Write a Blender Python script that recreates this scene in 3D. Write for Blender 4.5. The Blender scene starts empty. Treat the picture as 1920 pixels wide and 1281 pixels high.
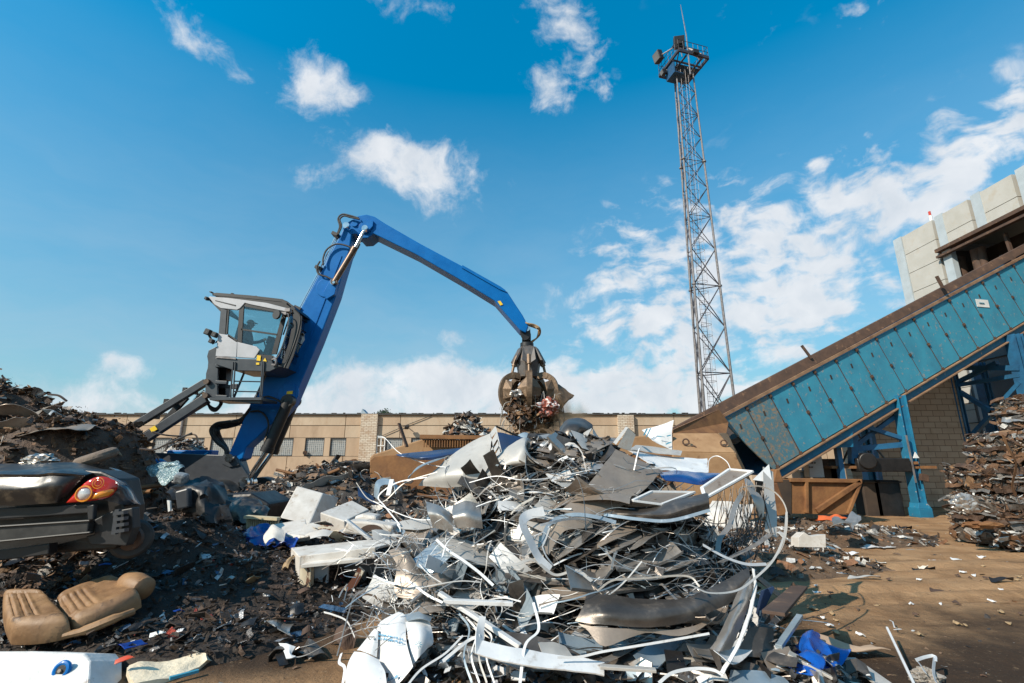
import bpy, math, random
import numpy as np
from mathutils import Vector, Matrix, noise
R = math.radians
random.seed(7)
C = bpy.context.scene.collection
sc = bpy.context.scene
# ------------------------------------------------------------- camera
PITCH = 14.0; FPX = 907.0; CAMZ = 1.6
cam_d = bpy.data.cameras.new('camera'); cam = bpy.data.objects.new('camera', cam_d); C.objects.link(cam)
cam_d.sensor_width = 36.0; cam_d.lens = FPX / 1920 * 36.0
cam_d.clip_start = 0.05; cam_d.clip_end = 4000
cam.location = (0, 0, CAMZ); cam.rotation_euler = (R(90 + PITCH), 0, 0)
sc.camera = cam
# ------------------------------------------------------------- sun, exposure
TO_SUN = Vector((-0.68, -0.50, 0.60)).normalized()
sun_d = bpy.data.lights.new('sun', 'SUN'); sun = bpy.data.objects.new('sun', sun_d); C.objects.link(sun)
sun_d.energy = 5.0; sun_d.angle = R(0.5); sun_d.color = (1.0, 0.90, 0.76)
sun.location = (-20, -10, 30)
sun.rotation_euler = TO_SUN.to_track_quat('Z', 'Y').to_euler()
sc.view_settings.view_transform = 'Standard'; sc.view_settings.look = 'None'
sc.view_settings.gamma = 1.0; sc.view_settings.exposure = 0.28
SP, CP = math.sin(R(PITCH)), math.cos(R(PITCH))
def P(u, v, Y):
    """world point seen at photograph pixel (u, v), at distance Y along the ground"""
    x = (u - 960) / FPX; y = (640.5 - v) / FPX
    dy = CP - y * SP; dz = SP + y * CP
    t = Y / dy
    return Vector((x * t, Y, CAMZ + dz * t))
def G(u, v, z=0.0):
    """point at height z seen at pixel (u, v)"""
    x = (u - 960) / FPX; y = (640.5 - v) / FPX
    dy = CP - y * SP; dz = SP + y * CP
    t = (z - CAMZ) / dz
    return Vector((x * t, dy * t, z))
def PX(u, v, X):
    """point on the plane x = X seen at pixel (u, v)"""
    x = (u - 960) / FPX; y = (640.5 - v) / FPX
    dy = CP - y * SP; dz = SP + y * CP
    t = X / x
    return Vector((X, dy * t, CAMZ + dz * t))
def DIR(u, v):
    return (P(u, v, 1.0) - Vector((0, 0, CAMZ))).normalized()
# ------------------------------------------------------------- world
w = bpy.data.worlds.new('World'); sc.world = w; w.use_nodes = True
N = w.node_tree.nodes; L = w.node_tree.links; N.clear()
def nd(t, **k):
    n = N.new(t)
    for a, b in k.items(): setattr(n, a, b)
    return n
def mth(op, a, b=None, c=None, clamp=False):
    n = nd('ShaderNodeMath', operation=op, use_clamp=clamp)
    for i, x in enumerate((a, b, c)):
        if x is None: continue
        if isinstance(x, (int, float)): n.inputs[i].default_value = x
        else: L.new(x, n.inputs[i])
    return n.outputs[0]
def vmth(op, a, b=None, out=0):
    n = nd('ShaderNodeVectorMath', operation=op)
    for i, x in enumerate((a, b)):
        if x is None: continue
        if isinstance(x, (tuple, Vector)): n.inputs[i].default_value = tuple(x)
        elif isinstance(x, (int, float)): n.inputs['Scale'].default_value = x
        else: L.new(x, n.inputs[i])
    return n.outputs[out]
sky = nd('ShaderNodeTexSky', sky_type='NISHITA'); sky.sun_disc = False
sky.sun_elevation = math.asin(TO_SUN.z); sky.sun_rotation = math.atan2(TO_SUN.x, TO_SUN.y)
sky.air_density = 1.25; sky.dust_density = 0.5; sky.ozone_density = 2.2
hs = nd('ShaderNodeHueSaturation'); hs.inputs["Saturation"].default_value = 1.22
hs.inputs['Value'].default_value = 1.0
skm = vmth("MULTIPLY", sky.outputs[0], (0.70, 1.60, 1.72)); L.new(skm, hs.inputs["Color"])
tc = nd('ShaderNodeTexCoord'); D = tc.outputs['Generated']
# clouds, laid out by direction in the sky
def nz(vec, scale, detail=8, rough=0.6, dist=0.0):
    n = nd('ShaderNodeTexNoise'); n.inputs['Scale'].default_value = scale; n.inputs['Detail'].default_value = detail
    n.inputs['Roughness'].default_value = rough; n.inputs['Distortion'].default_value = dist
    L.new(vec, n.inputs['Vector']); return n
warp = nz(D, 5.0, 3)
Dw = vmth('ADD', D, vmth('SCALE', vmth('SUBTRACT', warp.outputs['Color'], (0.5, 0.5, 0.5)), 0.10))
big = nz(Dw, 9.0, 9, 0.62).outputs[0]
fine = nz(Dw, 22.0, 9, 0.66).outputs[0]
BL = [  # u, v, half-width px, half-height px, weight, roll degrees
 (330, 50, 90, 40, .80, -45), (420, 110, 100, 34, .78, -52), (590, 160, 60, 60, 1.4, 20), (650, 165, 50, 26, .7, 0), (790, 325, 105, 60, 1.5, 0), (715, 290, 60, 36, .9, 0), (575, 335, 30, 28, .7, 0),
 (1080, 90, 50, 85, .66, 0), (1015, 175, 42, 62, .72, 0), (1040, 20, 70, 40, .5, 0), (1120, 190, 22, 35, .5, 0), (790, 10, 100, 26, .45, 0), (245, 688, 46, 28, .85, 0),
 (770, 755, 180, 62, 2.4, 0), (1040, 765, 260, 42, 1.7, 0), (430, 760, 260, 42, .62, 0), (940, 640, 0, 0, 0, 0), (1240, 640, 190, 75, .72, 0),
 (1230, 460, 150, 70, .8, 25), (1420, 500, 260, 90, .86, 12), (1600, 430, 220, 90, .72, 18), (1560, 560, 180, 60, .55, 12),
 (1820, 290, 170, 60, .52, 25), (1900, 170, 70, 60, .5, 0), (1630, 10, 60, 26, .6, 0), (1640, 170, 50, 26, .34, 0), (1230, 740, 330, 45, 1.1, 0), (830, 628, 45, 14, .45, 0), (100, 770, 300, 40, .6, 0),
 (1420, 40, 60, 60, .22, 0), (900, 560, 90, 20, .2, 0), (1700, 640, 200, 60, .5, 15),(1540,330,90,40,.45,20)]
CLOUD = None
for (u, v, a, b, wt, rl) in BL:
    if wt == 0: continue
    c = DIR(u, v)
    ex = Vector((c.y, -c.x, 0)).normalized(); ey = c.cross(ex) * -1
    cr, sr = math.cos(R(rl)), math.sin(R(rl))
    e1 = ex * cr + ey * sr; e2 = ey * cr - ex * sr
    k = 1 + ((u - 960) ** 2 + (v - 640) ** 2) / FPX ** 2
    a1 = a / FPX / k ** 0.75; b1 = b / FPX / k ** 0.75
    q = vmth('SUBTRACT', Dw, c)
    p1 = vmth('DOT_PRODUCT', q, e1 / a1, 1); p2 = vmth('DOT_PRODUCT', q, e2 / b1, 1)
    p3 = vmth('DOT_PRODUCT', q, c * 3, 1)
    r2 = mth('ADD', mth('MULTIPLY', p1, p1), mth('ADD', mth('MULTIPLY', p2, p2), mth('MULTIPLY', p3, p3)))
    g = mth('MULTIPLY', mth('EXPONENT', mth('MULTIPLY', r2, -0.8)), wt)
    CLOUD = g if CLOUD is None else mth('ADD', CLOUD, g)
CLOUD = mth('MINIMUM', CLOUD, 1.35)
tex = mth('ADD', mth('MULTIPLY', big, 0.52), mth('MULTIPLY', fine, 0.48))
cell = nz(vmth('MULTIPLY', Dw, (1.0, 1.0, 2.2)), 17.0, 4, 0.5).outputs[0]
sep2 = nd('ShaderNodeSeparateXYZ'); L.new(D, sep2.inputs[0])
break_r = mth('MULTIPLY', mth('MULTIPLY', mth('SUBTRACT', cell, 0.5), 3.4), mth('MULTIPLY', mth('ADD', sep2.outputs[0], 0.02), 4.0, clamp=True))
dens = mth('ADD', mth('ADD', CLOUD, break_r), mth('MULTIPLY', mth('SUBTRACT', tex, 0.5), 3.6))
mr = nd('ShaderNodeMapRange', interpolation_type='SMOOTHSTEP')
mr.inputs['From Min'].default_value = 0.40; mr.inputs['From Max'].default_value = 1.45
L.new(dens, mr.inputs['Value'])
mask = mth('MULTIPLY', mr.outputs[0], mth('MINIMUM', mth('MULTIPLY', CLOUD, 3.0), 0.92))
# unseen bank of broken cloud, added behind the camera as neutral fill light
sb = nd('ShaderNodeSeparateXYZ'); L.new(D, sb.inputs[0])
back = mth('MULTIPLY', mth('MULTIPLY', mth('ADD', mth('MULTIPLY', sb.outputs[1], -1.0), 0.05), 3.0, clamp=True), mth('MULTIPLY', mth('SUBTRACT', big, 0.34), 6.0, clamp=True))
mask = mth('MAXIMUM', mask, mth('MULTIPLY', back, 0.3))
# thin high veil everywhere, strongest low down
sepd = nd('ShaderNodeSeparateXYZ'); L.new(D, sepd.inputs[0])
lowv = mth('MULTIPLY', mth('SUBTRACT', 0.66, sepd.outputs[2]), 1.25, clamp=True)
bright = mth('ADD', 0.66, mth('MULTIPLY', mth('MAXIMUM', sepd.outputs[2], 0.0), 0.62))
base_sky = vmth('SCALE', hs.outputs[0]); L.new(bright, base_sky.node.inputs['Scale'])
stretch = nd('ShaderNodeMapping'); stretch.inputs['Scale'].default_value = (1.0, 1.0, 4.0); L.new(Dw, stretch.inputs[0])
veil_n = nz(stretch.outputs[0], 3.2, 6, 0.6).outputs[0]
veil = mth('MULTIPLY', lowv, mth('ADD', 0.50, mth('MULTIPLY', veil_n, 0.85)), clamp=True)
m1 = nd('ShaderNodeMix', data_type='RGBA'); L.new(veil, m1.inputs['Factor']); L.new(base_sky, m1.inputs['A'])
m1.inputs['B'].default_value = (4.5, 5.8, 7.0, 1)
shade = nz(Dw, 14.0, 5, 0.55).outputs[0]
cc = nd('ShaderNodeMix', data_type='RGBA'); L.new(mth('MULTIPLY', mth('SUBTRACT', shade, 0.3), 2.2, clamp=True), cc.inputs['Factor'])
cc.inputs['A'].default_value = (6.6, 7.1, 7.7, 1); cc.inputs['B'].default_value = (8.9, 9.0, 9.2, 1)
m2 = nd('ShaderNodeMix', data_type='RGBA'); L.new(mask, m2.inputs['Factor']); L.new(m1.outputs['Result'], m2.inputs['A']); L.new(cc.outputs['Result'], m2.inputs['B'])
bg = nd('ShaderNodeBackground'); bg.inputs['Strength'].default_value = 0.086
L.new(m2.outputs['Result'], bg.inputs['Color'])
ow = nd('ShaderNodeOutputWorld'); L.new(bg.outputs[0], ow.inputs[0])
# ------------------------------------------------------------- materials
def mat(name, c1, c2=None, scale=4.0, rough=0.6, metal=0.0, bump=0.0, bscale=None, spots=None, spot_scale=8.0, spot_lo=0.58, spot_hi=0.66, rvar=0.15, coat=0.0, stretch=None, detail=6, bdist=0.02):
    m = bpy.data.materials.new(name); m.use_nodes = True
    n = m.node_tree.nodes; l = m.node_tree.links; b = n['Principled BSDF']
    tc = n.new('ShaderNodeTexCoord'); src = tc.outputs['Object']
    if stretch:
        mp = n.new('ShaderNodeMapping'); mp.inputs['Scale'].default_value = stretch; l.new(src, mp.inputs[0]); src = mp.outputs[0]
    nt = n.new('ShaderNodeTexNoise'); nt.inputs['Scale'].default_value = scale; nt.inputs['Detail'].default_value = detail; nt.inputs['Roughness'].default_value = 0.65
    l.new(src, nt.inputs['Vector'])
    rp = n.new('ShaderNodeValToRGB'); rp.color_ramp.elements[0].position = 0.35; rp.color_ramp.elements[1].position = 0.65
    c2 = c2 or tuple(x * 0.75 for x in c1)
    rp.color_ramp.elements[0].color = (*c2, 1); rp.color_ramp.elements[1].color = (*c1, 1)
    l.new(nt.outputs[0], rp.inputs[0]); col = rp.outputs[0]
    if spots:
        s = n.new('ShaderNodeTexNoise'); s.inputs['Scale'].default_value = spot_scale; s.inputs['Detail'].default_value = 8; s.inputs['Roughness'].default_value = 0.7
        l.new(src, s.inputs['Vector'])
        r2 = n.new('ShaderNodeMapRange'); r2.inputs['From Min'].default_value = spot_lo; r2.inputs['From Max'].default_value = spot_hi
        l.new(s.outputs[0], r2.inputs['Value'])
        mx = n.new('ShaderNodeMix'); mx.data_type = 'RGBA'; l.new(r2.outputs[0], mx.inputs['Factor']); l.new(col, mx.inputs['A'])
        mx.inputs['B'].default_value = (*spots, 1); col = mx.outputs['Result']
        if metal > 0:
            mm = n.new('ShaderNodeMath'); mm.operation = 'MULTIPLY_ADD'; l.new(r2.outputs[0], mm.inputs[0]); mm.inputs[1].default_value = -metal * 0.8; mm.inputs[2].default_value = metal
            l.new(mm.outputs[0], b.inputs['Metallic'])
    l.new(col, b.inputs['Base Color'])
    rr = n.new('ShaderNodeMapRange'); rr.inputs['To Min'].default_value = max(0.03, rough - rvar); rr.inputs['To Max'].default_value = min(1, rough + rvar)
    l.new(nt.outputs[0], rr.inputs['Value']); l.new(rr.outputs[0], b.inputs['Roughness'])
    if metal and not spots: b.inputs['Metallic'].default_value = metal
    if coat: b.inputs['Coat Weight'].default_value = coat; b.inputs['Coat Roughness'].default_value = 0.15
    if bump:
        bn = n.new('ShaderNodeTexNoise'); bn.inputs['Scale'].default_value = bscale or scale * 3; bn.inputs['Detail'].default_value = 6; bn.inputs['Roughness'].default_value = 0.6
        l.new(src, bn.inputs['Vector'])
        bp = n.new('ShaderNodeBump'); bp.inputs['Strength'].default_value = bump; bp.inputs['Distance'].default_value = bdist
        l.new(bn.outputs[0], bp.inputs['Height']); l.new(bp.outputs[0], b.inputs['Normal'])
    return m
def flat(name, c, rough=0.5, metal=0.0):
    m = bpy.data.materials.new(name); m.use_nodes = True; b = m.node_tree.nodes['Principled BSDF']
    b.inputs['Base Color'].default_value = (*c, 1); b.inputs['Roughness'].default_value = rough; b.inputs['Metallic'].default_value = metal
    return m
def brickmat(name, c1, c2, mortar, bw, bh, msize, rough=0.85, offset=0.5, axes='XZ', bump=0.5, stain=(0.12, 0.07, 0.04), stain_lo=0.55):
    m = bpy.data.materials.new(name); m.use_nodes = True; n = m.node_tree.nodes; l = m.node_tree.links; b = n['Principled BSDF']
    tc = n.new('ShaderNodeTexCoord'); sp = n.new('ShaderNodeSeparateXYZ'); l.new(tc.outputs['Object'], sp.inputs[0])
    cb = n.new('ShaderNodeCombineXYZ'); l.new(sp.outputs['XYZ'.index(axes[0])], cb.inputs[0]); l.new(sp.outputs['XYZ'.index(axes[1])], cb.inputs[1])
    br = n.new('ShaderNodeTexBrick'); br.offset = offset; br.inputs['Scale'].default_value = 1.0
    br.inputs['Brick Width'].default_value = bw; br.inputs['Row Height'].default_value = bh; br.inputs['Mortar Size'].default_value = msize; br.inputs['Mortar Smooth'].default_value = 0.2
    br.inputs['Color1'].default_value = (*c1, 1); br.inputs['Color2'].default_value = (*c2, 1); br.inputs['Mortar'].default_value = (*mortar, 1)
    l.new(cb.outputs[0], br.inputs['Vector'])
    nt = n.new('ShaderNodeTexNoise'); nt.inputs['Scale'].default_value = 1.3; nt.inputs['Detail'].default_value = 9; l.new(tc.outputs['Object'], nt.inputs['Vector'])
    mr = n.new('ShaderNodeMapRange'); mr.inputs['From Min'].default_value = stain_lo; mr.inputs['From Max'].default_value = stain_lo + 0.22; mr.inputs['To Max'].default_value = 0.6
    l.new(nt.outputs[0], mr.inputs['Value'])
    mx = n.new('ShaderNodeMix'); mx.data_type = 'RGBA'; l.new(mr.outputs[0], mx.inputs['Factor']); l.new(br.outputs['Color'], mx.inputs['A']); mx.inputs['B'].default_value = (*stain, 1)
    l.new(mx.outputs['Result'], b.inputs['Base Color']); b.inputs['Roughness'].default_value = rough
    bp = n.new('ShaderNodeBump'); bp.inputs['Strength'].default_value = bump; bp.inputs['Distance'].default_value = 0.02; bp.invert = True
    l.new(br.outputs['Fac'], bp.inputs['Height']); l.new(bp.outputs[0], b.inputs['Normal'])
    return m
def glassmat(name, tint=(0.55, 0.7, 0.72), transp=0.75, rough=0.03):
    m = bpy.data.materials.new(name); m.use_nodes = True; n = m.node_tree.nodes; l = m.node_tree.links; n.clear()
    t = n.new('ShaderNodeBsdfTransparent'); t.inputs[0].default_value = (*tint, 1)
    g = n.new('ShaderNodeBsdfGlossy'); g.inputs['Roughness'].default_value = rough; g.inputs['Color'].default_value = (0.9, 0.95, 1, 1)
    fr = n.new('ShaderNodeFresnel'); fr.inputs[0].default_value = 1.5
    ad = n.new('ShaderNodeMath'); ad.operation = 'MULTIPLY_ADD'; ad.inputs[1].default_value = 0.9; ad.inputs[2].default_value = 1 - transp - 0.2; ad.use_clamp = True
    l.new(fr.outputs[0], ad.inputs[0])
    mx = n.new('ShaderNodeMixShader'); l.new(ad.outputs[0], mx.inputs[0]); l.new(t.outputs[0], mx.inputs[1]); l.new(g.outputs[0], mx.inputs[2])
    o = n.new('ShaderNodeOutputMaterial'); l.new(mx.outputs[0], o.inputs[0]); return m
M = {}
M['blue'] = mat('machine blue paint', (0.0, 0.135, 0.42), (0.0, 0.11, 0.36), 3, 0.42, coat=0.1, spots=(0.02, 0.13, 0.33), spot_scale=5, spot_lo=.60, spot_hi=.8, rvar=.1, bump=.04, bscale=2)
M['dgrey'] = mat('machine dark grey paint', (0.045, 0.05, 0.058), (0.035, 0.038, 0.045), 4, 0.42, coat=0.15, spots=(0.10, 0.085, 0.07), spot_scale=6, spot_lo=.62, spot_hi=.8, rvar=.1)
M['lgrey'] = mat('cab light grey paint', (0.48, 0.48, 0.50), (0.42, 0.42, 0.43), 3, 0.4, rvar=.08, spots=(.33, .32, .31), spot_scale=7, spot_lo=.62, spot_hi=.8)
M['black'] = mat('black plastic', (0.016, 0.016, 0.018), (0.01, 0.01, 0.011), 6, 0.5)
M['rubber'] = mat('black rubber', (0.018, 0.018, 0.018), (0.03, 0.028, 0.026), 9, 0.62)
M['chrome'] = mat('chromed rod', (0.75, 0.74, 0.72), (0.62, 0.6, 0.58), 8, 0.18, 1.0, rvar=.06)
M['bronze'] = mat('dusty cylinder paint', (0.17, 0.11, 0.075), (0.08, 0.06, 0.05), 6, 0.4, 0.5)
M['yellow'] = flat('yellow sticker', (0.8, 0.52, 0.02), 0.5)
M['white'] = mat('white paint', (0.78, 0.77, 0.74), (0.66, 0.65, 0.62), 5, 0.5)
M['hose_tan'] = mat('tan hose', (0.42, 0.28, 0.14), (0.24, 0.16, 0.09), 8, 0.6)
M['grab'] = mat('worn grab steel', (0.21, 0.135, 0.08), (0.10, 0.065, 0.04), 5, 0.5, 0.35, bump=.3, bscale=18, spots=(.34, .27, .2), spot_scale=10, spot_lo=.6, spot_hi=.75)
M['grabtop'] = mat('grab head grey paint', (0.13, 0.12, 0.115), (0.08, 0.07, 0.065), 5, 0.5, 0.2, spots=(.2, .12, .07), spot_scale=9)
M['rust'] = mat('brown rusty steel', (0.27, 0.125, 0.045), (0.13, 0.055, 0.022), 2.2, 0.8, 0.0, bump=.35, bscale=14, spots=(0.20, 0.095, 0.035), spot_scale=2.6, spot_lo=.48, spot_hi=.7)
M['rustdust'] = mat('dusty rusty plate', (0.36, 0.215, 0.11), (0.27, 0.15, 0.07), 2.5, 0.85, bump=.2, bscale=20, spots=(.19, .09, .04), spot_scale=3, spot_lo=.58, spot_hi=.72)
M['rustedge'] = mat('rubbed rusty edge', (0.27, 0.165, 0.095), (0.15, 0.08, 0.045), 3, 0.8, bump=.2, bscale=18)
M['dkrust'] = mat('dark rusty beam', (0.10, 0.055, 0.035), (0.055, 0.032, 0.022), 3, 0.8, bump=.3, bscale=18, spots=(.2, .11, .06), spot_scale=4)
M['conv'] = mat('scratched blue conveyor plate', (0.05, 0.285, 0.40), (0.045, 0.22, 0.32), 1.6, 0.55, bump=.2, bscale=9, spots=(0.30, 0.28, 0.25), spot_scale=9, spot_lo=.585, spot_hi=.66, stretch=(1, 1, .8))
M['conv_worn'] = mat('worn blue conveyor plate', (0.07, 0.19, 0.245), (0.11, 0.17, 0.19), 2.0, 0.6, bump=.2, bscale=11, spots=(0.30, 0.20, 0.12), spot_scale=10, spot_lo=.50, spot_hi=.62)
M['colblue'] = mat('chipped blue steelwork', (0.015, 0.165, 0.29), (0.02, 0.12, 0.21), 2.5, 0.5, spots=(0.36, 0.33, 0.29), spot_scale=6, spot_lo=.62, spot_hi=.68, bump=.1)
M['colblue2'] = mat('shop steel blue paint', (0.02, 0.13, 0.26), (0.02, 0.08, 0.16), 2.5, 0.5, bump=.1)
M['galv'] = mat('galvanised tube', (0.27, 0.255, 0.255), (0.15, 0.13, 0.125), 5, 0.5, 0.4, spots=(.16, .10, .07), spot_scale=5, spot_lo=.58, spot_hi=.75)
M['towdark'] = mat('dark tower steel', (0.065, 0.06, 0.075), (0.04, 0.04, 0.05), 5, 0.55, 0.3)
M['towblue'] = mat('blue platform grating', (0.01, 0.07, 0.17), (0.01, 0.05, 0.11), 5, 0.55)
M['clad'] = mat('grey sandwich panel', (0.45, 0.435, 0.40), (0.40, 0.38, 0.335), 1.2, 0.6, spots=(.37, .29, .19), spot_scale=1.4, spot_lo=.56, spot_hi=.85, bump=.06)
M['cladblue'] = mat('pale blue flashing', (0.41, 0.46, 0.49), (0.35, 0.39, 0.41), 2, 0.55)
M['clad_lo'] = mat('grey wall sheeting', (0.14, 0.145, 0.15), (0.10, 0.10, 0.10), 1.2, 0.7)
M['darkbrown'] = mat('sooty interior', (0.03, 0.022, 0.018), (0.06, 0.04, 0.026), 1.5, 0.9)  # near-black brown for the building opening, belt, joints and boxes
M['conc'] = mat('tan concrete panel', (0.46, 0.34, 0.235), (0.36, 0.255, 0.17), 0.55, 0.9, bump=.1, bscale=6, spots=(0.27, 0.18, 0.115), spot_scale=.9, spot_lo=.55, spot_hi=.8, stretch=(1, 1, .35))
M['conc2'] = mat('pale concrete panel', (0.49, 0.385, 0.28), (0.41, 0.31, 0.215), 0.8, 0.9, bump=.1, bscale=6, spots=(0.31, 0.20, 0.12), spot_scale=1.1, spot_lo=.52, spot_hi=.8, stretch=(1, 1, .35))
M['roofedge'] = mat('dark roof edge', (0.06, 0.055, 0.05), (0.03, 0.03, 0.03), 2, 0.8)
M['brick'] = brickmat('white brick', (0.62, 0.55, 0.45), (0.52, 0.43, 0.33), (0.25, 0.17, 0.11), 0.5, 0.17, 0.02, stain=(.3, .17, .09), stain_lo=.5)
M['block'] = brickmat('concrete blockwork', (0.42, 0.33, 0.24), (0.36, 0.27, 0.19), (0.17, 0.12, 0.08), 0.44, 0.22, 0.012, stain=(.2, .13, .08), stain_lo=.55)
M['gblock'] = brickmat('glass block', (0.17, 0.185, 0.19), (0.09, 0.10, 0.11), (0.42, 0.42, 0.40), 0.2, 0.2, 0.028, rough=.3, offset=0.0, stain=(.22, .2, .17), stain_lo=.5)
M['soil'] = None
for k_, v_ in (('blue', .18), ('conv', .25), ('conv_worn', .25), ('colblue', .3)): M[k_].node_tree.nodes['Principled BSDF'].inputs['Specular IOR Level'].default_value = v_
M['blue'].node_tree.nodes['Principled BSDF'].inputs['Coat Weight'].default_value = 0.03
# ------------------------------------------------------------- mesh builder
class MB:
    def __init__(s): s.v = []; s.f = []; s.m = []
    def add(s, vs, fs, mi=0):
        o = len(s.v); s.v.extend([tuple(p) for p in vs])
        for f in fs: s.f.append(tuple(o + i for i in f)); s.m.append(mi)
        return s
    def box(s, c, size, rot=None, mi=0):
        hx, hy, hz = [q / 2 for q in size]; c = Vector(c)
        vs = [Vector((sx * hx, sy * hy, sz * hz)) for sx in (-1, 1) for sy in (-1, 1) for sz in (-1, 1)]
        if rot is not None:
            if not isinstance(rot, Matrix): rot = Matrix.Rotation(rot[2], 3, 'Z') @ Matrix.Rotation(rot[1], 3, 'Y') @ Matrix.Rotation(rot[0], 3, 'X')
            vs = [rot @ q for q in vs]
        return s.add([c + q for q in vs], [(0, 1, 3, 2), (4, 6, 7, 5), (0, 4, 5, 1), (2, 3, 7, 6), (0, 2, 6, 4), (1, 5, 7, 3)], mi)
    def bar(s, a, b, wy, wz, up=(0, 0, 1), mi=0):
        a = Vector(a); b = Vector(b); d = b - a; ln = d.length; d.normalize(); up = Vector(up)
        if abs(d.dot(up)) > 0.98: up = Vector((0, 1, 0))
        y = up.cross(d).normalized(); z = d.cross(y)
        return s.box((a + b) / 2, (ln, wy, wz), Matrix((d, y, z)).transposed(), mi)
    def tube(s, pts, r, n=8, mi=0, cap=True, closed=False):
        pts = [Vector(p) for p in pts]; k = len(pts); rs = r if isinstance(r, (list, tuple)) else [r] * k
        ref = None; vs = []
        for i, p in enumerate(pts):
            d = (pts[min(i + 1, k - 1)] - pts[max(i - 1, 0)]).normalized()
            if ref is None: ref = Vector((0, 0, 1)) if abs(d.z) < .9 else Vector((1, 0, 0))
            x = (ref - d * ref.dot(d))
            if x.length < 1e-4: x = d.orthogonal()
            x.normalize(); y = d.cross(x); ref = x
            for j in range(n):
                a = 2 * math.pi * j / n; vs.append(p + (x * math.cos(a) + y * math.sin(a)) * rs[i])
        fs = []
        for i in range(k - 1):
            for j in range(n):
                a = i * n + j; b = i * n + (j + 1) % n; fs.append((a, b, b + n, a + n))
        if cap: fs.append(tuple(range(n - 1, -1, -1))); fs.append(tuple(range((k - 1) * n, k * n)))
        return s.add(vs, fs, mi)
    def prism(s, poly, d, mi=0):
        """poly: list of 3-D points (flat ring), extruded by vector d"""
        n = len(poly); d = Vector(d); p = [Vector(q) for q in poly]
        return s.add(p + [q + d for q in p], [tuple(range(n)), tuple(range(2 * n - 1, n - 1, -1))] + [(i, i + n, (i + 1) % n + n, (i + 1) % n) for i in range(n)], mi)
    def pprism(s, poly, Y, th, mi=0):
        return s.prism([P(u, v, Y) for u, v in poly], (0, th, 0), mi)
    def grid(s, g, mi=0, th=0.0):
        ny = len(g); nx = len(g[0]); base = [Vector(p) for r in g for p in r]
        fs = [(j * nx + i, j * nx + i + 1, (j + 1) * nx + i + 1, (j + 1) * nx + i) for j in range(ny - 1) for i in range(nx - 1)]
        if not th: return s.add(base, fs, mi)
        nr = []
        for j in range(ny):
            for i in range(nx):
                a = base[j * nx + min(i + 1, nx - 1)] - base[j * nx + max(i - 1, 0)]
                b = base[min(j + 1, ny - 1) * nx + i] - base[max(j - 1, 0) * nx + i]
                q = a.cross(b); nr.append(q.normalized() if q.length > 1e-9 else Vector((0, 0, 1)))
        k = len(base); vs = base + [p + q * th for p, q in zip(base, nr)]
        f2 = [tuple(reversed([i + k for i in f])) for f in fs]
        rim = [j * nx for j in range(ny)]; 
        ring = [i for i in range(nx)] + [j * nx + nx - 1 for j in range(1, ny)] + [(ny - 1) * nx + i for i in range(nx - 2, -1, -1)] + [j * nx for j in range(ny - 2, 0, -1)]
        f3 = [(ring[i], ring[i] + k, ring[(i + 1) % len(ring)] + k, ring[(i + 1) % len(ring)]) for i in range(len(ring))]
        return s.add(vs, fs + f2 + f3, mi)
    def disc(s, c, nrm, r, th, n=16, mi=0):
        c = Vector(c); nrm = Vector(nrm).normalized()
        return s.tube([c - nrm * th / 2, c + nrm * th / 2], r, n, mi)
    def build(s, name, mats, parent=None, smooth=False, bevel=0, org=None, angle=35):
        me = bpy.data.meshes.new(name)
        if parent is not None: og = ORG[parent.name]
        elif org is not None: og = Vector(org)
        else:
            a = np.array(s.v); og = Vector(((a[:, 0].min() + a[:, 0].max()) / 2, (a[:, 1].min() + a[:, 1].max()) / 2, a[:, 2].min()))
        me.from_pydata([(p[0] - og.x, p[1] - og.y, p[2] - og.z) for p in s.v], [], s.f)
        mats = mats if isinstance(mats, (list, tuple)) else [mats]
        for m_ in mats: me.materials.append(M[m_] if isinstance(m_, str) else m_)
        if len(mats) > 1: me.polygons.foreach_set('material_index', s.m)
        me.update()
        import bmesh
        bm = bmesh.new(); bm.from_mesh(me); bmesh.ops.recalc_face_normals(bm, faces=bm.faces); bm.to_mesh(me); bm.free()
        if smooth:
            me.polygons.foreach_set('use_smooth', [True] * len(me.polygons))
            if angle: me.set_sharp_from_angle(angle=R(angle))
        o = bpy.data.objects.new(name, me); C.objects.link(o)
        if parent is not None: o.parent = parent
        else: o.location = og
        ORG[o.name] = og
        if bevel:
            b = o.modifiers.new('bevel', 'BEVEL'); b.width = bevel; b.segments = 2; b.limit_method = 'ANGLE'; b.angle_limit = R(40)
        return o
ORG = {}
def tag(o, label, cat, group=None):
    o['label'] = label; o['category'] = cat
    if group: o['group'] = group
    return o
def thing(name, label, cat, loc, group=None):
    o = bpy.data.objects.new(name, None); C.objects.link(o); o.location = loc; o.empty_display_size = 0.2
    ORG[o.name] = Vector(loc); return tag(o, label, cat, group)
def kind(o, k): o['kind'] = k; return o
def hoop(c, r, ax, n=16, a0=0, a1=360):
    ax = Vector(ax).normalized(); x = ax.orthogonal().normalized(); y = ax.cross(x)
    return [Vector(c) + (x * math.cos(R(a)) + y * math.sin(R(a))) * r for a in np.linspace(a0, a1, n)]
def spline(pts, n=8):
    """Catmull-Rom through 3-D points"""
    p = [Vector(q) for q in pts]; p = [p[0] * 2 - p[1]] + p + [p[-1] * 2 - p[-2]]; out = []
    for i in range(1, len(p) - 2):
        for k in range(n):
            t = k / n; a, b, c, d = p[i - 1:i + 3]
            out.append(0.5 * ((2 * b) + (c - a) * t + (2 * a - 5 * b + 4 * c - d) * t * t + (3 * b - a - 3 * c + d) * t ** 3))
    out.append(p[-2]); return out
def ps(pts, n=8):
    return spline([P(*q) for q in pts], n)
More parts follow.
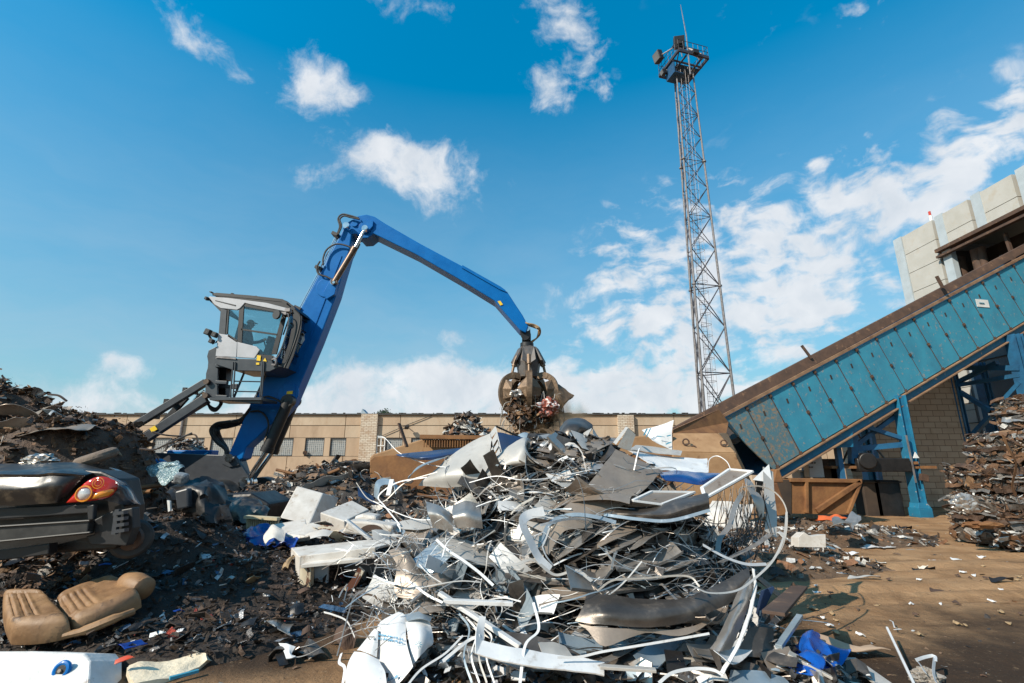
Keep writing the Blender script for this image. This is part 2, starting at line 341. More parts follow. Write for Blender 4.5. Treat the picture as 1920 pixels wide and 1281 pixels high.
# ------------------------------------------------------------- ground
def soil_material():
    m = bpy.data.materials.new('trodden soil'); m.use_nodes = True; n = m.node_tree.nodes; l = m.node_tree.links; b = n['Principled BSDF']
    g = n.new('ShaderNodeNewGeometry'); pos = g.outputs['Position']
    def noi(sc_, det=8, rg=.65, st=None):
        s = pos
        if st: mp = n.new('ShaderNodeMapping'); mp.inputs['Scale'].default_value = st; mp.inputs['Rotation'].default_value = (0, 0, R(-12)); l.new(pos, mp.inputs[0]); s = mp.outputs[0]
        t = n.new('ShaderNodeTexNoise'); t.inputs['Scale'].default_value = sc_; t.inputs['Detail'].default_value = det; t.inputs['Roughness'].default_value = rg; l.new(s, t.inputs['Vector']); return t.outputs[0]
    def ramp(x, a, b_, lo=0.0, hi=1.0):
        r = n.new('ShaderNodeMapRange'); r.interpolation_type = 'SMOOTHSTEP'; r.inputs['From Min'].default_value = a; r.inputs['From Max'].default_value = b_; r.inputs['To Min'].default_value = lo; r.inputs['To Max'].default_value = hi; l.new(x, r.inputs['Value']); return r.outputs[0]
    def mix(f, a, c):
        x = n.new('ShaderNodeMix'); x.data_type = 'RGBA'; l.new(f, x.inputs['Factor']); l.new(a, x.inputs['A']); x.inputs['B'].default_value = (*c, 1); return x.outputs['Result']
    def mt(op, a, c, clamp=False):
        x = n.new('ShaderNodeMath'); x.operation = op; x.use_clamp = clamp
        for i, q in enumerate((a, c)):
            if isinstance(q, (int, float)): x.inputs[i].default_value = q
            else: l.new(q, x.inputs[i])
        return x.outputs[0]
    rp = n.new('ShaderNodeValToRGB'); rp.color_ramp.elements[0].position = .3; rp.color_ramp.elements[1].position = .72
    rp.color_ramp.elements[0].color = (.235, .125, .057, 1); rp.color_ramp.elements[1].color = (.45, .275, .145, 1)
    l.new(noi(1.1), rp.inputs[0]); col = rp.outputs[0]
    # tyre-dragged streaks of oily soil, running left to right
    col = mix(ramp(noi(.8, 8, .7, (.35, 2.2, 1)), .5, .68, 0, .75), col, (.085, .045, .022))
    # shade over the foreground and the left of the yard, painted into the soil
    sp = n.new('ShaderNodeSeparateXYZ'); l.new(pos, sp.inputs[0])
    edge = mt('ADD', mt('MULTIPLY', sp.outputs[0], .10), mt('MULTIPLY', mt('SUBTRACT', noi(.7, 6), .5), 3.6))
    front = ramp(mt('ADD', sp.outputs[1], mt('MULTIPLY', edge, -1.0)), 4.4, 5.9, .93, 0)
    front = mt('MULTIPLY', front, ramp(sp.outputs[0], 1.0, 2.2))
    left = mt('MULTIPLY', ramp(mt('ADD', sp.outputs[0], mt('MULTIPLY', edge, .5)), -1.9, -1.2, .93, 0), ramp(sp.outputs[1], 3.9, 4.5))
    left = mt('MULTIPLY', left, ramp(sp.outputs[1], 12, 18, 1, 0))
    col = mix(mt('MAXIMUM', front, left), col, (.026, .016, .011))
    col = mix(ramp(noi(9, 8, .75), .58, .70, 0, .6), col, (.40, .27, .16))
    col = mix(ramp(noi(40, 6, .8), .56, .66, 0, .55), col, (.07, .038, .02)); col = mix(ramp(noi(55, 4, .8), .64, .70, 0, .7), col, (.46, .36, .26))
    col = mix(ramp(noi(14, 8, .8), .62, .7, 0, .85), col, (.045, .025, .015))
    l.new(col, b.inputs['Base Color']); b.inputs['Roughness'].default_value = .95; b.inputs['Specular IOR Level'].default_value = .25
    bp = n.new('ShaderNodeBump'); bp.inputs['Strength'].default_value = .9; bp.inputs['Distance'].default_value = .05; l.new(noi(7, 10, .72), bp.inputs['Height']); l.new(bp.outputs[0], b.inputs['Normal'])
    return m
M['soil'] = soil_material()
xs = sorted(set(list(np.arange(-12, 20, .12)) + [-1500, -800, -400, -200, -100, -60, -40, -30, -22, -16, 24, 30, 40, 60, 100, 200, 400, 800, 1500]))
ys = sorted(set(list(np.arange(2, 20, .12)) + [-1500, -500, -200, -60, -20, -8, -3, 0, 24, 30, 40, 60, 100, 200, 400, 800, 1500, 2500]))
def gz(x, y):
    if not (-12 < x < 20 and 2 < y < 20): return 0
    rut = 0
    if x > 1.5:
        for y0 in (6.2, 6.75, 8.3, 8.95, 10.6, 11.3):
            d = abs(y - y0 - .10 * (x - 6) - .25 * math.sin(x * .35 + y0)); rut += .022 * math.exp(-((d - .24) / .09) ** 2) - (.034 + .008 * math.sin(x * 24)) * math.exp(-(d / .15) ** 4)
    return rut + (noise.noise((x * .5, y * .5, 3)) * .05 + noise.noise((x * 2.2, y * 2.2, 7)) * .018 + noise.noise((x * 7, y * 7, 1)) * .007)
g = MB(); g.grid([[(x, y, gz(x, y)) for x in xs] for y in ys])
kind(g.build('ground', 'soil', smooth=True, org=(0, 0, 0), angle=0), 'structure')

# ------------------------------------------------------------- long warehouse
WY = 50.0
def wx(u, v=840): return P(u, v, WY).x
def wz(v): return P(700, v, WY).z
wh = thing('warehouse', 'long tan concrete warehouse with glass block windows closing off the back of the yard', 'building', (wx(700), WY, 0))
Zr, Z1, Z2, Zs, Z0 = wz(779), wz(798), wz(821), wz(855.5), 0.0
X0, X1 = wx(-500), wx(1760)
wins = [(-60, -20), (10, 50), (90, 130), (160, 200), (230, 268), (284, 320), (358, 381), (393, 435), (461, 494), (508, 549), (571, 607), (618, 648), (722, 754), (770, 812), (850, 900), (940, 985), (1040, 1090), (1480, 1520), (1560, 1600)]
b = MB(); rnd = random.Random(3)
seam = 104.0
us = [-500 + i * seam for i in range(23)]
us = [u for u in us if u < 1760]
for i, u in enumerate(us):
    a, c = wx(u) + .03, wx(u + seam) - .03
    if 640 < u + seam < 740: pass
    for z0, z1, mi in ((Z1 + .03, Zr, rnd.randint(0, 1)), (Z2 + .02, Z1 - .03, rnd.randint(0, 1)), (0.25, Zs - .03, rnd.randint(0, 1))):
        b.box(((a + c) / 2, WY + .15, (z0 + z1) / 2), (c - a, .3, z1 - z0), mi=mi)
b.box(((X0 + X1) / 2, WY + .45, (Zr - .1) / 2), (X1 - X0, .3, Zr - .1), mi=2)      # backing behind the joints
b.box(((X0 + X1) / 2, WY + .1, .1), (X1 - X0, .55, .25), mi=1)
prev = -500
for a, c in wins + [(1760, 1760)]:
    if a > prev: b.box(((wx(prev) + wx(a)) / 2, WY + .16, (Zs + Z2) / 2 - .005), (wx(a) - wx(prev) - .01, .28, Z2 - Zs - .02), mi=rnd.randint(0, 1))
    prev = c
b.build('wall', ['conc', 'conc2', 'roofedge'], wh)
for a, c in wins:
    f = MB(); xa, xc = wx(a), wx(c)
    for x_ in (xa + .03, xc - .03): f.box((x_, WY + .1, (Zs + Z2) / 2), (.06, .12, Z2 - Zs - .04))
    for z_ in (Zs + .05, Z2 - .05): f.box(((xa + xc) / 2, WY + .1, z_), (xc - xa - .13, .12, .06))
    fo = f.build('window', 'roofedge', wh)
    p = MB(); p.box(((xa + xc) / 2, WY + .2, (Zs + Z2) / 2), (xc - xa - .02, .08, Z2 - Zs - .03)); p.build('pane', 'gblock', fo)
b = MB(); b.box(((wx(675) + wx(706)) / 2, WY - .1, (Zr + .12) / 2), (wx(706) - wx(675), .5, Zr + .12)); b.build('pilaster', 'brick', wh)
b = MB(); b.box(((wx(1160) + wx(1190)) / 2, WY - .1, (Zr) / 2), (wx(1190) - wx(1160), .5, Zr)); b.build('pilaster', 'brick', wh)
b = MB(); b.box(((X0 + X1) / 2, WY + .25, Zr + .1), (X1 - X0, .9, .14)); 
for i in range(160):
    x = rnd.uniform(X0, X1); b.box((x, WY - .1, Zr + .2), (rnd.uniform(.05, .7), .12, rnd.uniform(.03, .16)))
b.build('roof_edge', 'roofedge', wh)
b = MB(); b.box(((X0 + X1) / 2, WY + 8.6, Zr - .2), (X1 - X0, 16, .3)); b.box(((X0 + X1) / 2, WY + 16.4, Zr / 2 - .2), (X1 - X0, .3, Zr - .5)); b.build('roof', 'roofedge', wh)
b = MB()   # white door frame
for x_ in (wx(707.5), wx(714.5), wx(721.5)): b.box((x_, WY - .16, (wz(821) + wz(850)) / 2), (.09, .1, wz(821) - wz(850)))
for v_ in (821, 836, 850): b.box((wx(714.5), WY - .2, wz(v_)), (wx(722) - wx(707), .1, .09))
b.build('vent_frame', 'white', wh)
b = MB(); b.tube([(wx(336), WY - .15, wz(779)), (wx(336), WY - .15, .2)], .12, 8); b.build('downpipe', 'galv', wh)
b = MB(); b.tube([P(706, 822, WY - .1), P(763, 797, WY - .12), P(810, 779, WY - .1)], .035, 5); b.build('cable', 'roofedge', wh)
lm = MB(); lm.box(P(763, 801, WY - .75), (.38, .5, .3), (R(25), 0, 0)); lm.tube([P(763, 799, WY - .7), P(763, 800, WY)], .05, 6); lm.build('lamp', 'black', wh, bevel=.03)
b = MB(); b.tube([P(572, 849, 50), P(572, 849, 49.7)], .22, 10); b.build('fan', 'dkrust', wh)
# roof skylight and tree crown behind
b = MB(); c = P(684, 778, 54); b.prism([(c.x - .55, 54, Zr), (c.x + .75, 54, Zr), (c.x - .35, 54, Zr + 1.1)], (0, 1.2, 0)); tag(b.build('roof_vent', [mat('blue grey roof vent', (.10, .18, .26), (.4, .45, .48), 1)], ), 'small wedge shaped vent standing on the warehouse roof edge', 'roof vent')
leafm = [mat('leaf %s' % k, c_, tuple(q * .6 for q in c_), 2, .6) for k, c_ in (('dark', (.03, .055, .022)), ('mid', (.055, .09, .03)), ('pale', (.085, .12, .045)))]
def tree(cx, cy, base, top, rx, label, seed, n=2600, leaf=.16):
    rr = random.Random(seed); t = thing('broadleaf_tree', label, 'tree', (cx, cy, 0))
    k = MB(); k.tube([(cx, cy, 0), (cx + .1, cy, base), (cx - .05, cy, (base + top) / 2)], [.28, .2, .09], 8)
    cl = []
    for i in range(13):
        a = rr.uniform(0, 6.28); q = rr.uniform(.2, 1); cl.append(Vector((cx + math.cos(a) * rx * q * .7, cy + math.sin(a) * rx * q * .7, rr.uniform(base + .3, top - .5))))
        k.tube([(cx, cy, base * .9 + rr.uniform(-.4, .4)), (cx * .5 + cl[-1].x * .5, cy, cl[-1].z * .6 + base * .4), cl[-1]], [.1, .06, .02], 5)
    k.build('trunk', 'dkrust', t)
    k = MB()
    for i in range(n):
        c_ = rr.choice(cl); d = Vector((rr.gauss(0, 1), rr.gauss(0, 1), rr.gauss(0, .8))) * rx * .24
        p = c_ + d; u_ = Vector((rr.gauss(0, 1), rr.gauss(0, 1), rr.gauss(0, 1))).normalized(); w_ = u_.orthogonal().normalized(); s_ = leaf * rr.uniform(.5, 1.2)
        k.add([p - u_ * s_, p + w_ * s_ * .6, p + u_ * s_, p - w_ * s_ * .6], [(0, 1, 2, 3)], rr.choice((0, 0, 1, 1, 2)))
    k.build('crown', leafm, t)
c = P(718, 780, 78)
tree(c.x, 78, 6, P(718, 768, 78).z, 1.5, 'green treetop just showing above the warehouse roof', 5)
# ------------------------------------------------------------- lattice light tower
TY = 35.0
tb = P(1352, 790, TY); tt = P(1280, 135, TY)
cx, cy = (tb.x + tt.x) / 2 + .0, TY
H = tt.z
tw = thing('floodlight_tower', 'tall lattice steel floodlight mast with caged ladder standing behind the blue conveyor', 'lattice tower', (cx, cy, 0))
rz = R(-9)
def tp(sx, sy, z, k=1.0):
    h = (1.34 * (1 - z / H) + .80 * (z / H)) * .92 * k
    x, y = sx * h, sy * h
    return Vector((cx + x * math.cos(rz) - y * math.sin(rz), cy + x * math.sin(rz) + y * math.cos(rz), z))
lv = [0]
zz = 0.0
for q in range(40):
    st = 4.1 - 1.9 * min(1, zz / (H * .75)); zz += st
    if zz > H - .5: break
    lv.append(zz)
lv.append(H)
cs = [(-1, -.75), (1, 0), (-.95, .75)]
for c_ in cs:
    b = MB(); b.tube([tp(*c_, z) for z in lv], [.115 - .05 * z / H for z in lv], 8)
    for z in lv[::4]: b.tube([tp(*c_, z - .05), tp(*c_, z + .05)], .17, 8)
    b.build('leg', 'galv', tw, smooth=True)
for k in range(3):
    b = MB(); a, c_ = cs[k], cs[(k + 1) % 3]
    for i in range(len(lv) - 1):
        z0, z1 = lv[i], lv[i + 1]; r_ = .04 if z0 < H * .5 else .03
        b.tube([tp(*a, z0), tp(*c_, z1)], r_, 5); b.tube([tp(*c_, z0), tp(*a, z1)], r_, 5)
        if i % 2 == 0: b.tube([tp(*a, z0), tp(*c_, z0)], r_, 5)
    b.build('bracing', 'towdark', tw)
b = MB(); lx, ly = -.25, -.30
def lp(x, y, z): return Vector((cx + x - .55 + .35 * (z / H), cy + y, z))
for s in (-.2, .2): b.tube([lp(s, 0, .5), lp(s, 0, H + 1)], .02, 5)
z = .6
while z < H + .8: b.tube([lp(-.2, 0, z), lp(.2, 0, z)], .013, 4); z += .35
b.build('ladder', 'galv', tw)
b = MB(); z = 3.0
while z < H:
    b.tube([lp(.36 * math.cos(a), -.38 + .38 * math.sin(a), z) for a in np.linspace(-math.pi, math.pi, 15)], .016, 4, cap=False); z += .85
for a in (-2.6, -1.57, -.5): b.tube([lp(.36 * math.cos(a), -.38 + .38 * math.sin(a), 3), lp(.36 * math.cos(a), -.38 + .38 * math.sin(a), H)], .011, 4)
b.build('ladder_cage', 'galv', tw)
# platform
pr = R(16); HP = H + .5
def pp(x, y, z): return Vector((cx - .0 + x * math.cos(pr) - y * math.sin(pr), cy + x * math.sin(pr) + y * math.cos(pr), z))
b = MB(); S = 1.45
for s in (-1, 1):
    b.bar(pp(-S, s * S, HP), pp(S, s * S, HP), .14, .26); b.bar(pp(s * S, -S, HP), pp(s * S, S, HP), .14, .26)
    b.bar(pp(-S, s * S * .4, HP - .2), pp(S, s * S * .4, HP - .2), .1, .14)
    b.bar(pp(s * S * .5, -S, HP - .3), pp(s * S * .5, S, HP - .3), .1, .14)
b.build('platform_frame', 'towdark', tw)
b = MB()
b.box(pp(.3, .55, HP - .02), (2 * S - .8, 1.5, .04), (0, 0, pr)); b.box(pp(-.9, 0, HP - 1.3), (.9, 1.2, .08), (0, 0, pr)); b.box(pp(-1.35, 0, HP - .7), (.06, 1.2, 1.25), (0, 0, pr))
b.box(pp(-.9, .62, HP - .7), (.9, .05, 1.2), (0, 0, pr))
b.build('platform_deck', 'towblue', tw)
b = MB()
for z_ in (.55, 1.1):
    for s in (-1, 1): b.tube([pp(-S, s * S, HP + z_), pp(S, s * S, HP + z_)], .025, 5); b.tube([pp(s * S, -S, HP + z_), pp(s * S, S, HP + z_)], .025, 5)
for i in range(7):
    q = -S + 2 * S * i / 6
    for s in (-1, 1): b.tube([pp(q, s * S, HP), pp(q, s * S, HP + 1.1)], .018, 4); b.tube([pp(s * S, q, HP), pp(s * S, q, HP + 1.1)], .018, 4)
b.build('railing', 'towdark', tw)
b = MB(); b.tube([pp(-S + .9, -S, HP - 2.2), pp(-S + .9, -S, HP + 1.8), pp(-S + .65, -S, HP + 4.9)], [.07, .05, .022], 6); b.build('antenna', 'galv', tw)
def flood(at, tilt, yaw, sz, stem, fm_='black'):
    b = MB(); rot = Matrix.Rotation(yaw, 3, 'Z') @ Matrix.Rotation(tilt, 3, 'X'); b.box(at, sz, rot)
    b.box(Vector(at) + rot @ Vector((0, sz[1] * .55, -sz[2] * .1)), (sz[0] * .5, sz[1] * .6, sz[2] * .45), rot)
    o = b.build('floodlight', fm_, tw, bevel=.03)
    k = MB(); k.box(Vector(at) + rot @ Vector((0, -sz[1] * .5 - .012, 0)), (sz[0] * .86, .02, sz[2] * .86), rot); k.build('lens', 'clad_lo', o)
    k = MB(); k.tube([stem, at], .05, 6); k.build('bracket', 'galv', o)
flood(P(1273, 80, TY), R(-12), R(170), (.9, .45, 1.0), pp(0, 0, HP + 1.1))
b = MB(); b.bar(P(1261, 88, TY), P(1287, 91, TY), .12, .12); b.bar(P(1274, 90, TY), pp(0, S, HP), .08, .08); b.bar(P(1274, 90, TY), pp(0, -S, HP), .08, .08); b.build('lamp_crossbar', 'towdark', tw)
flood(P(1234, 107, TY), R(15), R(-70), (.8, .45, .85), pp(-S, -S * .5, HP + .9))
flood(P(1304, 101, TY), R(-40), R(60), (.7, .16, 1.5), pp(S, -S * .3, HP + .6), 'galv')
flood(P(1244, 136, TY), R(15), R(-80), (.45, .35, .45), pp(-S, S * .2, HP - .4))
b = MB(); b.box(pp(.1, -S - .1, HP + .12), (.5, .3, .35), (0, 0, pr)); b.build('junction_box', 'black', tw)
# ------------------------------------------------------------- material handler
YB = 13.7
mh = thing('material_handler', 'blue material handler with raised grey cab reaching its long boom over the yard', 'material handler', (P(380, 900, YB).x, YB + .6, 0))
def px2(pts, Y): return [P(u, v, Y) for u, v in pts]
b = MB()
b.pprism([(427, 855), (463, 771), (471, 752), (500, 703), (566, 574), (612, 490), (644, 429), (660, 432), (655, 470), (640, 520), (631, 552), (597, 640), (546, 760), (522, 784), (499, 804), (461, 839), (455, 860), (440, 866)], YB, .48)
boom = b.build('boom', 'blue', mh, bevel=.03)
b = MB()   # raised bosses and weld seams on the boom's side
b.disc(P(612, 540, YB), (0, 1, 0), .30, .06, 24)
b.pprism([(606, 548), (620, 523), (633, 527), (627, 552), (612, 561)], YB - .14, .16)
b.build('cylinder_bracket', 'blue', boom, bevel=.01)
b = MB(); b.disc(P(541, 738, YB), (0, 1, 0), .30, .06, 24); b.pprism([(530, 722), (552, 722), (553, 752), (543, 764), (533, 752)], YB - .06, .06); b.build('cylinder_bracket', 'blue', boom, bevel=.01)
b = MB(); b.bar(P(640, 480, YB - .01), P(556, 700, YB - .01), .02, .035); b.build('weld_seam', 'blue', boom)
# emblem strokes on the boom beside the cab
b = MB(); b.pprism([(564, 625), (569, 624), (571, 637), (563, 650), (557, 662), (553, 661), (560, 646), (566, 636)], YB - .02, .02); b.pprism([(560, 622), (571, 627), (569, 631), (559, 627)], YB - .02, .02); b.build('emblem', 'white', boom)
st = MB()
st.pprism([(642, 428), (648, 419), (671, 405), (687, 402), (702, 406), (722, 419), (790, 458), (867, 499), (938, 540), (951, 547), (966, 570), (980, 591), (991, 612), (986, 624), (975, 619), (927, 564), (870, 529), (780, 477), (700, 438), (690, 446), (676, 447), (668, 438), (655, 440)], YB + .02, .62)
stick = st.build('stick', 'blue', mh, bevel=.025)
b = MB(); b.pprism([(867, 497), (938, 537), (948, 544), (948, 547), (936, 542), (866, 502)], YB - .02, .7); b.build('cover_plate', 'blue', stick)
b = MB(); b.disc(P(685, 427, YB), (0, 1, 0), .2, .08, 20); b.disc(P(665, 420, YB), (0, 1, 0), .1, .05, 14)
b.pprism([(676, 412), (700, 414), (699, 424), (688, 436), (678, 432)], YB - .05, .08); b.build('boss', 'blue', stick, bevel=.01)
b = MB(); b.pprism([(933, 565), (938, 564), (943, 571), (938, 573)], YB - .0, .02); b.build('sticker', 'yellow', stick)
for (u, v, r_) in ((650, 424, .1), (685, 429, .09), (626, 530, .09)):
    b = MB(); b.disc(P(u, v, YB - .14), (0, 1, 0), r_, .14, 16); b.disc(P(u, v, YB - .22), (0, 1, 0), r_ * .45, .05, 12); b.build('pin', 'chrome', mh, smooth=True)
b = MB(); b.disc(P(541, 749, YB - .1), (0, 1, 0), .11, .16, 16); b.disc(P(541, 749, YB - .2), (0, 1, 0), .05, .05, 12); b.build('pin', 'chrome', mh, smooth=True)
def cyl(p0, p1, p2, rb, rr_, mb):
    p0, p1, p2 = Vector(p0), Vector(p1), Vector(p2)
    b = MB(); b.tube([p0, p1], rb, 14); d = (p1 - p0).normalized(); b.tube([p1 - d * .12, p1 + d * .03], rb * 1.12, 14); b.disc(p0, (0, 1, 0), rb * 1.15, rb * 1.5, 14); o = b.build('cylinder', mb, mh, smooth=True)
    b = MB(); b.tube([p1, p2], rr_, 12); b.disc(p2, (0, 1, 0), rb, rb * 1.3, 14); b.build('rod', 'chrome', o, smooth=True)
cyl(P(627, 529, YB - .16), P(665, 466, YB - .16), P(684, 430, YB - .16), .085, .05, 'bronze')
cyl(P(650, 500, YB + .82), P(670, 458, YB + .9), P(688, 436, YB + .82), .085, .05, 'black')
cyl(P(541, 752, YB - .16), P(500, 846, YB - .16), P(461, 905, YB - .16), .15, .062, 'black')
cyl(P(552, 752, YB + .95), P(511, 848, YB + .95), P(470, 905, YB + .95), .15, .062, 'black')
# pipes and hoses
b = MB()
for k in (0, 1, 2): b.tube([P(559 + k * 2.4, 582 + k * 1.5, YB + .1 * k), P(598 + k * 2.2, 509 + k, YB + .1 * k), P(628 + k * 2.0, 446 + k, YB + .1 * k)], .022, 6)
b.build('hydraulic_pipe', 'chrome', mh)
for (u, v) in ((561, 580), (600, 505), (631, 442)): b = MB(); b.box(P(u, v, YB + .1), (.22, .3, .1), (0, R(25), 0)); b.build('pipe_clamp', 'black', mh)
hz = [[(631, 442), (637, 425), (634, 410), (642, 402), (655, 404), (672, 409)], [(634, 440), (640, 424), (637, 412), (645, 405), (658, 408), (674, 411)],
      [(664, 468), (650, 461), (630, 458), (613, 468), (606, 484), (606, 497)], [(600, 490), (594, 502), (598, 514), (612, 519), (626, 526)],
      [(494, 745), (505, 744), (520, 750), (532, 757)], [(470, 772), (485, 771), (497, 779), (503, 793), (502, 806), (497, 820)]]
for h in hz:
    b = MB(); b.tube(spline([P(u, v, YB - .1) for u, v in h], 6), .028, 6, cap=False); b.build('hose', 'rubber', mh, smooth=True)
for k in range(4):
    b = MB(); o = k * 3.2
    b.tube(spline([P(470 + k, 765 + o * .6, YB + .15 * k), P(452, 786 + o * .7, YB + .1 * k), P(428, 791 + o, YB + .1 * k), P(405 + o, 795 + o * .8, YB + .1 * k), P(395 + o * 1.5, 808, YB), P(405 + o, 828 - o * .5, YB + .1 * k), P(422 + o * .4, 842, YB + .1 * k), P(424 + o * .5, 856, YB + .1 * k)], 6), .045, 7, cap=False); b.build('hose', 'rubber', mh, smooth=True)
b = MB()
for k in range(3): b.tube(spline([P(385 + k * 2, 752, YB - .5), P(395, 763 + k * 2, YB - .5), P(405, 766 + k * 2, YB - .45), P(413 + k, 758, YB - .4), P(412 + k * 2, 748, YB - .4)], 6), .035, 6, cap=False)
b.build('hose', 'rubber', mh, smooth=True)
# chassis
b = MB()
b.pprism([(262, 848), (439, 854), (452, 872), (466, 893), (471, 908), (463, 916), (400, 918), (262, 912)], YB - .25, .12)
b.pprism([(262, 848), (439, 854), (452, 872), (466, 893), (471, 908), (463, 916), (400, 918), (262, 912)], YB + .85, .12)
b.pprism([(262, 850), (425, 854), (440, 905), (262, 912)], YB - .12, .96)
ch = b.build('chassis', 'dgrey', mh, bevel=.02)
b = MB(); b.pprism([(413, 868), (419, 852), (438, 853), (448, 872), (430, 876)], YB - .29, .03); b.build('side_plate', 'dgrey', ch); b = MB(); b.bar(P(398, 915, YB - .3), P(462, 914, YB - .3), .06, .06); b.build('bottom_edge', 'dgrey', ch)
for u, v in ((431, 859), (459, 906)):
    b = MB(); b.disc(P(u, v, YB - .32), (0, 1, 0), .11, .12, 18); b.build('pin', 'chrome', ch, smooth=True)
b = MB(); c = P(330, 905, YB + .6); b.box((c.x, YB + .6, .95), (3.6, 2.4, .35)); b.box((c.x, YB + .6, .65), (5.0, 1.6, .5)); b.build('undercarriage', 'dgrey', mh, bevel=.03)
for sx in (-1.9, 1.9):
    for sy in (-1.2, 1.2):
        b = MB(); b.tube([(c.x + sx, YB + .6 + sy - .25, .58), (c.x + sx, YB + .6 + sy + .25, .58)], .58, 26); o = b.build('wheel', 'rubber', mh, smooth=True, bevel=.03)
        b = MB(); b.disc((c.x + sx, YB + .6 + sy - .26, .58), (0, 1, 0), .3, .06, 20); b.build('rim', 'blue', o, smooth=True)
b = MB(); b.pprism([(266, 868), (290, 860), (312, 873), (285, 885), (266, 880)], YB - .6, .3); b.box(P(350, 853, YB + 1.0), (.8, .6, .25)); b.box(P(387, 851, YB + .9), (.5, .4, .2)); b.build('engine_cover', 'blue', mh, bevel=.03)
# cab lift arms
for Y in (YB - .75, YB - .05):
    b = MB(); b.bar(P(247, 802, Y), P(386, 717, Y), .14, .19); b.build('lift_arm', 'dgrey', mh, bevel=.015)
    b = MB(); b.bar(P(262, 829, Y), P(387, 747, Y), .16, .24); b.build('lift_arm', 'dgrey', mh, bevel=.015)
b = MB(); b.bar(P(262, 826, YB - .4), P(384, 752, YB - .4), .5, .06)
for t in (.25, .55, .8):
    a = P(247, 802, YB - .4).lerp(P(386, 717, YB - .4), t); b.box(a, (.1, .6, .12))
b.bar(P(300, 800, YB - .35), P(350, 745, YB - .35), .1, .14); b.build('arm_link', 'black', mh)
cyl(P(300, 800, YB - .4), P(345, 772, YB - .4), P(378, 735, YB - .4), .07, .04, 'black')
b = MB(); b.pprism([(280, 804), (290, 798), (295, 805), (285, 811)], YB - .86, .02); b.build('sticker', 'yellow', mh)
b = MB(); b.pprism([(240, 800), (250, 798), (262, 828), (275, 850), (262, 850), (250, 830)], YB - .9, .12); b.pprism([(240, 800), (250, 798), (262, 828), (275, 850), (262, 850), (250, 830)], YB + .05, .12); b.build('arm_bracket', 'dgrey', mh)
for u, v in ((388, 716), (386, 742), (246, 800)):
    b = MB(); b.disc(P(u, v, YB - .9), (0, 1, 0), .075, .1, 12); b.build('pin', 'bronze', mh, smooth=True)
# cab mast
b = MB(); poly = [(391, 657), (405, 650), (409, 660), (409, 684), (407, 745), (384, 746), (386, 700), (391, 684), (388, 668)]
b.pprism(poly, YB - .85, .06); b.pprism(poly, YB - .05, .06); b.pprism([(384, 746), (392, 657), (396, 657), (390, 746)], YB - .8, .75)
for v in (686, 717, 744): b.bar(P(405, v, YB - .85), P(427, v + 1, YB - .85), .1, .09); b.bar(P(405, v, YB - .05), P(427, v + 1, YB - .05), .1, .09)
b.bar(P(405, 725, YB - .6), P(443, 725, YB - .6), .08, .09); b.box(P(441, 725, YB - .6), (.16, .1, .14))
b.build('mast', 'dgrey', mh, bevel=.012)
b = MB(); b.pprism([(406, 688), (424, 686), (424, 712), (406, 712)], YB - .45, .3); b.pprism([(406, 720), (423, 720), (423, 742), (406, 742)], YB - .45, .3); b.build('mast_mount', 'black', mh)
YC = 12.75; CW = 1.0
b = MB(); b.box((P(408, 750, YC).x + .55, YC + .3, P(408, 749, YC).z), (1.35, .9, .07)); b.bar(P(405, 747, YC), P(490, 754, YC), .12, .1); b.build('step', 'dgrey', mh)
b = MB()
for u0, u1 in ((437, 432), (441, 437), (492, 488), (495, 491)): b.tube([P(u0, 679, YC - .02), P(u0, 683, YC - .02), P(u1, 742, YC - .02), P(u1 + 2, 750, YC)], .022, 6)
for v in (715, 734): b.tube([P(438, v, YC), P(490, v + 1, YC)], .018, 5)
b.tube([P(458, 699, YC + .5), P(437, 750, YC + .5)], .03, 5); b.tube([P(501, 698, YC + .6), P(478, 748, YC + .6)], .03, 5)
b.build('ladder', 'dgrey', mh)
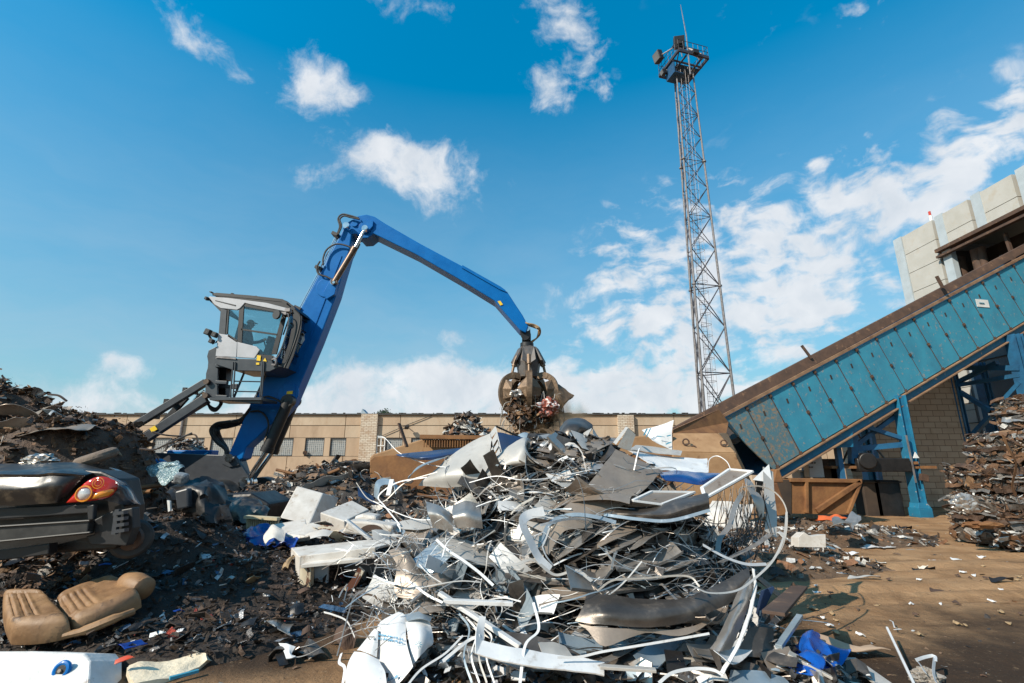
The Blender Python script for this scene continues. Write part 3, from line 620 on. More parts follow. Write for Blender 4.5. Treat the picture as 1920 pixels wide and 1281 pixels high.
# cab: rear at left, windscreen at right
cab = MB()
Yf, Yk = YC, YC + CW
cab.pprism([(403, 671), (509, 674), (513, 684), (528, 686), (505, 697), (440, 695), (405, 684)], Yf, CW)
cabo = cab.build('cab_floor', 'dgrey', mh, bevel=.015)
for Y, d in ((Yf, .05), (Yk - .05, .05)):
    b = MB(); b.pprism([(409, 625), (430, 629), (445, 641), (443, 670), (404, 668)], Y, d); b.build('side_panel', 'lgrey', mh, bevel=.012)
    b = MB(); b.pprism([(445, 641), (481, 650), (487, 656), (477, 672), (444, 670)], Y, d); b.build('door_panel', 'lgrey', mh, bevel=.012)
    b = MB(); b.pprism([(414, 578), (427, 582), (423, 627), (410, 625)], Y, d); b.build('rear_pillar', 'dgrey', mh)
    b = MB(); b.pprism([(448, 582), (457, 573), (453, 642), (445, 641)], Y, d); b.pprism([(457, 573), (462, 569), (535, 583), (530, 588), (460, 575)], Y, d)
    b.pprism([(452, 616), (520, 626), (520, 629), (452, 619)], Y, d * .8); b.pprism([(530, 586), (537, 588), (518, 664), (509, 664)], Y, d); b.pprism([(484, 664), (512, 667), (510, 676), (480, 673)], Y, d)
    b.pprism([(425, 581), (429, 581), (426, 626), (422, 626)], Y, d); b.pprism([(427, 626), (444, 637), (444, 642), (427, 631)], Y, d); b.build('window_frame', 'black', mh)
    b = MB(); b.pprism([(428, 580), (448, 583), (445, 638), (426, 627)], Y + .015, .012); b.build('rear_window', M.setdefault('cabglass', glassmat('tinted cab glass', (.8, .88, .88), .78)), mh)
    b = MB(); b.pprism([(457, 574), (532, 587), (512, 667), (486, 664), (487, 656), (481, 650), (453, 642)], Y + .015, .012); b.build('side_window', M['cabglass'], mh)
    b = MB(); b.pprism([(391, 557), (394, 556), (430, 559), (500, 568), (546, 580), (545, 586), (535, 584), (470, 571), (459, 568), (450, 578), (444, 581), (414, 578), (402, 571)], Y - .02, d + .02); b.build('roof_side', 'lgrey', mh, bevel=.01)
    b = MB(); b.pprism([(403, 564), (404, 563), (442, 572), (441, 574)], Y - .03, .01); b.build('trim_line', 'black', mh)
b = MB(); b.pprism([(391, 557), (414, 579), (413, 584), (400, 571), (388, 560)], Yf, CW); b.pprism([(400, 554), (460, 558), (530, 566), (546, 580), (500, 570), (430, 561)], Yf + .03, CW - .06); b.pprism([(399, 550), (406, 549), (470, 554), (530, 561), (550, 573), (556, 582), (546, 581), (528, 566), (460, 559), (401, 554)], Yf + .02, CW - .04); rf = b.build('roof', 'black', mh)
b = MB()
for i in range(9):
    Y = Yf + .06 + i * (CW - .12) / 8
    b.tube(ps([(399, 553, Y), (455, 555, Y), (520, 562, Y), (540, 568, Y), (553, 582, Y)], 4), .025, 5)
for (u, v) in ((412, 556), (451, 559), (494, 564)): b.box(P(u, v + 1, Yf + CW / 2), (.06, CW - .1, .02))
b.build('roof_guard', 'black', rf)
b = MB()
for i in range(12):
    Y = Yf - .02 + i * (CW + .04) / 11
    b.tube(ps([(553, 580, Y), (563, 594, Y), (558, 625, Y), (545, 663, Y), (533, 690, Y)], 4), .02, 5)
for q in ((553, 580), (563, 596), (561, 616), (553, 640), (546, 662), (533, 690)): b.box(P(*q, Yf + CW / 2), (.03, CW + .1, .03))
for Y in (Yf - .02, Yf + CW): b.pprism([(550, 575), (566, 594), (564, 620), (550, 667), (540, 691), (526, 688), (541, 645), (549, 605)], Y, .03)
b.build('windscreen_guard', 'black', mh)
b = MB(); b.pprism([(545, 586), (547, 586), (528, 672), (525, 672)], Yf + .04, CW - .08); b.build('windscreen', M['cabglass'], mh)
b = MB(); b.box(P(536, 590, Yf - .0), (.12, .25, .08)); b.box(P(540, 582, Yf - .03), (.14, .1, .09)); b.tube(ps([(537, 588, Yf - .1), (541, 592, Yf - .15), (538, 620, Yf - .15), (522, 668, Yf - .15), (513, 669, Yf - .1)], 5), .016, 5)
b.tube(ps([(511, 674, Yf - .04), (517, 674, Yf - .12), (517, 684, Yf - .12), (510, 684, Yf - .04)], 5), .03, 6); b.tube([P(531, 628, Yf + .1), P(541, 600, Yf + .1)], .02, 5); b.build('handrail', 'galv', mh)
b = MB(); b.disc(P(519, 590, Yf - .18), (.4, 1, 0), .13, .06, 14); b.tube([P(519, 580, Yf), P(519, 588, Yf - .18)], .015, 5); b.build('mirror', 'black', mh, smooth=True)
b = MB(); b.pprism([(404, 671), (408, 668), (442, 671), (442, 674)], Yf - .03, .03); b.build('trim', 'galv', mh)
b = MB(); b.pprism([(482, 666), (489, 667), (488, 677), (481, 676)], Yf - .02, .015); b.pprism([(493, 677), (497, 671), (500, 678)], Yf - .02, .015); b.pprism([(480, 680), (486, 680), (486, 684), (480, 684)], Yf - .02, .015); b.build('sticker', 'yellow', mh)
b = MB(); b.pprism([(530, 732), (549, 732), (549, 738), (530, 738)][:0] or [(538, 734), (549, 733), (548, 739), (537, 739)], YB - .09, .02); b.build('sticker', 'yellow', mh)
for (u, v, s) in ((390, 623, .15), (403, 628, .13), (397, 640, .11), (388, 560, .08)):
    b = MB(); b.box(P(u, v, Yf - .02), (s, .14, s * 1.1), (0, R(20), 0)); b.box(P(u - 1, v + 2, Yf - .08), (s * .6, .06, s * .6), (0, R(20), 0)); b.build('work_light', 'black', mh, bevel=.02)
b = MB(); b.tube([P(390, 625, Yf), P(400, 645, Yf), P(408, 640, Yf + .1)], .03, 6); b.build('light_bracket', 'black', mh)
# seat, console in the cab
b = MB(); c = P(470, 655, Yf + CW / 2); b.box(P(476, 662, Yf + .5), (.5, .5, .12), (0, R(6), 0)); b.box(P(453, 632, Yf + .5), (.14, .46, .75), (0, R(8), 0)); b.build('driver_seat', 'black', mh, bevel=.03)
b = MB(); b.box(P(505, 655, Yf + .3), (.16, .2, .36), (0, R(15), 0)); b.tube([P(498, 650, Yf + .35), P(494, 636, Yf + .35)], .02, 6); b.box(P(510, 640, Yf + .7), (.16, .3, .22), (0, R(15), 0)); b.build('console', 'black', mh, bevel=.02)

# ------------------------------------------------------------- operator
def person(joints, edges, radii, name, label, skin, shirt, org):
    me = bpy.data.meshes.new(name); me.from_pydata([tuple(Vector(j) - Vector(org)) for j in joints], edges, [])
    o = bpy.data.objects.new(name, me); C.objects.link(o); o.location = org; ORG[o.name] = Vector(org)
    sk = o.modifiers.new('skin', 'SKIN'); me.skin_vertices.new() if not me.skin_vertices else None
    for i, r_ in enumerate(radii): me.skin_vertices[0].data[i].radius = (r_, r_ * .9)
    me.skin_vertices[0].data[0].use_root = True
    s = o.modifiers.new('sub', 'SUBSURF'); s.levels = 2; s.render_levels = 2; me.materials.append(shirt); return tag(o, label, 'person')
def W(u, v, dy=0): return P(u, v, Yf + .48 + dy)
skinm = flat('skin', (.48, .27, .18), .55); shirt = mat('work shirt', (.10, .13, .17), (.07, .09, .12), 8, .85)
J = [W(462, 656), W(463, 643), W(465, 630), W(466, 620), W(468, 613), W(470, 606),
     W(466, 632, -.2), W(474, 643, -.24), W(487, 641, -.22), W(494, 637, -.18), W(466, 632, .2), W(474, 643, .24), W(488, 641, .22), W(495, 638, .18),
     W(464, 660, -.1), W(488, 658, -.12), W(494, 674, -.12), W(464, 660, .1), W(488, 658, .12), W(494, 674, .12)]
E = [(0, 1), (1, 2), (2, 3), (3, 4), (4, 5), (2, 6), (6, 7), (7, 8), (8, 9), (2, 10), (10, 11), (11, 12), (12, 13), (0, 14), (14, 15), (15, 16), (0, 17), (17, 18), (18, 19)]
RD = [.15, .15, .16, .065, .085, .09, .075, .055, .045, .04, .075, .055, .045, .04, .1, .075, .05, .1, .075, .05]
op = person(J, E, RD, 'person', 'operator in a dark work shirt and cap sitting in the raised cab', skinm, shirt, W(462, 662))
b = MB(); hc = W(470, 609)
def ell(mb, c, r3, n=12, m=8, z0=-90, z1=90):
    mb.grid([[Vector(c) + Vector((r3[0] * math.cos(R(t)) * math.cos(f), r3[1] * math.cos(R(t)) * math.sin(f), r3[2] * math.sin(R(t)))) for f in np.linspace(0, 2 * math.pi, n)] for t in np.linspace(z0, z1, m)])
ell(b, hc, (.095, .08, .125)); b.tube([hc + Vector((.085, 0, .01)), hc + Vector((.12, 0, -.015)), hc + Vector((.085, 0, -.03))], .018, 6)
b.box(hc + Vector((.07, 0, -.065)), (.04, .05, .015)); 
for s in (-1, 1): b.box(hc + Vector((-.005, s * .08, -.01)), (.03, .015, .05)); b.box(hc + Vector((.085, s * .03, .02)), (.012, .025, .01))
b.build('head', skinm, op, smooth=True)
b = MB(); ell(b, hc + Vector((-.01, 0, .045)), (.11, .095, .1), z0=0); b.box(hc + Vector((.12, 0, .045)), (.1, .13, .015), (0, R(8), 0)); b.build('cap', mat('tan cap', (.5, .36, .26), (.42, .3, .2)), op, smooth=True)
for s in (-.18, .18):
    b = MB(); q = W(496, 637, s); b.box(q, (.07, .03, .06))
    for k in range(4): b.tube([q + Vector((.03, 0, .024 - k * .016)), q + Vector((.06, -.01, .024 - k * .017)), q + Vector((.065, -.03, .02 - k * .017))], .0085, 5)
    b.tube([q + Vector((0, 0, .03)), q + Vector((.03, -.02, .05))], .01, 5); b.build('hand', skinm, op, smooth=True, bevel=.008)

# ------------------------------------------------------------- orange-peel grab hanging from the stick
YG = YB + .35
gc = P(991, 720, YG)
gr = thing('scrap_grab', 'worn brown orange-peel grab closed around scrap under the tip of the blue stick', 'grab', P(990, 625, YG))
b = MB(); b.pprism([(976, 618), (986, 612), (994, 616), (995, 628), (990, 636), (984, 638), (977, 630)], YG - .22, .12); b.pprism([(976, 618), (986, 612), (994, 616), (995, 628), (990, 636), (984, 638), (977, 630)], YG + .12, .12)
b.box(P(987, 634, YG), (.26, .3, .2)); b.tube([P(987, 636, YG), P(987, 650, YG)], .12, 12); b.tube([P(988, 644, YG), P(988, 651, YG)], .2, 12); b.build('link', 'black', gr, smooth=True)
b = MB(); b.disc(P(988, 616, YG - .24), (0, 1, 0), .09, .06, 14); b.build('pin', 'chrome', gr)
gx, gy = gc.x, YG
zt = P(990, 650, YG).z; zn = P(990, 692, YG).z; zb = P(990, 740, YG).z; s0 = (zt - zn) / 42
b = MB()
b.tube([(gx, gy, zt), (gx, gy, zt - .1), (gx, gy, zn + .2), (gx, gy, zn - .25)], [.18, .3, .36, .30], 10)
b.build('hub', 'grabtop', gr)
for k in range(5):
    a = R(-90 + 72 * k); d = Vector((math.cos(a), math.sin(a), 0)); t_ = Vector((-d.y, d.x, 0))
    def q(r_, z_, s=0): return Vector((gx, gy, 0)) + d * r_ + t_ * s + Vector((0, 0, z_))
    b = MB(); b.prism([q(.20, zt - .05, -.17), q(.20, zt - .05, .17), q(.42, zn + .2, .2), q(.40, zn + .05, 0), q(.42, zn + .2, -.2)], d * .07); b.build('guard_plate', 'grabtop', gr, bevel=.01)
    b = MB(); b.tube([q(.33, zn + .35), q(.46, zn + .05)], .07, 8); b.tube([q(.46, zn + .05), q(.52, zn - .22)], .04, 8); b.disc(q(.52, zn - .24), t_, .09, .2, 10); b.build('ram', 'grab', gr, smooth=True)
    # curved tine
    prof = [(.26, zn - .26), (.50, zn - .22), (.72, zn - .36), (.82, zn - .64), (.80, zn - .92), (.68, zn - 1.14), (.50, zn - 1.32)]
    pts = spline([q(r_, z_) for r_, z_ in prof], 4); n_ = len(pts); b = MB()
    g_ = []
    for i, p in enumerate(pts):
        tt_ = (pts[min(i + 1, n_ - 1)] - pts[max(0, i - 1)]).normalized(); nn = tt_.cross(t_).normalized(); wd = .10 * (1 - .5 * i / n_); th = .085
        g_.append([p - t_ * wd - nn * th, p + t_ * wd - nn * th, p + t_ * wd + nn * th, p - t_ * wd + nn * th, p - t_ * wd - nn * th])
    b.grid(g_); b.prism(g_[-1][:4], Vector((0, 0, -.02)))
    ii = [int(n_ * f) for f in (.35, .5, .65, .8)]
    w1 = [.22, .34, .30, .14]
    for a_, c_ in zip(range(3), range(1, 4)):
        p0, p1 = pts[ii[a_]], pts[ii[c_]]
        ctr = Vector((gx, gy, zn - .75))
        for s in (-1, 1):
            m0 = p0.lerp(ctr, .22) + t_ * s * w1[a_]; m1 = p1.lerp(ctr, .22) + t_ * s * w1[c_]
            b.add([p0 + t_ * s * .08, p1 + t_ * s * .08, m1, m0, p0.lerp(ctr, .06) + t_ * s * .06, p1.lerp(ctr, .06) + t_ * s * .06, m1.lerp(ctr, .05), m0.lerp(ctr, .05)], [(0, 1, 2, 3), (7, 6, 5, 4), (0, 3, 7, 4), (1, 5, 6, 2), (3, 2, 6, 7), (0, 4, 5, 1)])
    b.build('tine', 'grab', gr, bevel=.012)
for k in range(4):
    b = MB(); o = k * 1.8
    b.tube(spline([P(980, 600 + o, YB + .2), P(988, 606 + o * .7, YB + .1 * k), P(1002, 609 + o, YB + .15 * k), P(1012 - o * .5, 616 + o * .5, YB + .1 * k), P(1012 - o, 628 + o, YG), P(1000 - o * .6, 640, YG), P(993 - o * .3, 647, YG)], 6), .022, 6, cap=False); b.build('hose', 'hose_tan', gr, smooth=True)
# ------------------------------------------------------------- inclined conveyor
A0 = P(1350, 781, 14.1); az = R(11.5); el = R(24.9)
cd = Vector((math.cos(el) * math.cos(az), math.cos(el) * math.sin(az), math.sin(el)))   # along the conveyor
cn = Vector((-math.sin(el) * math.cos(az), -math.sin(el) * math.sin(az), math.cos(el)))  # up, square to it
cs_ = Vector((-math.sin(az), math.cos(az), 0))                                         # away from the camera
HT = 2.01; WD = 2.0
def cq(s, h, y=0): return A0 + cd * s + cn * h + cs_ * y
cv = thing('scrap_conveyor', 'inclined conveyor with scuffed blue side plates climbing to the grey building', 'conveyor', (A0.x + 4, A0.y + 2, 0))
PW = 0.93; rnd = random.Random(5)
npl = 19
for i in range(npl):
    s0, s1 = i * PW, (i + 1) * PW - .012; j = rnd.uniform(-.012, .012)
    if i == 0: pl = [cq(0.0, -.10), cq(s1, -.10), cq(s1, -HT), cq(.78, -HT), cq(.55, -1.5)]
    else: pl = [cq(s0, -.10), cq(s1, -.10), cq(s1, -HT), cq(s0, -HT)]
    b = MB(); b.prism([p + cs_ * j for p in pl], cs_ * .06)
    o = b.build('side_plate', 'conv_worn' if i < 2 else 'conv', cv, bevel=.008)
    k = MB(); c_ = cq(s0 + PW * .5, -.52, j - .003)
    k.bar(c_ - cn * .07 - cd * .012, c_ + cn * .07 + cd * .012, .012, .055); k.build('slot', 'darkbrown', o)
    k = MB()
    for h in (-.16, -1.1, -2.0): 
        if i > 0: k.box(cq(s0, h, j - .012), (.1, .03, .1), (0, -el, az)); k.disc(cq(s0, h, j - .03), (0, 1, 0), .035, .03, 6)
    if i > 0: k.bar(cq(s0, -.12, j - .005), cq(s0, -HT, j - .005), .012, .02); k.build('bolt', 'dkrust', o)
b = MB(); b.prism([cq(-1.25, .03, -.05), cq(19, .03, -.05), cq(19, -.07, -.06), cq(-.9, -.07, -.06)], cs_ * .06); b.build('top_rail', 'rustedge', cv, bevel=.01)
b = MB(); b.prism([cq(-2.1, .32, .06), cq(19, .36, .06), cq(19, .10, -.03), cq(-2.1, .0, -.03)], cs_ * .1); b.build('upper_beam', 'dkrust', cv, bevel=.015)
b = MB(); b.bar(cq(.8, -HT - .04, -.03), cq(19, -HT - .04, -.03), .14, .03); b.bar(cq(.8, -HT - .30, -.03), cq(19, -HT - .30, -.03), .14, .03)
b.build('bottom_flange', 'rustedge', cv)
b = MB(); b.bar(cq(.8, -HT - .17, .03), cq(19, -HT - .17, .03), .03, .22); b.build('bottom_channel', 'colblue', cv)
b = MB(); b.prism([cq(0, -.1, WD), cq(19, -.1, WD), cq(19, -HT - .3, WD), cq(.7, -HT - .3, WD)], cs_ * .08); b.prism([cq(.8, -HT - .2, .1), cq(19, -HT - .2, .1), cq(19, -HT - .15, .1), cq(.8, -HT - .15, .1)], cs_ * (WD - .1)); b.build('far_side', 'colblue2', cv)
b = MB(); b.prism([cq(0.1, -.9, .07), cq(19, -.9, .07), cq(19, -.75, .07), cq(.1, -.75, .07)], cs_ * (WD - .1)); b.build('belt', 'darkbrown', cv)
b = MB(); b.bar(P(1503, 648, 14.75), P(1521, 672, 14.75), .05, .07); b.build('prop_bar', 'dkrust', cv)
b = MB(); b.bar(P(1756, 518, 15.7), P(1768, 540, 15.7), .06, .09); b.build('prop_bar', 'dkrust', cv)
# notice on the side
sg = MB(); c0 = cq(11.55, -.78, -.02); sg.prism([c0 - Vector((.27, .055, .14)), c0 + Vector((.27, .055, -.14 )), c0 + Vector((.27, .055, .14)), c0 - Vector((.27, .055, -.14))], Vector((0, .012, 0)))
so = sg.build('notice', 'white', cv)
sg = MB(); sg.box(c0 + Vector((-.06, -.03, .0)), (.22, .012, .03), (0, 0, az)); so2 = sg.build('notice_line', 'conv', so)
# supports
def hbeam(p0, p1, w_, d_, name, m_, par, axis=(1, 0, 0)):
    b = MB(); p0, p1 = Vector(p0), Vector(p1); ax = Vector(axis)
    sd = (p1 - p0).normalized().cross(ax).normalized()
    for s in (-1, 1): b.bar(p0 + sd * s * d_ / 2, p1 + sd * s * d_ / 2, w_ if abs(ax.x) < .5 else .03, w_, up=ax if abs(ax.x) > .5 else (0, 0, 1))
    b.bar(p0, p1, d_, .03, up=ax); return b.build(name, m_, par)
Yc = 15.35
for Y, nm in ((Yc, 'column'), (Yc + 1.9, 'column')):
    pb = P(1725, 955, Yc); x = pb.x; top = P(1700, 742, Yc).z
    b = MB(); b.box((x - .12, Y, top / 2), (.03, .3, top)); b.box((x + .12, Y, top / 2), (.03, .3, top)); b.box((x, Y - .05, top / 2), (.22, .03, top))
    b.box((x, Y, .13), (.40, .42, .26)); b.prism([(x - .2, Y - .2, .26), (x + .2, Y - .2, .26), (x + .125, Y - .16, .42), (x - .125, Y - .16, .42)], (0, .36, 0)); o = b.build(nm, 'colblue', cv, bevel=.008)
    if Y == Yc:
        k = MB(); k.prism([(x - .09, Y - .24, 1.72), (x + .09, Y - .24, 1.72), (x, Y - .24, 1.9)], (0, .02, 0)); k.build('warning_sign', 'white', o)
        k = MB(); k.bar((x - .16, Y - .22, 2.4), (x - .14, Y - .22, 1.0), .04, .03); k.build('conduit', 'galv', o); k = MB(); k.box((x + .1, Y - .25, 1.15), (.2, .12, .2), (0, .2, 0)); k.build('socket_box', 'dkrust', o)
def brace(u0, v0, u1, v1, Y, w_, m_='darkbrown', nm='brace'):
    b = MB(); b.bar(P(u0, v0, Y), P(u1, v1, Y), w_, w_); return b.build(nm, m_, cv)
brace(1597, 792, 1697, 824, Yc + .05, .12, 'colblue2'); brace(1600, 838, 1690, 772, Yc + .2, .12, 'colblue2'); brace(1600, 842, 1700, 833, Yc + .1, .16, 'colblue2')
brace(1610, 778, 1690, 762, Yc + .1, .12, 'colblue2'); brace(1597, 790, 1600, 870, Yc, .2, 'colblue2', 'column')
for u0, v0, u1, v1, Y, nm in ((1503, 850, 1513, 905, 16.5, 'column'), (1568, 838, 1580, 905, 15.2, 'column'), (1630, 780, 1643, 865, 17.5, 'column')):
    b = MB(); a = P(u0, v0, Y); c_ = P(u1, v1, Y); b.bar((c_.x, Y, a.z), (c_.x, Y, 0), .14, .16); b.build(nm, 'colblue2', cv)
b = MB(); b.pprism([(1540, 842), (1598, 800), (1600, 838)], 14.95, .08); b.build('gusset', 'colblue', cv)

# ------------------------------------------------------------- rusty feed trough of the shear
tr = thing('feed_trough', 'long rusty brown steel feed trough behind the metal pile under the conveyor foot', 'trough', (1, 12.5, 0))
YT = 11.6
b = MB()
ring = [(693, 858), (700, 852), (790, 824), (1090, 828), (1262, 812), (1262, 1010), (693, 1000)]
pr_ = [P(u, v, YT) for u, v in ring]; 
for q in pr_: q.z = max(q.z, 0)
b.prism(pr_, (0, .12, 0)); b.prism([p + Vector((0, 2.2, 0)) for p in pr_], (0, .12, 0))
b.box((pr_[0].x + .05, YT + 1.16, pr_[0].z / 2), (.1, 2.08, pr_[0].z - .02)); b.build('side_wall', 'rustdust', tr, bevel=.03)
b = MB(); b.prism([P(u, v, YT - .06) for u, v in ((694, 863), (703, 856), (800, 849), (1262, 852), (1262, 950), (694, 950))], (0, .05, 0)); b.build('front_plate', 'rust', tr, bevel=.01)
b = MB(); a = P(790, 822, YT); c_ = P(1090, 826, YT); b.bar((a.x, YT - .06, a.z + .03), (c_.x, YT - .06, c_.z + .03), .3, .09)
rr = random.Random(2)
for i in range(22): b.box((a.x + .1 + i * .06, YT - .16, a.z - .12), (.02, .04, .18))
b.build('rim', 'rust', tr)
b = MB()   # hood below the conveyor foot
b.prism([P(1262, 812, 11.9), P(1345, 812, 11.9), P(1378, 848, 11.3), P(1262, 846, 11.3)], (0, .02, -.06))
b.prism([P(1262, 848, 11.3), P(1378, 850, 11.3), P(1402, 900, 11.3), P(1404, 985, 11.3), P(1262, 985, 11.3)], (0, .1, 0))
b.prism([P(1378, 850, 11.3), P(1345, 812, 11.9), P(1362, 812, 13.4), P(1408, 905, 13.4), P(1408, 960, 12.6), P(1402, 985, 11.3)], (.04, 0.02, 0))
b.build('hood', 'rustdust', tr, bevel=.02)
b = MB(); b.prism([P(1262, 806, 12.2), P(1348, 768, 13.9), P(1366, 792, 13.9), P(1362, 812, 13.2), P(1262, 812, 12.2)], (0.05, .5, 0)); b.build('chute_plate', 'rust', tr)
for u, v in ((1286, 829), (1357, 831), (1300, 842)):
    b = MB(); b.tube(hoop(P(u, v, 11.45), .07, (.3, 1, 0), 10), .02, 5); b.build('lifting_eye', 'dkrust', tr)
# post by the conveyor foot
b = MB(); b.pprism([(1447, 905), (1458, 905), (1478, 965), (1460, 968), (1448, 940)], 11.0, .3); b.pprism([(1455, 880), (1462, 880), (1470, 905), (1450, 905)], 11.0, .25)
tag(b.build('concrete_post', 'rust', bevel=.02), 'leaning weathered brown post beside the hooped strip of sheet metal', 'post')

# ------------------------------------------------------------- skip under the conveyor
YS = 13.6
sk = thing('scrap_skip', 'rusty brown steel skip with a diagonal rib standing under the conveyor', 'skip', P(1545, 960, YS))
def sp_(u, v, Y=YS): return P(u, v, Y)
b = MB(); zb_ = .05
fr_ = [sp_(1483, 899), sp_(1613, 901), sp_(1590, 965), sp_(1484, 963)]
b.prism(fr_, (0, .06, 0)); b.prism([p + Vector((0, 1.6, 0)) for p in fr_], (0, .06, 0))
b.prism([fr_[1], fr_[1] + Vector((0, 1.6, 0)), fr_[2] + Vector((0, 1.6, 0)), fr_[2]], (.05, 0, 0)); b.prism([fr_[0], fr_[0] + Vector((0, 1.6, 0)), fr_[3] + Vector((0, 1.6, 0)), fr_[3]], (-.05, 0, 0))
b.prism([fr_[3] + Vector((0, .05, .05)), fr_[2] + Vector((0, .05, .05)), fr_[2] + Vector((0, 1.6, .05)), fr_[3] + Vector((0, 1.6, .05))], (0, 0, .05)); b.build('body', 'rust', sk)
b = MB(); b.bar(sp_(1480, 900, YS - .04), sp_(1614, 902, YS - .04), .12, .1); b.bar(sp_(1531, 958, YS - .05), sp_(1612, 903, YS - .05), .1, .12); b.bar(sp_(1613, 904, YS - .04), sp_(1590, 964, YS - .04), .08, .08); b.bar(sp_(1511, 903, YS - .04), sp_(1512, 962, YS - .04), .08, .12)
b.build('rib', 'rust', sk, bevel=.01)
b = MB(); b.pprism([(1455, 900), (1484, 900), (1484, 966), (1462, 966)], YS - .02, 1.2); tag(b.build('steel_box', 'darkbrown'), 'black open steel box standing against the left side of the rusty skip', 'box')

# ------------------------------------------------------------- block wall, grey building
bw = thing('block_wall', 'concrete block wall behind the blue column under the conveyor', 'wall', (13, 18.7, 0))
YW = 18.6
x0, x1 = P(1600, 900, YW).x, P(1832, 900, YW).x
b = MB(); b.prism([(x0, YW, 0), (x1, YW, 0), (x1, YW, 6.6), (x0, YW, 4.3)], (0, .3, 0)); b.box((x1 - .1, YW + 2.5, 3.3), (.2, 4.3, 6.5)); b.build('masonry', 'block', bw)
x2 = P(1445, 880, 24).x
ls = thing('yard_shed', 'low tan panelled shed seen below the conveyor left of the block wall', 'shed', (x2 + 3, 24, 0))
b = MB(); zt_ = P(1500, 770, 24).z
for i in range(9):
    xa = x2 - 1.0 + i * 1.25; b.box((xa + .6, 24, zt_ / 2), (1.21, .3, zt_))
b.box((x2 + 4.5, 24.3, zt_ / 2 - .1), (11, .2, zt_ - .2), mi=1); b.build('wall', ['conc2', 'darkbrown'], ls)
b = MB(); b.box((x2 + 4.5, 26.2, zt_ + .1), (11.6, 4.8, .2)); b.build('roof', 'roofedge', ls)
b = MB(); b.box((x2 + 4.0, 23.7, 1.2), (1.1, .2, 2.4)); b.build('door', 'darkbrown', ls)
XB = 20.0
gb = thing('grey_building', 'tall grey panel clad building at the right edge with the conveyor entering its side', 'building', (XB + 3, 18, 0))
cr = PX(1678, 452, XB); YF = cr.y; HB = cr.z
def by(u, v): return PX(u, v, XB).y
ys_ = [YF, PX(1757, 404, XB).y, PX(1826, 366, XB).y, PX(1912, 320, XB).y, 13.0, 9.0, 4.0]
zo = PX(1766, 470, XB).z   # top of the opening
rows = 1.0
b = MB(); z = HB; k = 0
yo = PX(1768, 480, XB).y
while z > .3:
    z0 = max(z - rows, 0)
    for i in range(len(ys_) - 1):
        ya, yb_ = ys_[i] - (.0 if i else .45), ys_[i + 1] + .34
        if i >= 1:
            if z < zo + .05: continue
            zz0 = max(z0, zo)
        else: zz0 = z0
        b.box((XB + .1, (ya + yb_) / 2, (z + zz0) / 2), (.2, ya - yb_, z - zz0 - .028))
    z = z0; k += 1
b.build('cladding', 'clad', gb)
b = MB()
for i in range(len(ys_) - 1):
    ya, yb_ = ys_[i] - .1, ys_[i + 1] + .1
    b.box((XB + .25, (ya + yb_) / 2, (HB + (0 if i < 1 else zo)) / 2 - .04), (.08, ya - yb_, HB - (0 if i < 1 else zo) - .06))
b.box((XB + 3, YF - .1, HB / 2), (6, .2, HB - .1)); b.box((XB + 5.5, 13, HB - .2), (10, 20, .2)); b.build('inner_wall', 'clad_lo', gb)
b = MB()
b.box((XB + .08, YF - .18, HB / 2 + .01), (.26, .5, HB + .06))
for i, y in enumerate(ys_[1:4]): b.box((XB + .09, y - .05, (HB + (zo if i else 0)) / 2 + (.02)), (.24, .42, HB - (zo if i else 0) + .04))
b.build('cover_strip', 'cladblue', gb)
b = MB(); b.box((XB + .07, ys_[3] - .9, (HB + zo) / 2 + .05), (.3, 1.1, HB - zo + .06)); b.build('corner_panel', 'conv', gb)
b = MB(); b.bar((XB - .1, yo + .1, zo), (XB - .1, 4, zo), .3, .16); b.bar((XB - .15, yo + .1, zo - .3), (XB - .15, 4, zo - .3), .2, .1); b.build('opening_beam', 'dkrust', gb)
b = MB(); b.box((XB + 2.2, (yo + 4) / 2, zo / 2 + .1), (.2, yo - 4, zo)); b.box((XB + 1.2, yo + .1, zo / 2), (2.0, .2, zo)); b.build('dark_lining', 'darkbrown', gb)
b = MB()
for u, v, s in ((1795, 500, .35), (1830, 470, .22), (1845, 490, .15)): 
    q_ = PX(u, v, XB + .6); b.tube([(q_.x, q_.y, 6), (q_.x, q_.y, zo - .4)], s, 12)
q_ = PX(1885, 440, XB + .3); b.bar((q_.x, q_.y, zo - .4), (q_.x - .1, q_.y - .3, 7), .12, .1); b.build('duct', 'dkrust', gb, smooth=True)
b = MB()
for dy in (0, .55, 1.2, 1.6): b.box((XB + 2.05, PX(1868, 455, XB + 2).y - dy, zo - 2.0), (.05, .12 + .1 * (dy > 1), 3))
b.build('painted_daylight', mat('painted daylight strip', (.5, .6, .7), (.4, .5, .6)), gb)  # solid pale strips, daylight through the far side put into their colour
b = MB(); q_ = PX(1743, 400, XB + .3); b.tube([(q_.x, q_.y, HB), (q_.x, q_.y, HB + .4)], .07, 8); b.tube([(q_.x, q_.y, HB + .4), (q_.x, q_.y, HB + .62)], .05, 8, mi=1); b.build('roof_beacon', ['white', flat('red lens', (.5, .05, .03), .4)], gb)
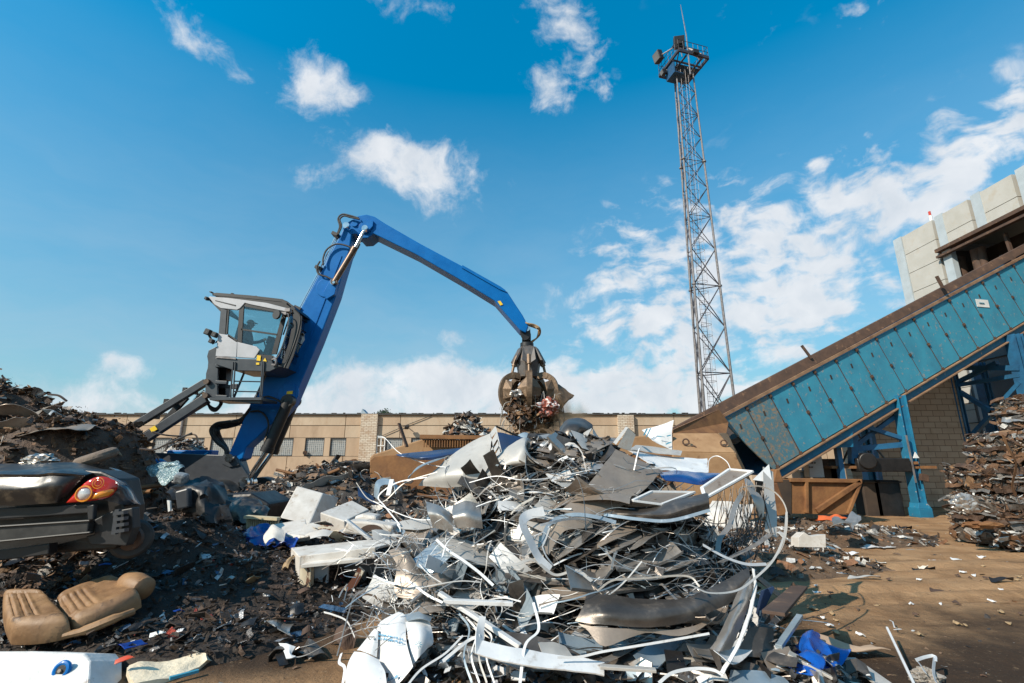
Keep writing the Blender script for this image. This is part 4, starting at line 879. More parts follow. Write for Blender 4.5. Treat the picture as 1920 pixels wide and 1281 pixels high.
# blue steel frame in front of the lower wall
def fcol(u, v, X, w_=.34, zt_=5.6):
    q_ = PX(u, v, X); b = MB(); b.box((X, q_.y - w_ / 2, zt_ / 2), (.06, .04, zt_)); b.box((X, q_.y, zt_ / 2), (.05, w_, zt_)); b.box((X - .14, q_.y, zt_ / 2), (.03, w_, zt_)); b.box((X + .14, q_.y, zt_ / 2), (.03, w_, zt_)); b.build('frame_column', 'colblue2', gb); return q_.y
ya = fcol(1803, 800, 17.2); yb_ = fcol(1912, 680, 17.4, .4, PX(1900, 628, 17.4).z); yc_ = fcol(1850, 750, 19.4)
def fb(u0, v0, u1, v1, X, w_=.14): 
    b = MB(); b.bar(PX(u0, v0, X), PX(u1, v1, X), w_, w_); b.build('frame_brace', 'colblue2', gb)
fb(1798, 722, 1915, 703, 17.3); fb(1790, 690, 1915, 690, 17.3, .18); fb(1800, 735, 1870, 778, 17.3); fb(1820, 820, 1915, 716, 17.3); fb(1795, 717, 1870, 680, 17.3)
b = MB(); b.box((XB + .08, (YF + 4) / 2, zo / 2 - .2), (.1, YF - 4, zo * .62)); b.build('lower_wall', 'clad_lo', gb)  # darker than the upper cladding: the conveyor's shade is put into its grey
b = MB(); 
for i in range(9): b.box((XB + .01, (YF + 4) / 2, .7 + i * .85), (.05, YF - 4, .03))
b.build('wall_joint', 'darkbrown', gb)
# ------------------------------------------------------------- shredded scrap heaps
M['steel'] = mat('brushed steel sheet', (0.52, 0.475, 0.43), (0.34, 0.31, 0.28), 2.5, 0.36, 0.7, spots=(.15, .11, .08), spot_scale=5, spot_lo=.54, spot_hi=.72, bump=.3, bscale=5, rvar=.14)
M['steeldk'] = mat('dark dusty steel sheet', (0.14, 0.12, 0.105), (0.06, 0.052, 0.046), 2.5, 0.38, 0.55, spots=(.20, .16, .125), spot_scale=6, spot_lo=.54, spot_hi=.74, bump=.3, bscale=5)
M['steelbr'] = mat('brown tinted steel sheet', (0.31, 0.255, 0.205), (0.22, 0.175, 0.14), 1.8, 0.42, 0.3, spots=(.12, .085, .06), spot_scale=9, spot_lo=.60, spot_hi=.70, bump=.25, bscale=5)
M['palegrey'] = mat('pale grey coated sheet', (0.47, 0.445, 0.41), (0.38, 0.36, 0.33), 2.5, 0.45, 0.15, spots=(.3, .27, .24), spot_scale=6, spot_lo=.56, spot_hi=.72, bump=.25, bscale=5)
M['whitefilm'] = mat('white protective film', (0.68, 0.675, 0.665), (0.56, 0.56, 0.56), 2.5, 0.4, 0.0, spots=(.42, .39, .36), spot_scale=8, spot_lo=.58, spot_hi=.72, bump=.3, bscale=6)
M['bluefilm'] = mat('blue tinted film', (0.33, 0.39, 0.43), (0.22, 0.28, 0.33), 3, 0.32, 0.3, spots=(.5, .55, .6), spot_scale=6, spot_lo=.6, spot_hi=.7, bump=.08, bscale=3)
M['navy'] = mat('dark blue coated sheet', (0.025, 0.06, 0.16), (0.04, 0.055, 0.09), 2.5, 0.3, 0.2, bump=.06, bscale=3)
M['blackst'] = mat('black scrap', (0.012, 0.011, 0.011), (0.024, 0.021, 0.02), 5, 0.42, 0.2, bump=.2)
shm = {}
def shade(nm, c, rough=.7, metal=0.0): M[nm] = mat(nm, c, tuple(x * .45 for x in c), 9, rough, metal, rvar=.2, bump=.6, bscale=35, bdist=.03); return nm
BR = [shade('shredded brown scrap', (.17, .085, .04)), shade('shredded dark scrap', (.085, .045, .025)), shade('shredded ochre scrap', (.30, .17, .085)), shade('shredded grey scrap', (.26, .235, .21), .5, .4), shade('shredded pale scrap', (.55, .5, .44))]
DK = [shade('black rubble', (.034, .022, .015), .8), shade('dark brown rubble', (.085, .048, .028)), shade('grey rubble', (.16, .15, .145), .4, .5), shade('bright rubble', (.55, .55, .56), .35, .4), shade('blue rubble', (.05, .13, .25)), shade('red rubble', (.35, .05, .03))]
LT = [shade('mixed bright scrap', (.45, .42, .38), .45, .5), shade('mixed brown scrap', (.20, .12, .07)), shade('mixed dark scrap', (.05, .04, .035)), shade('mixed white scrap', (.7, .68, .64)), shade('mixed rust scrap', (.28, .13, .06)), shade('mixed blue scrap', (.12, .2, .26))]
SOIL2 = shade('loose soil', (.15, .09, .05), .95); 
def heapf(peaks, seed=0, rough=.12):
    """peaks: (cx, cy, [(r, z)...], sx, sy)"""
    def f(x, y):
        z = -1
        for i, (cx, cy, prof, sx, sy) in enumerate(peaks):
            dx, dy = (x - cx) / sx, (y - cy) / sy; r_ = math.hypot(dx, dy)
            r_ *= 1 + .22 * noise.noise((x * .7 + seed, y * .7, i))
            z = max(z, float(np.interp(r_, [p[0] for p in prof], [p[1] for p in prof])))
        if z <= 0: return z
        return z + rough * (noise.noise((x * 1.7, y * 1.7, seed)) + .6 * noise.noise((x * 5, y * 5, seed + 5))) * min(1, z * 2)
    return f
def shard(mb, p, s, rr, nm, mi, up=.35, flat_=0):
    u_ = Vector((rr.gauss(0, 1), rr.gauss(0, 1), rr.gauss(0, up))).normalized()
    if flat_: fn = Vector(nm).normalized(); u_ = (u_ - fn * u_.dot(fn) * flat_).normalized()
    n_ = (Vector(nm) + Vector((rr.gauss(0, .8), rr.gauss(0, .8), rr.gauss(0, .8)))).normalized(); w_ = u_.cross(n_).normalized(); t_ = w_.cross(u_)
    a = s * rr.uniform(.6, 1.6); b_ = s * rr.uniform(.15, .7); k = rr.uniform(-.5, .5) * s
    q = [p - u_ * a - w_ * b_ * rr.uniform(.3, 1), p - u_ * a * rr.uniform(.6, 1) + w_ * b_, p + w_ * b_ * rr.uniform(.7, 1.3) + t_ * k, p + u_ * a + w_ * b_ * rr.uniform(0, 1) + t_ * k * .4, p + u_ * a * rr.uniform(.7, 1.1) - w_ * b_, p - w_ * b_ * rr.uniform(.6, 1.2) + t_ * k]
    o = t_ * s * .10
    if s > .05:
        mb.add(q + [x - o for x in q], [(0, 1, 2, 5), (5, 2, 3, 4), (11, 8, 7, 6), (10, 9, 8, 11), (0, 6, 7, 1), (1, 7, 8, 2), (2, 8, 9, 3), (3, 9, 10, 4), (4, 10, 11, 5), (5, 11, 6, 0)], mi)
    else: mb.add(q, [(0, 1, 2, 5), (5, 2, 3, 4)], mi)
def heap(name, label, cat, f, x0, x1, y0, y1, step, n, smin, smax, mats, wts, seed, base=0, lift=.02, big=0, ymaxvis=None):
    rr = random.Random(seed); mb = MB()
    xs = np.arange(x0, x1, step); ys = np.arange(y0, y1, step)
    Z = [[f(x, y) for x in xs] for y in ys]; idx = {}; vs = []; fs = []
    for j in range(len(ys)):
        for i in range(len(xs)):
            idx[(i, j)] = len(vs); vs.append((xs[i], ys[j], max(Z[j][i], -.06)))
    for j in range(len(ys) - 1):
        for i in range(len(xs) - 1):
            if max(Z[j][i], Z[j][i + 1], Z[j + 1][i], Z[j + 1][i + 1]) > -.03: fs.append((idx[(i, j)], idx[(i + 1, j)], idx[(i + 1, j + 1)], idx[(i, j + 1)]))
    mb.add(vs, fs, base); c = 0; t = 0
    while c < n and t < n * 12:
        t += 1; x = rr.uniform(x0, x1); y = rr.uniform(y0, y1); z = f(x, y)
        if z < .0: continue
        e = .06; nx_ = -(f(x + e, y) - z) / e; ny_ = -(f(x, y + e) - z) / e
        if ny_ > 1.2: continue
        s = smin + (smax - smin) * rr.random() ** 3.5
        if big and rr.random() < big: s *= 2.2
        dk_ = noise.noise((x * 1.3, y * 1.3, seed + 3.3)); k_ = rr.choices(range(len(mats)), wts)[0]
        if dk_ < -.12 and k_ == 0 and rr.random() < .75: k_ = 1
        shard(mb, Vector((x, y, z + rr.uniform(0, lift) * (1 + 2 * (rr.random() < .06)) + s * .15)), s, rr, (nx_, ny_, 1), k_); c += 1
    o = mb.build(name, mats); kind(o, 'stuff'); return tag(o, label, cat)
f1 = heapf([(-14.2, 10.6, [(0, 4.3), (2.8, 3.1), (4.7, 2.25), (5.1, 1.2), (5.6, 0), (9, -1)], 1, .8)], 3, .3)
heap('scrap_heap', 'tall heap of brown shredded scrap at the far left behind the dark wrecked car', 'scrap heap', f1, -19, -6.5, 6, 15.5, .16, 21000, .015, .11, BR, (8, 6, 4, 1.2, .4), 1, lift=.10, base=1, big=.02)
f2 = heapf([(-6.55, 7.2, [(0, 2.2), (.75, 2.05), (1.15, 1.5), (1.45, .8), (2.0, .35), (3.2, 0), (6, -1)], 1, .95), (-8.4, 7.8, [(0, 2.3), (1.6, 2.0), (2.2, .8), (3.2, 0), (6, -1)], 1.3, .8)], 8, .16)
heap('scrap_heap', 'dark brown scrap heap slumped over the back of the dark wrecked car', 'scrap heap', f2, -12, -2.4, 5.3, 10.5, .11, 24000, .010, .085, BR, (8, 8, 2.4, .8, .25), 2, lift=.07, base=1, big=.012)
f3 = heapf([(-3.9, 6.6, [(0, .55), (.9, .42), (1.8, .1), (2.4, 0), (3, -1)], 1.1, .9), (-4.45, 6.75, [(0, 1.0), (.5, .85), (.95, .45), (1.4, .15), (2, -.5)], 1, .9), (-5.6, 6.3, [(0, .5), (1.0, .35), (1.7, .05), (2.2, -.5)], 1, .85), (-3.1, 5.2, [(0, .16), (1, .06), (1.5, -.5)], 1, .8), (-3.3, 8.6, [(0, .5), (1.2, .4), (2.2, 0), (3, -1)], 1.3, 1)], 12, .1)
heap('scrap_heap', 'low spread of black shredded rubble around the tan car seat', 'scrap heap', f3, -8, -.8, 3.7, 10.5, .09, 26000, .006, .052, DK, (9, 8, 3, 1.3, .5, .25), 3, lift=.05, big=.05)
f4 = heapf([(-4.1, 12.3, [(0, 1.5), (1.1, 1.3), (1.9, .7), (3.0, 0), (5, -1)], 1.25, .8), (-5.6, 11.8, [(0, .95), (1.2, .6), (2.0, 0), (5, -1)], 1, .8), (-2.2, 12.2, [(0, 1.25), (1.2, .9), (2.2, 0), (5, -1)], 1, .8)], 20, .22)
heap('scrap_heap', 'heap of mixed metal shreds in front of the warehouse wall right of the blue machine', 'scrap heap', f4, -8.5, .5, 9.3, 15, .13, 6500, .03, .14, LT, (4, 5, 5, 1.2, 2.2, .5), 4, lift=.07, base=2)
f5 = heapf([(4.1, 8.6, [(0, .35), (.9, .22), (1.6, 0), (3, -1)], 1.1, .8), (6.3, 11.3, [(0, .35), (1.2, .18), (1.9, 0), (3, -1)], 1.6, .75), (4.3, 10.4, [(0, .45), (1.0, .3), (1.7, 0), (3, -1)], 1.2, 1)], 31, .12)
heap('litter_spread', 'spread of white and brown litter on the soil in front of the rusty skip', 'litter', f5, 2, 9.6, 6.5, 13.5, .12, 3000, .012, .10, LT + [SOIL2], (3, 4, 3, 3.2, 1.4, .5, 2), 5, lift=.04, base=6)
f6 = heapf([(-1.2, 13.2, [(0, 2.85), (.25, 2.7), (.5, 2.3), (.8, 2.0), (1.2, 0), (5, -1)], 1.1, .8)], 40, .15)
heap('scrap_heap', 'small heap of crushed metal showing above the rim of the rusty feed trough', 'scrap heap', f6, -4, 2, 12, 15, .12, 1600, .03, .16, LT, (4, 5, 5, 2.2, 1, .3), 6, lift=.06, base=2)
# loose crumbs on the bare soil
rr = random.Random(11); mb = MB()
for i in range(2300):
    y = 3.6 + 12 * rr.random() ** 1.3; x = rr.uniform(-2.5, 14) if y > 5 else rr.uniform(-2.6, 6)
    shard(mb, Vector((x, y, gz(x, y) + .004)), .006 + .028 * rr.random() ** 5 * (1 + y * .1), rr, (0, 0, 3), rr.choices((0, 1, 2, 3, 4), (2, 5, 5, 1.3, 2))[0], .05)
kind(tag(mb.build('gravel', LT[:5]), 'crumbs of scrap and grit scattered over the bare yard soil', 'grit'), 'stuff')

# ------------------------------------------------------------- patches: curved sheets given by a grid of points
def dense(g, k):
    rows = [spline(r_, k) for r_ in g]; cols = [spline([r_[i] for r_ in rows], k) for i in range(len(rows[0]))]
    return [[c_[j] for c_ in cols] for j in range(len(cols[0]))]
def patch(g, k=4, wob=0.0, seed=0):
    g = [[P(*q) if not isinstance(q, Vector) else q for q in r_] for r_ in g]; d = dense(g, k)
    if wob:
        d = [[p + Vector((noise.noise(p * 13), noise.noise(p * 13 + Vector((7, 0, 0))), noise.noise(p * 13 + Vector((0, 7, 0))))) * (min(wob, .02) * .35 if wob < .1 else wob * .2) + Vector((noise.noise(p * 4 + Vector((seed, 0, 0))), noise.noise(p * 4 + Vector((0, seed, 9))), noise.noise(p * 4 + Vector((5, 0, seed))))) * wob for p in r_] for r_ in d]
    return d
def sheet(name, m_, g, label=None, cat=None, group=None, parent=None, k=6, th=.006, wob=.014, seed=0, smooth=True):
    b = MB(); b.grid(patch(g, k, wob, seed), th=th); o = b.build(name, m_, parent, smooth=smooth)
    if label: tag(o, label, cat, group)
    return o
def slab(name, m_, poly, Y, ext, label=None, cat=None, parent=None, bevel=.008, group=None):
    """flat panel: outline in pixels at distance Y (or one Y per corner), extruded by the vector ext"""
    ys = Y if isinstance(Y, (list, tuple)) else [Y] * len(poly)
    b = MB(); b.prism([P(u, v, y) for (u, v), y in zip(poly, ys)], ext); o = b.build(name, m_, parent, bevel=bevel)
    if label: tag(o, label, cat, group)
    return o
def pillow(mb, ring, nrm, hgt, k=10, groove=None, mi=0, flatp=2.2):
    ring = [Vector(p) for p in ring]; c = sum(ring, Vector()) / len(ring); n = len(ring); nrm = Vector(nrm).normalized(); vs = []; 
    for i in range(k + 1):
        t = 1 - i / k
        for p in ring:
            q = c + (p - c) * t; h = hgt * (1 - t ** flatp) ** .6
            if groove: h -= groove(q, t)
            vs.append(q + nrm * h)
    fs = [(i * n + j, i * n + (j + 1) % n, (i + 1) * n + (j + 1) % n, (i + 1) * n + j) for i in range(k) for j in range(n)]
    b0 = len(vs); vs += [p - nrm * hgt * .5 for p in ring]; fs += [(b0 + j, b0 + (j + 1) % n, (j + 1) % n, j) for j in range(n)] + [tuple(range(b0 + n - 1, b0 - 1, -1))]
    return mb.add(vs, fs, mi)
def ribbon(mb, pts, wd, nrm=(0, 0, 1), twist=0.0, th=.002, mi=0):
    pts = [Vector(p) for p in pts]; g = []; n = len(pts); ref = Vector(nrm)
    for i, p in enumerate(pts):
        d = (pts[min(i + 1, n - 1)] - pts[max(i - 1, 0)]).normalized(); s = d.cross(ref)
        if s.length < .05: s = d.orthogonal()
        s.normalize(); ref = (s.cross(d) * -1 if s.cross(d).dot(ref) < 0 else s.cross(d)); s = Matrix.Rotation(twist * i / n, 3, d) @ s
        g.append([p - s * wd / 2, p, p + s * wd / 2])
    return mb.grid(g, mi, th)
# ------------------------------------------------------------- wrecked dark car
M['carpaint'] = mat('dusty black car paint', (0.014, 0.014, 0.016), (0.026, 0.024, 0.022), 4, 0.38, 0.0, coat=.15, spots=(.11, .085, .06), spot_scale=7, spot_lo=.5, spot_hi=.66, bump=.2, bscale=5)
M['lens_red'] = mat('red lamp lens', (0.55, 0.02, 0.008), (0.40, 0.012, 0.006), 14, 0.12, coat=.6, rvar=.03)
M['lens_amber'] = mat('amber lamp lens', (0.75, 0.27, 0.02), (0.6, 0.2, 0.01), 14, 0.12, coat=.6, rvar=.03)
M['lens_clear'] = mat('clear lamp lens', (0.75, 0.72, 0.7), (0.45, 0.43, 0.42), 20, 0.15, .3, rvar=.03)
Yq = 4.9
car = thing('wrecked_car', 'wrecked black car with an intact red tail light under scrap at the left edge', 'car', P(60, 1050, 5.4))
sheet('boot_lid', 'carpaint', [[(-60, 878, 5.5), (60, 872, 5.5), (140, 871, 5.5), (195, 884, 5.5)], [(-60, 889, 5.0), (60, 884, 5.0), (120, 883, 5.02), (170, 890, 5.1)], [(-60, 897, 4.88), (60, 892, 4.88), (115, 891, 4.9), (158, 896, 5.0)]], parent=car, th=-.02)
sheet('rear_panel', 'carpaint', [[(-60, 893, 4.9), (60, 889, 4.9), (118, 889, 4.92), (160, 893, 5.0)], [(-60, 915, 4.84), (60, 910, 4.85), (110, 908, 4.87), (140, 914, 4.98)], [(-60, 925, 4.84), (60, 922, 4.85), (105, 922, 4.87), (128, 926, 4.96)], [(-60, 952, 4.9), (60, 947, 4.9), (100, 944, 4.92), (112, 941, 4.98)]], parent=car, th=.02)
b = MB(); b.pprism([(-60, 880), (120, 878), (190, 884), (222, 898), (232, 950), (228, 1000), (215, 1030), (-60, 1048)], 5.12, .3); b.build('body', 'blackst', car, bevel=.02)
lamp = [(124, 943), (140, 925), (152, 912), (166, 901), (184, 894), (204, 896), (224, 908), (216, 922), (203, 932), (180, 938), (150, 941)]
ring = spline([P(u, v, 4.93 + max(0, (u - 170)) * .0018) for u, v in lamp] + [P(*lamp[0], 4.93)], 4)[:-1]
b = MB(); pillow(b, ring, (.12, -1, .12), .035, 6); tl = b.build('tail_light', 'lens_red', car, smooth=True)
am = [P(u, v, 4.885 + max(0, (u - 170)) * .0016) for u, v in ((176, 926), (190, 921), (212, 917), (213, 921), (202, 930), (182, 935), (172, 936))]
b = MB(); pillow(b, am, (.12, -1, .1), .02, 4); b.build('turn_signal', 'lens_amber', tl, smooth=True)
b = MB(); pillow(b, hoop(P(157, 926, 4.885), .058, (.1, -1, .05), 20), (.1, -1, .05), .02, 4); b.build('reversing_lamp', 'lens_clear', tl, smooth=True)
b = MB(); b.tube(hoop(P(157, 926, 4.875), .07, (.1, -1, .05), 24), .008, 6); b.tube(hoop(P(184, 906, 4.89), .05, (.1, -1, .05), 24), .004, 5); b.tube(hoop(P(184, 906, 4.885), .028, (.1, -1, .05), 18), .003, 5); b.build('reflector_ring', 'lens_amber', tl, smooth=True)
sheet('quarter_panel', mat('blue grey dented panel', (.075, .105, .15), (.03, .035, .045), 4, .25, .2, coat=.4), [[(206, 893, 5.05), (232, 897, 5.2), (248, 910, 5.5)], [(226, 908, 5.0), (244, 912, 5.15), (262, 930, 5.5)], [(218, 924, 5.0), (246, 936, 5.1), (270, 945, 5.4)], [(190, 938, 5.05), (236, 946, 5.1), (264, 943, 5.4)]], parent=car, wob=.03, th=.01)
b = MB(); b.bar(P(-60, 1006, 4.86), P(172, 988, 4.98), .1, .13); b.bar(P(-60, 991, 4.82), P(172, 976, 4.94), .05, .02); b.bar(P(-60, 1021, 4.82), P(172, 998, 4.94), .04, .02); b.build('bumper_beam', mat('grey bumper beam', (.06, .058, .055), (.03, .03, .03), 5, .5, .3), car, bevel=.01)
b = MB(); b.bar(P(-60, 1048, 5.0), P(100, 1028, 5.0), .1, .1); b.pprism([(-60, 955), (110, 948), (170, 944), (170, 962), (-60, 978)], 4.98, .05); b.pprism([(162, 948), (176, 946), (174, 975), (164, 976)], 4.9, .05); b.pprism([(176, 975), (205, 960), (248, 952), (250, 990), (236, 1024), (205, 1022), (170, 1022), (160, 1006), (176, 1002)], 5.0, .1)
b.build('bumper_support', 'black', car, bevel=.01)
b = MB()
for k in range(4): b.box(P(226 + k * .5, 962 + k * 11, 4.92), (.1, .06, .03), (0, R(-8), 0))
b.bar(P(222, 955, 4.95), P(215, 1002, 4.95), .04, .04); b.build('vent_bracket', 'dgrey', car)
b = MB(); b.tube([P(246, 1010, 5.25), P(248, 1010, 5.42)], .19, 26); o = b.build('wheel', 'rubber', car, smooth=True, bevel=.03)
b = MB(); b.disc(P(246, 1010, 5.22), (-.1, 1, 0), .11, .05, 22); b.disc(P(246, 1010, 5.18), (-.1, 1, 0), .04, .05, 14); b.build('brake_disc', 'dkrust', o, smooth=True)
# crumpled black parts beside it
def crumple(name, m_, c, size, seed, label, cat, squash=(1, 1, 1), amp=.45, parent=None):
    rr_ = random.Random(seed); import bmesh
    bm = bmesh.new(); bmesh.ops.create_icosphere(bm, subdivisions=4, radius=1.0)
    for v_ in bm.verts:
        q_ = v_.co.copy(); k_ = noise.cell(q_ * 2.2 + Vector((seed, 0, 0))) * .25 + noise.noise(q_ * 1.6 + Vector((seed, 3, 0))) * amp + abs(noise.noise(q_ * 4.5 + Vector((0, seed, 0)))) * amp * .5
        v_.co = Vector((q_.x * squash[0], q_.y * squash[1], q_.z * squash[2])) * (1 + k_) * size
    me = bpy.data.meshes.new(name); bm.to_mesh(me); bm.free(); me.materials.append(M[m_] if isinstance(m_, str) else m_)
    o = bpy.data.objects.new(name, me); C.objects.link(o)
    if parent: o.parent = parent; o.location = Vector(c) - ORG[parent.name]
    else: o.location = c
    ORG[o.name] = Vector(c)
    if label: tag(o, label, cat)
    return o
bp = thing('bumper_shell', 'crumpled black plastic bumper shell lying below the dark cab carrier', 'car part', P(370, 980, 7.2))
sheet('shell', 'blackst', [[(310, 912, 7.0), (345, 905, 7.1), (380, 900, 7.2), (400, 897, 7.4)], [(318, 930, 6.7), (352, 918, 6.7), (385, 912, 6.8), (415, 915, 7.2)], [(325, 962, 6.7), (355, 950, 6.6), (395, 945, 6.6), (432, 945, 7.1)], [(330, 985, 6.9), (360, 985, 6.7), (400, 992, 6.6), (436, 985, 7.0)]], parent=bp, wob=.12, seed=4, th=.02, k=6)
b = MB(); b.pprism([(327, 922), (352, 915), (353, 952), (331, 956)], 6.55, .1); b.build('lamp_housing', 'dgrey', bp, bevel=.02)
b = MB(); b.pprism([(313, 938), (318, 940), (319, 958), (315, 960)], 6.5, .03); b.build('number_plate_lamp', 'white', bp)
M['crushglass'] = mat('shattered windscreen glass', (0.24, 0.35, 0.37), (0.08, 0.12, 0.13), 30, 0.22, .1, spots=(.55, .62, .62), spot_scale=26, spot_lo=.55, spot_hi=.6, bump=.8, bscale=40)
sheet('broken_windscreen', 'crushglass', [[(270, 878, 7.5), (300, 868, 7.4), (330, 860, 7.3), (341, 872, 7.2)], [(280, 890, 7.2), (305, 885, 7.1), (330, 875, 7.1), (341, 885, 7.0)], [(296, 902, 7.0), (312, 900, 6.9), (330, 895, 6.9), (336, 900, 6.9)], [(310, 906, 6.9), (320, 908, 6.8), (328, 905, 6.8), (330, 906, 6.9)]], 'shattered pale blue windscreen folded over the scrap beside the dark cab carrier', 'broken glass', wob=.1, seed=2, k=6)
b = MB(); b.box(P(340, 897, 6.8), (.16, .14, .14), (.3, .2, .1)); tag(b.build('plastic_jar', M.setdefault('grimy', mat('grimy pale plastic', (.3, .32, .33), (.1, .1, .1), 12, .3)), bevel=.04), 'small grimy clear jar standing on the crumpled bumper shell', 'jar')
hk = thing('car_hulk', 'dark crushed car hulk lying between the bumper shell and the cream radiator', 'car', P(470, 980, 8.8))
sheet('body', 'carpaint', [[(420, 935, 9.2), (455, 930, 9.2), (490, 938, 9.0), (503, 950, 8.9)], [(415, 955, 8.8), (450, 945, 8.7), (485, 950, 8.6), (503, 962, 8.6)], [(418, 985, 8.6), (450, 980, 8.5), (485, 982, 8.5), (500, 985, 8.5)]], parent=hk, wob=.08, k=6, th=.03)
b = MB(); b.pprism([(405, 928), (470, 925), (505, 945), (500, 985), (405, 990)], 9.3, 1.0); b.build('underside', 'blackst', hk, bevel=.05)
# grey crumpled sheet on the tall heap, bald tyre on the near heap
sheet('folded_bonnet', 'steelbr', [[(22, 808, 6.9), (60, 795, 7.1), (96, 772, 7.4), (125, 788, 7.3), (160, 795, 7.1), (184, 800, 6.9)], [(20, 814, 6.6), (60, 804, 6.7), (95, 790, 6.9), (125, 797, 6.8), (155, 801, 6.7), (172, 803, 6.7)], [(24, 818, 6.4), (55, 814, 6.3), (92, 808, 6.4), (118, 806, 6.4), (140, 807, 6.5), (150, 806, 6.6)]], 'folded grey metal panel lying across the brown scrap above the black car', 'metal panel', wob=.05, k=5)
b = MB(); tc_ = P(180, 858, 5.75); ax = Vector((-.28, -.28, .9)).normalized(); 
g_ = []
for a in np.linspace(0, 2 * math.pi, 40):
    x_ = ax.orthogonal().normalized(); y_ = ax.cross(x_); rd = x_ * math.cos(a) + y_ * math.sin(a); row = []
    for k_ in np.linspace(0, 2 * math.pi, 12): row.append(tc_ + rd * (.15 + .06 * math.cos(k_) + (.006 if int(a * 12) % 2 and math.cos(k_) > .5 else 0)) + ax * .06 * math.sin(k_))
    g_.append(row)
b.grid(g_); tag(b.build('tyre', mat('dusty tyre', (.20, .15, .115), (.12, .085, .06), 8, .85, bump=.6, bscale=30), smooth=True), 'dusty worn tyre lying on the brown scrap just above the black car', 'tyre')
crumple('crushed_can', 'steel', P(75, 864, 5.6), .10, 3, 'crushed silver tin on the scrap directly above the black car boot', 'tin', (1.5, 1, .7))
b = MB(); b.tube(ps([(90, 740, 9), (110, 742, 9), (125, 752, 9)], 5), .02, 5); b.tube(ps([(262, 842, 7), (290, 843, 7), (315, 832, 7), (360, 812, 7.2)], 6), .014, 5); b.tube(ps([(286, 810, 7), (310, 816, 7), (340, 818, 7.2), (365, 815, 7.2), (370, 828, 7.2), (362, 835, 7.2)], 6), .012, 5)
kind(tag(b.build('loose_wire', 'bronze'), 'thin loose wires sticking out of the scrap heaps at the left', 'wire'), 'stuff')
f7 = heapf([(P(348, 840, 15.6).x, 15.6, [(0, 2.25), (.4, 2.1), (.8, 1.6), (1.9, 0), (4, -1)], 1, .8)], 50, .15)
heap('scrap_heap', 'small tangle of dark metal shreds behind the dark cab carrier', 'scrap heap', f7, -13, -8, 14, 17.2, .14, 1500, .04, .16, LT, (4, 4, 6, .8, 1, .2), 7, lift=.08)
# ------------------------------------------------------------- tan car seat
M['leather'] = mat('grimy tan leather', (0.30, 0.17, 0.08), (0.17, 0.09, 0.042), 4, 0.58, spots=(.05, .03, .02), spot_scale=6, spot_lo=.56, spot_hi=.68, bump=.35, bscale=12)
seat = thing('car_seat', 'grimy tan leather car seat thrown on the black rubble below the wrecked black car', 'car seat', P(140, 1190, 4.9))
def cushion(name, cor, H_, ribs, bol, par):
    A, B, C_, D_ = [P(*q) for q in cor]; nrm = (B - A).cross(D_ - A).normalized()
    if nrm.z < 0: nrm = -nrm
    ny, nx = 42, 60; g = []
    for j in range(ny):
        row = []
        for i in range(nx):
            a, d = i / (nx - 1) * 2 - 1, j / (ny - 1) * 2 - 1
            s_ = a * math.sqrt(1 - d * d * .22); t_ = d * math.sqrt(1 - a * a * .22); s_, t_ = (s_ + 1) / 2, (t_ + 1) / 2
            p = A.lerp(B, s_).lerp(D_.lerp(C_, s_), t_); e = max(0, (1 - abs(a) ** 7)) * max(0, (1 - abs(d) ** 5)); h = H_ * e ** .38
            mid = max(0, 1 - (abs(d) / .62) ** 6)
            h -= .045 * mid * (e ** .5)
            for rb in ribs: h -= .014 * mid * math.exp(-((s_ - rb) / .018) ** 2)
            for rb in ribs: h += .008 * mid * math.exp(-((s_ - rb - .05) / .05) ** 2)
            for b_ in bol: h -= .024 * math.exp(-((t_ - b_) / .02) ** 2) * (e > .05)
            q = p * 3; h += .014 * noise.noise(q) * e + .006 * noise.noise(q * 5) * e + .010 * abs(noise.noise(Vector((p.x * 2.2, p.y * 6, p.z * 4)))) * e
            row.append(p + nrm * h)
        g.append(row)
    g = [[p - nrm * .07 for p in g[0]]] + g + [[p - nrm * .07 for p in g[-1]]]
    for r_ in g: r_.insert(0, r_[0] - nrm * .07); r_.append(r_[-1] - nrm * .07)
    b = MB(); b.grid(g); return b.build(name, 'leather', par, smooth=True, angle=70)
cushion('backrest', [(97, 1128, 5.1), (214, 1086, 5.45), (276, 1124, 5.0), (132, 1190, 4.62)], .12, (.10, .20, .30, .40), (.2, .8), seat)
cushion('cushion', [(0, 1118, 5.05), (82, 1122, 5.05), (144, 1184, 4.6), (14, 1200, 4.5)], .13, (.16, .32, .48), (.2, .8), seat)
b = MB(); a_, c_ = P(232, 1088, 5.3), P(275, 1106, 5.15); d_ = (c_ - a_).normalized(); L_ = (c_ - a_).length
b.tube([a_ + d_ * L_ * t for t in (0, .06, .2, .5, .8, .86, .9, .97, 1.0)], [.02, .075, .105, .115, .108, .10, .104, .075, .02], 18); b.build('headrest', 'leather', seat, smooth=True, angle=60)
b = MB(); b.tube(ps([(120, 1192, 4.62), (160, 1182, 4.65), (215, 1160, 4.72), (250, 1147, 4.85)], 4), [.03] * 4 + [.04] * 5 + [.03] * 4, 8); b.build('side_trim', 'leather', seat, smooth=True)
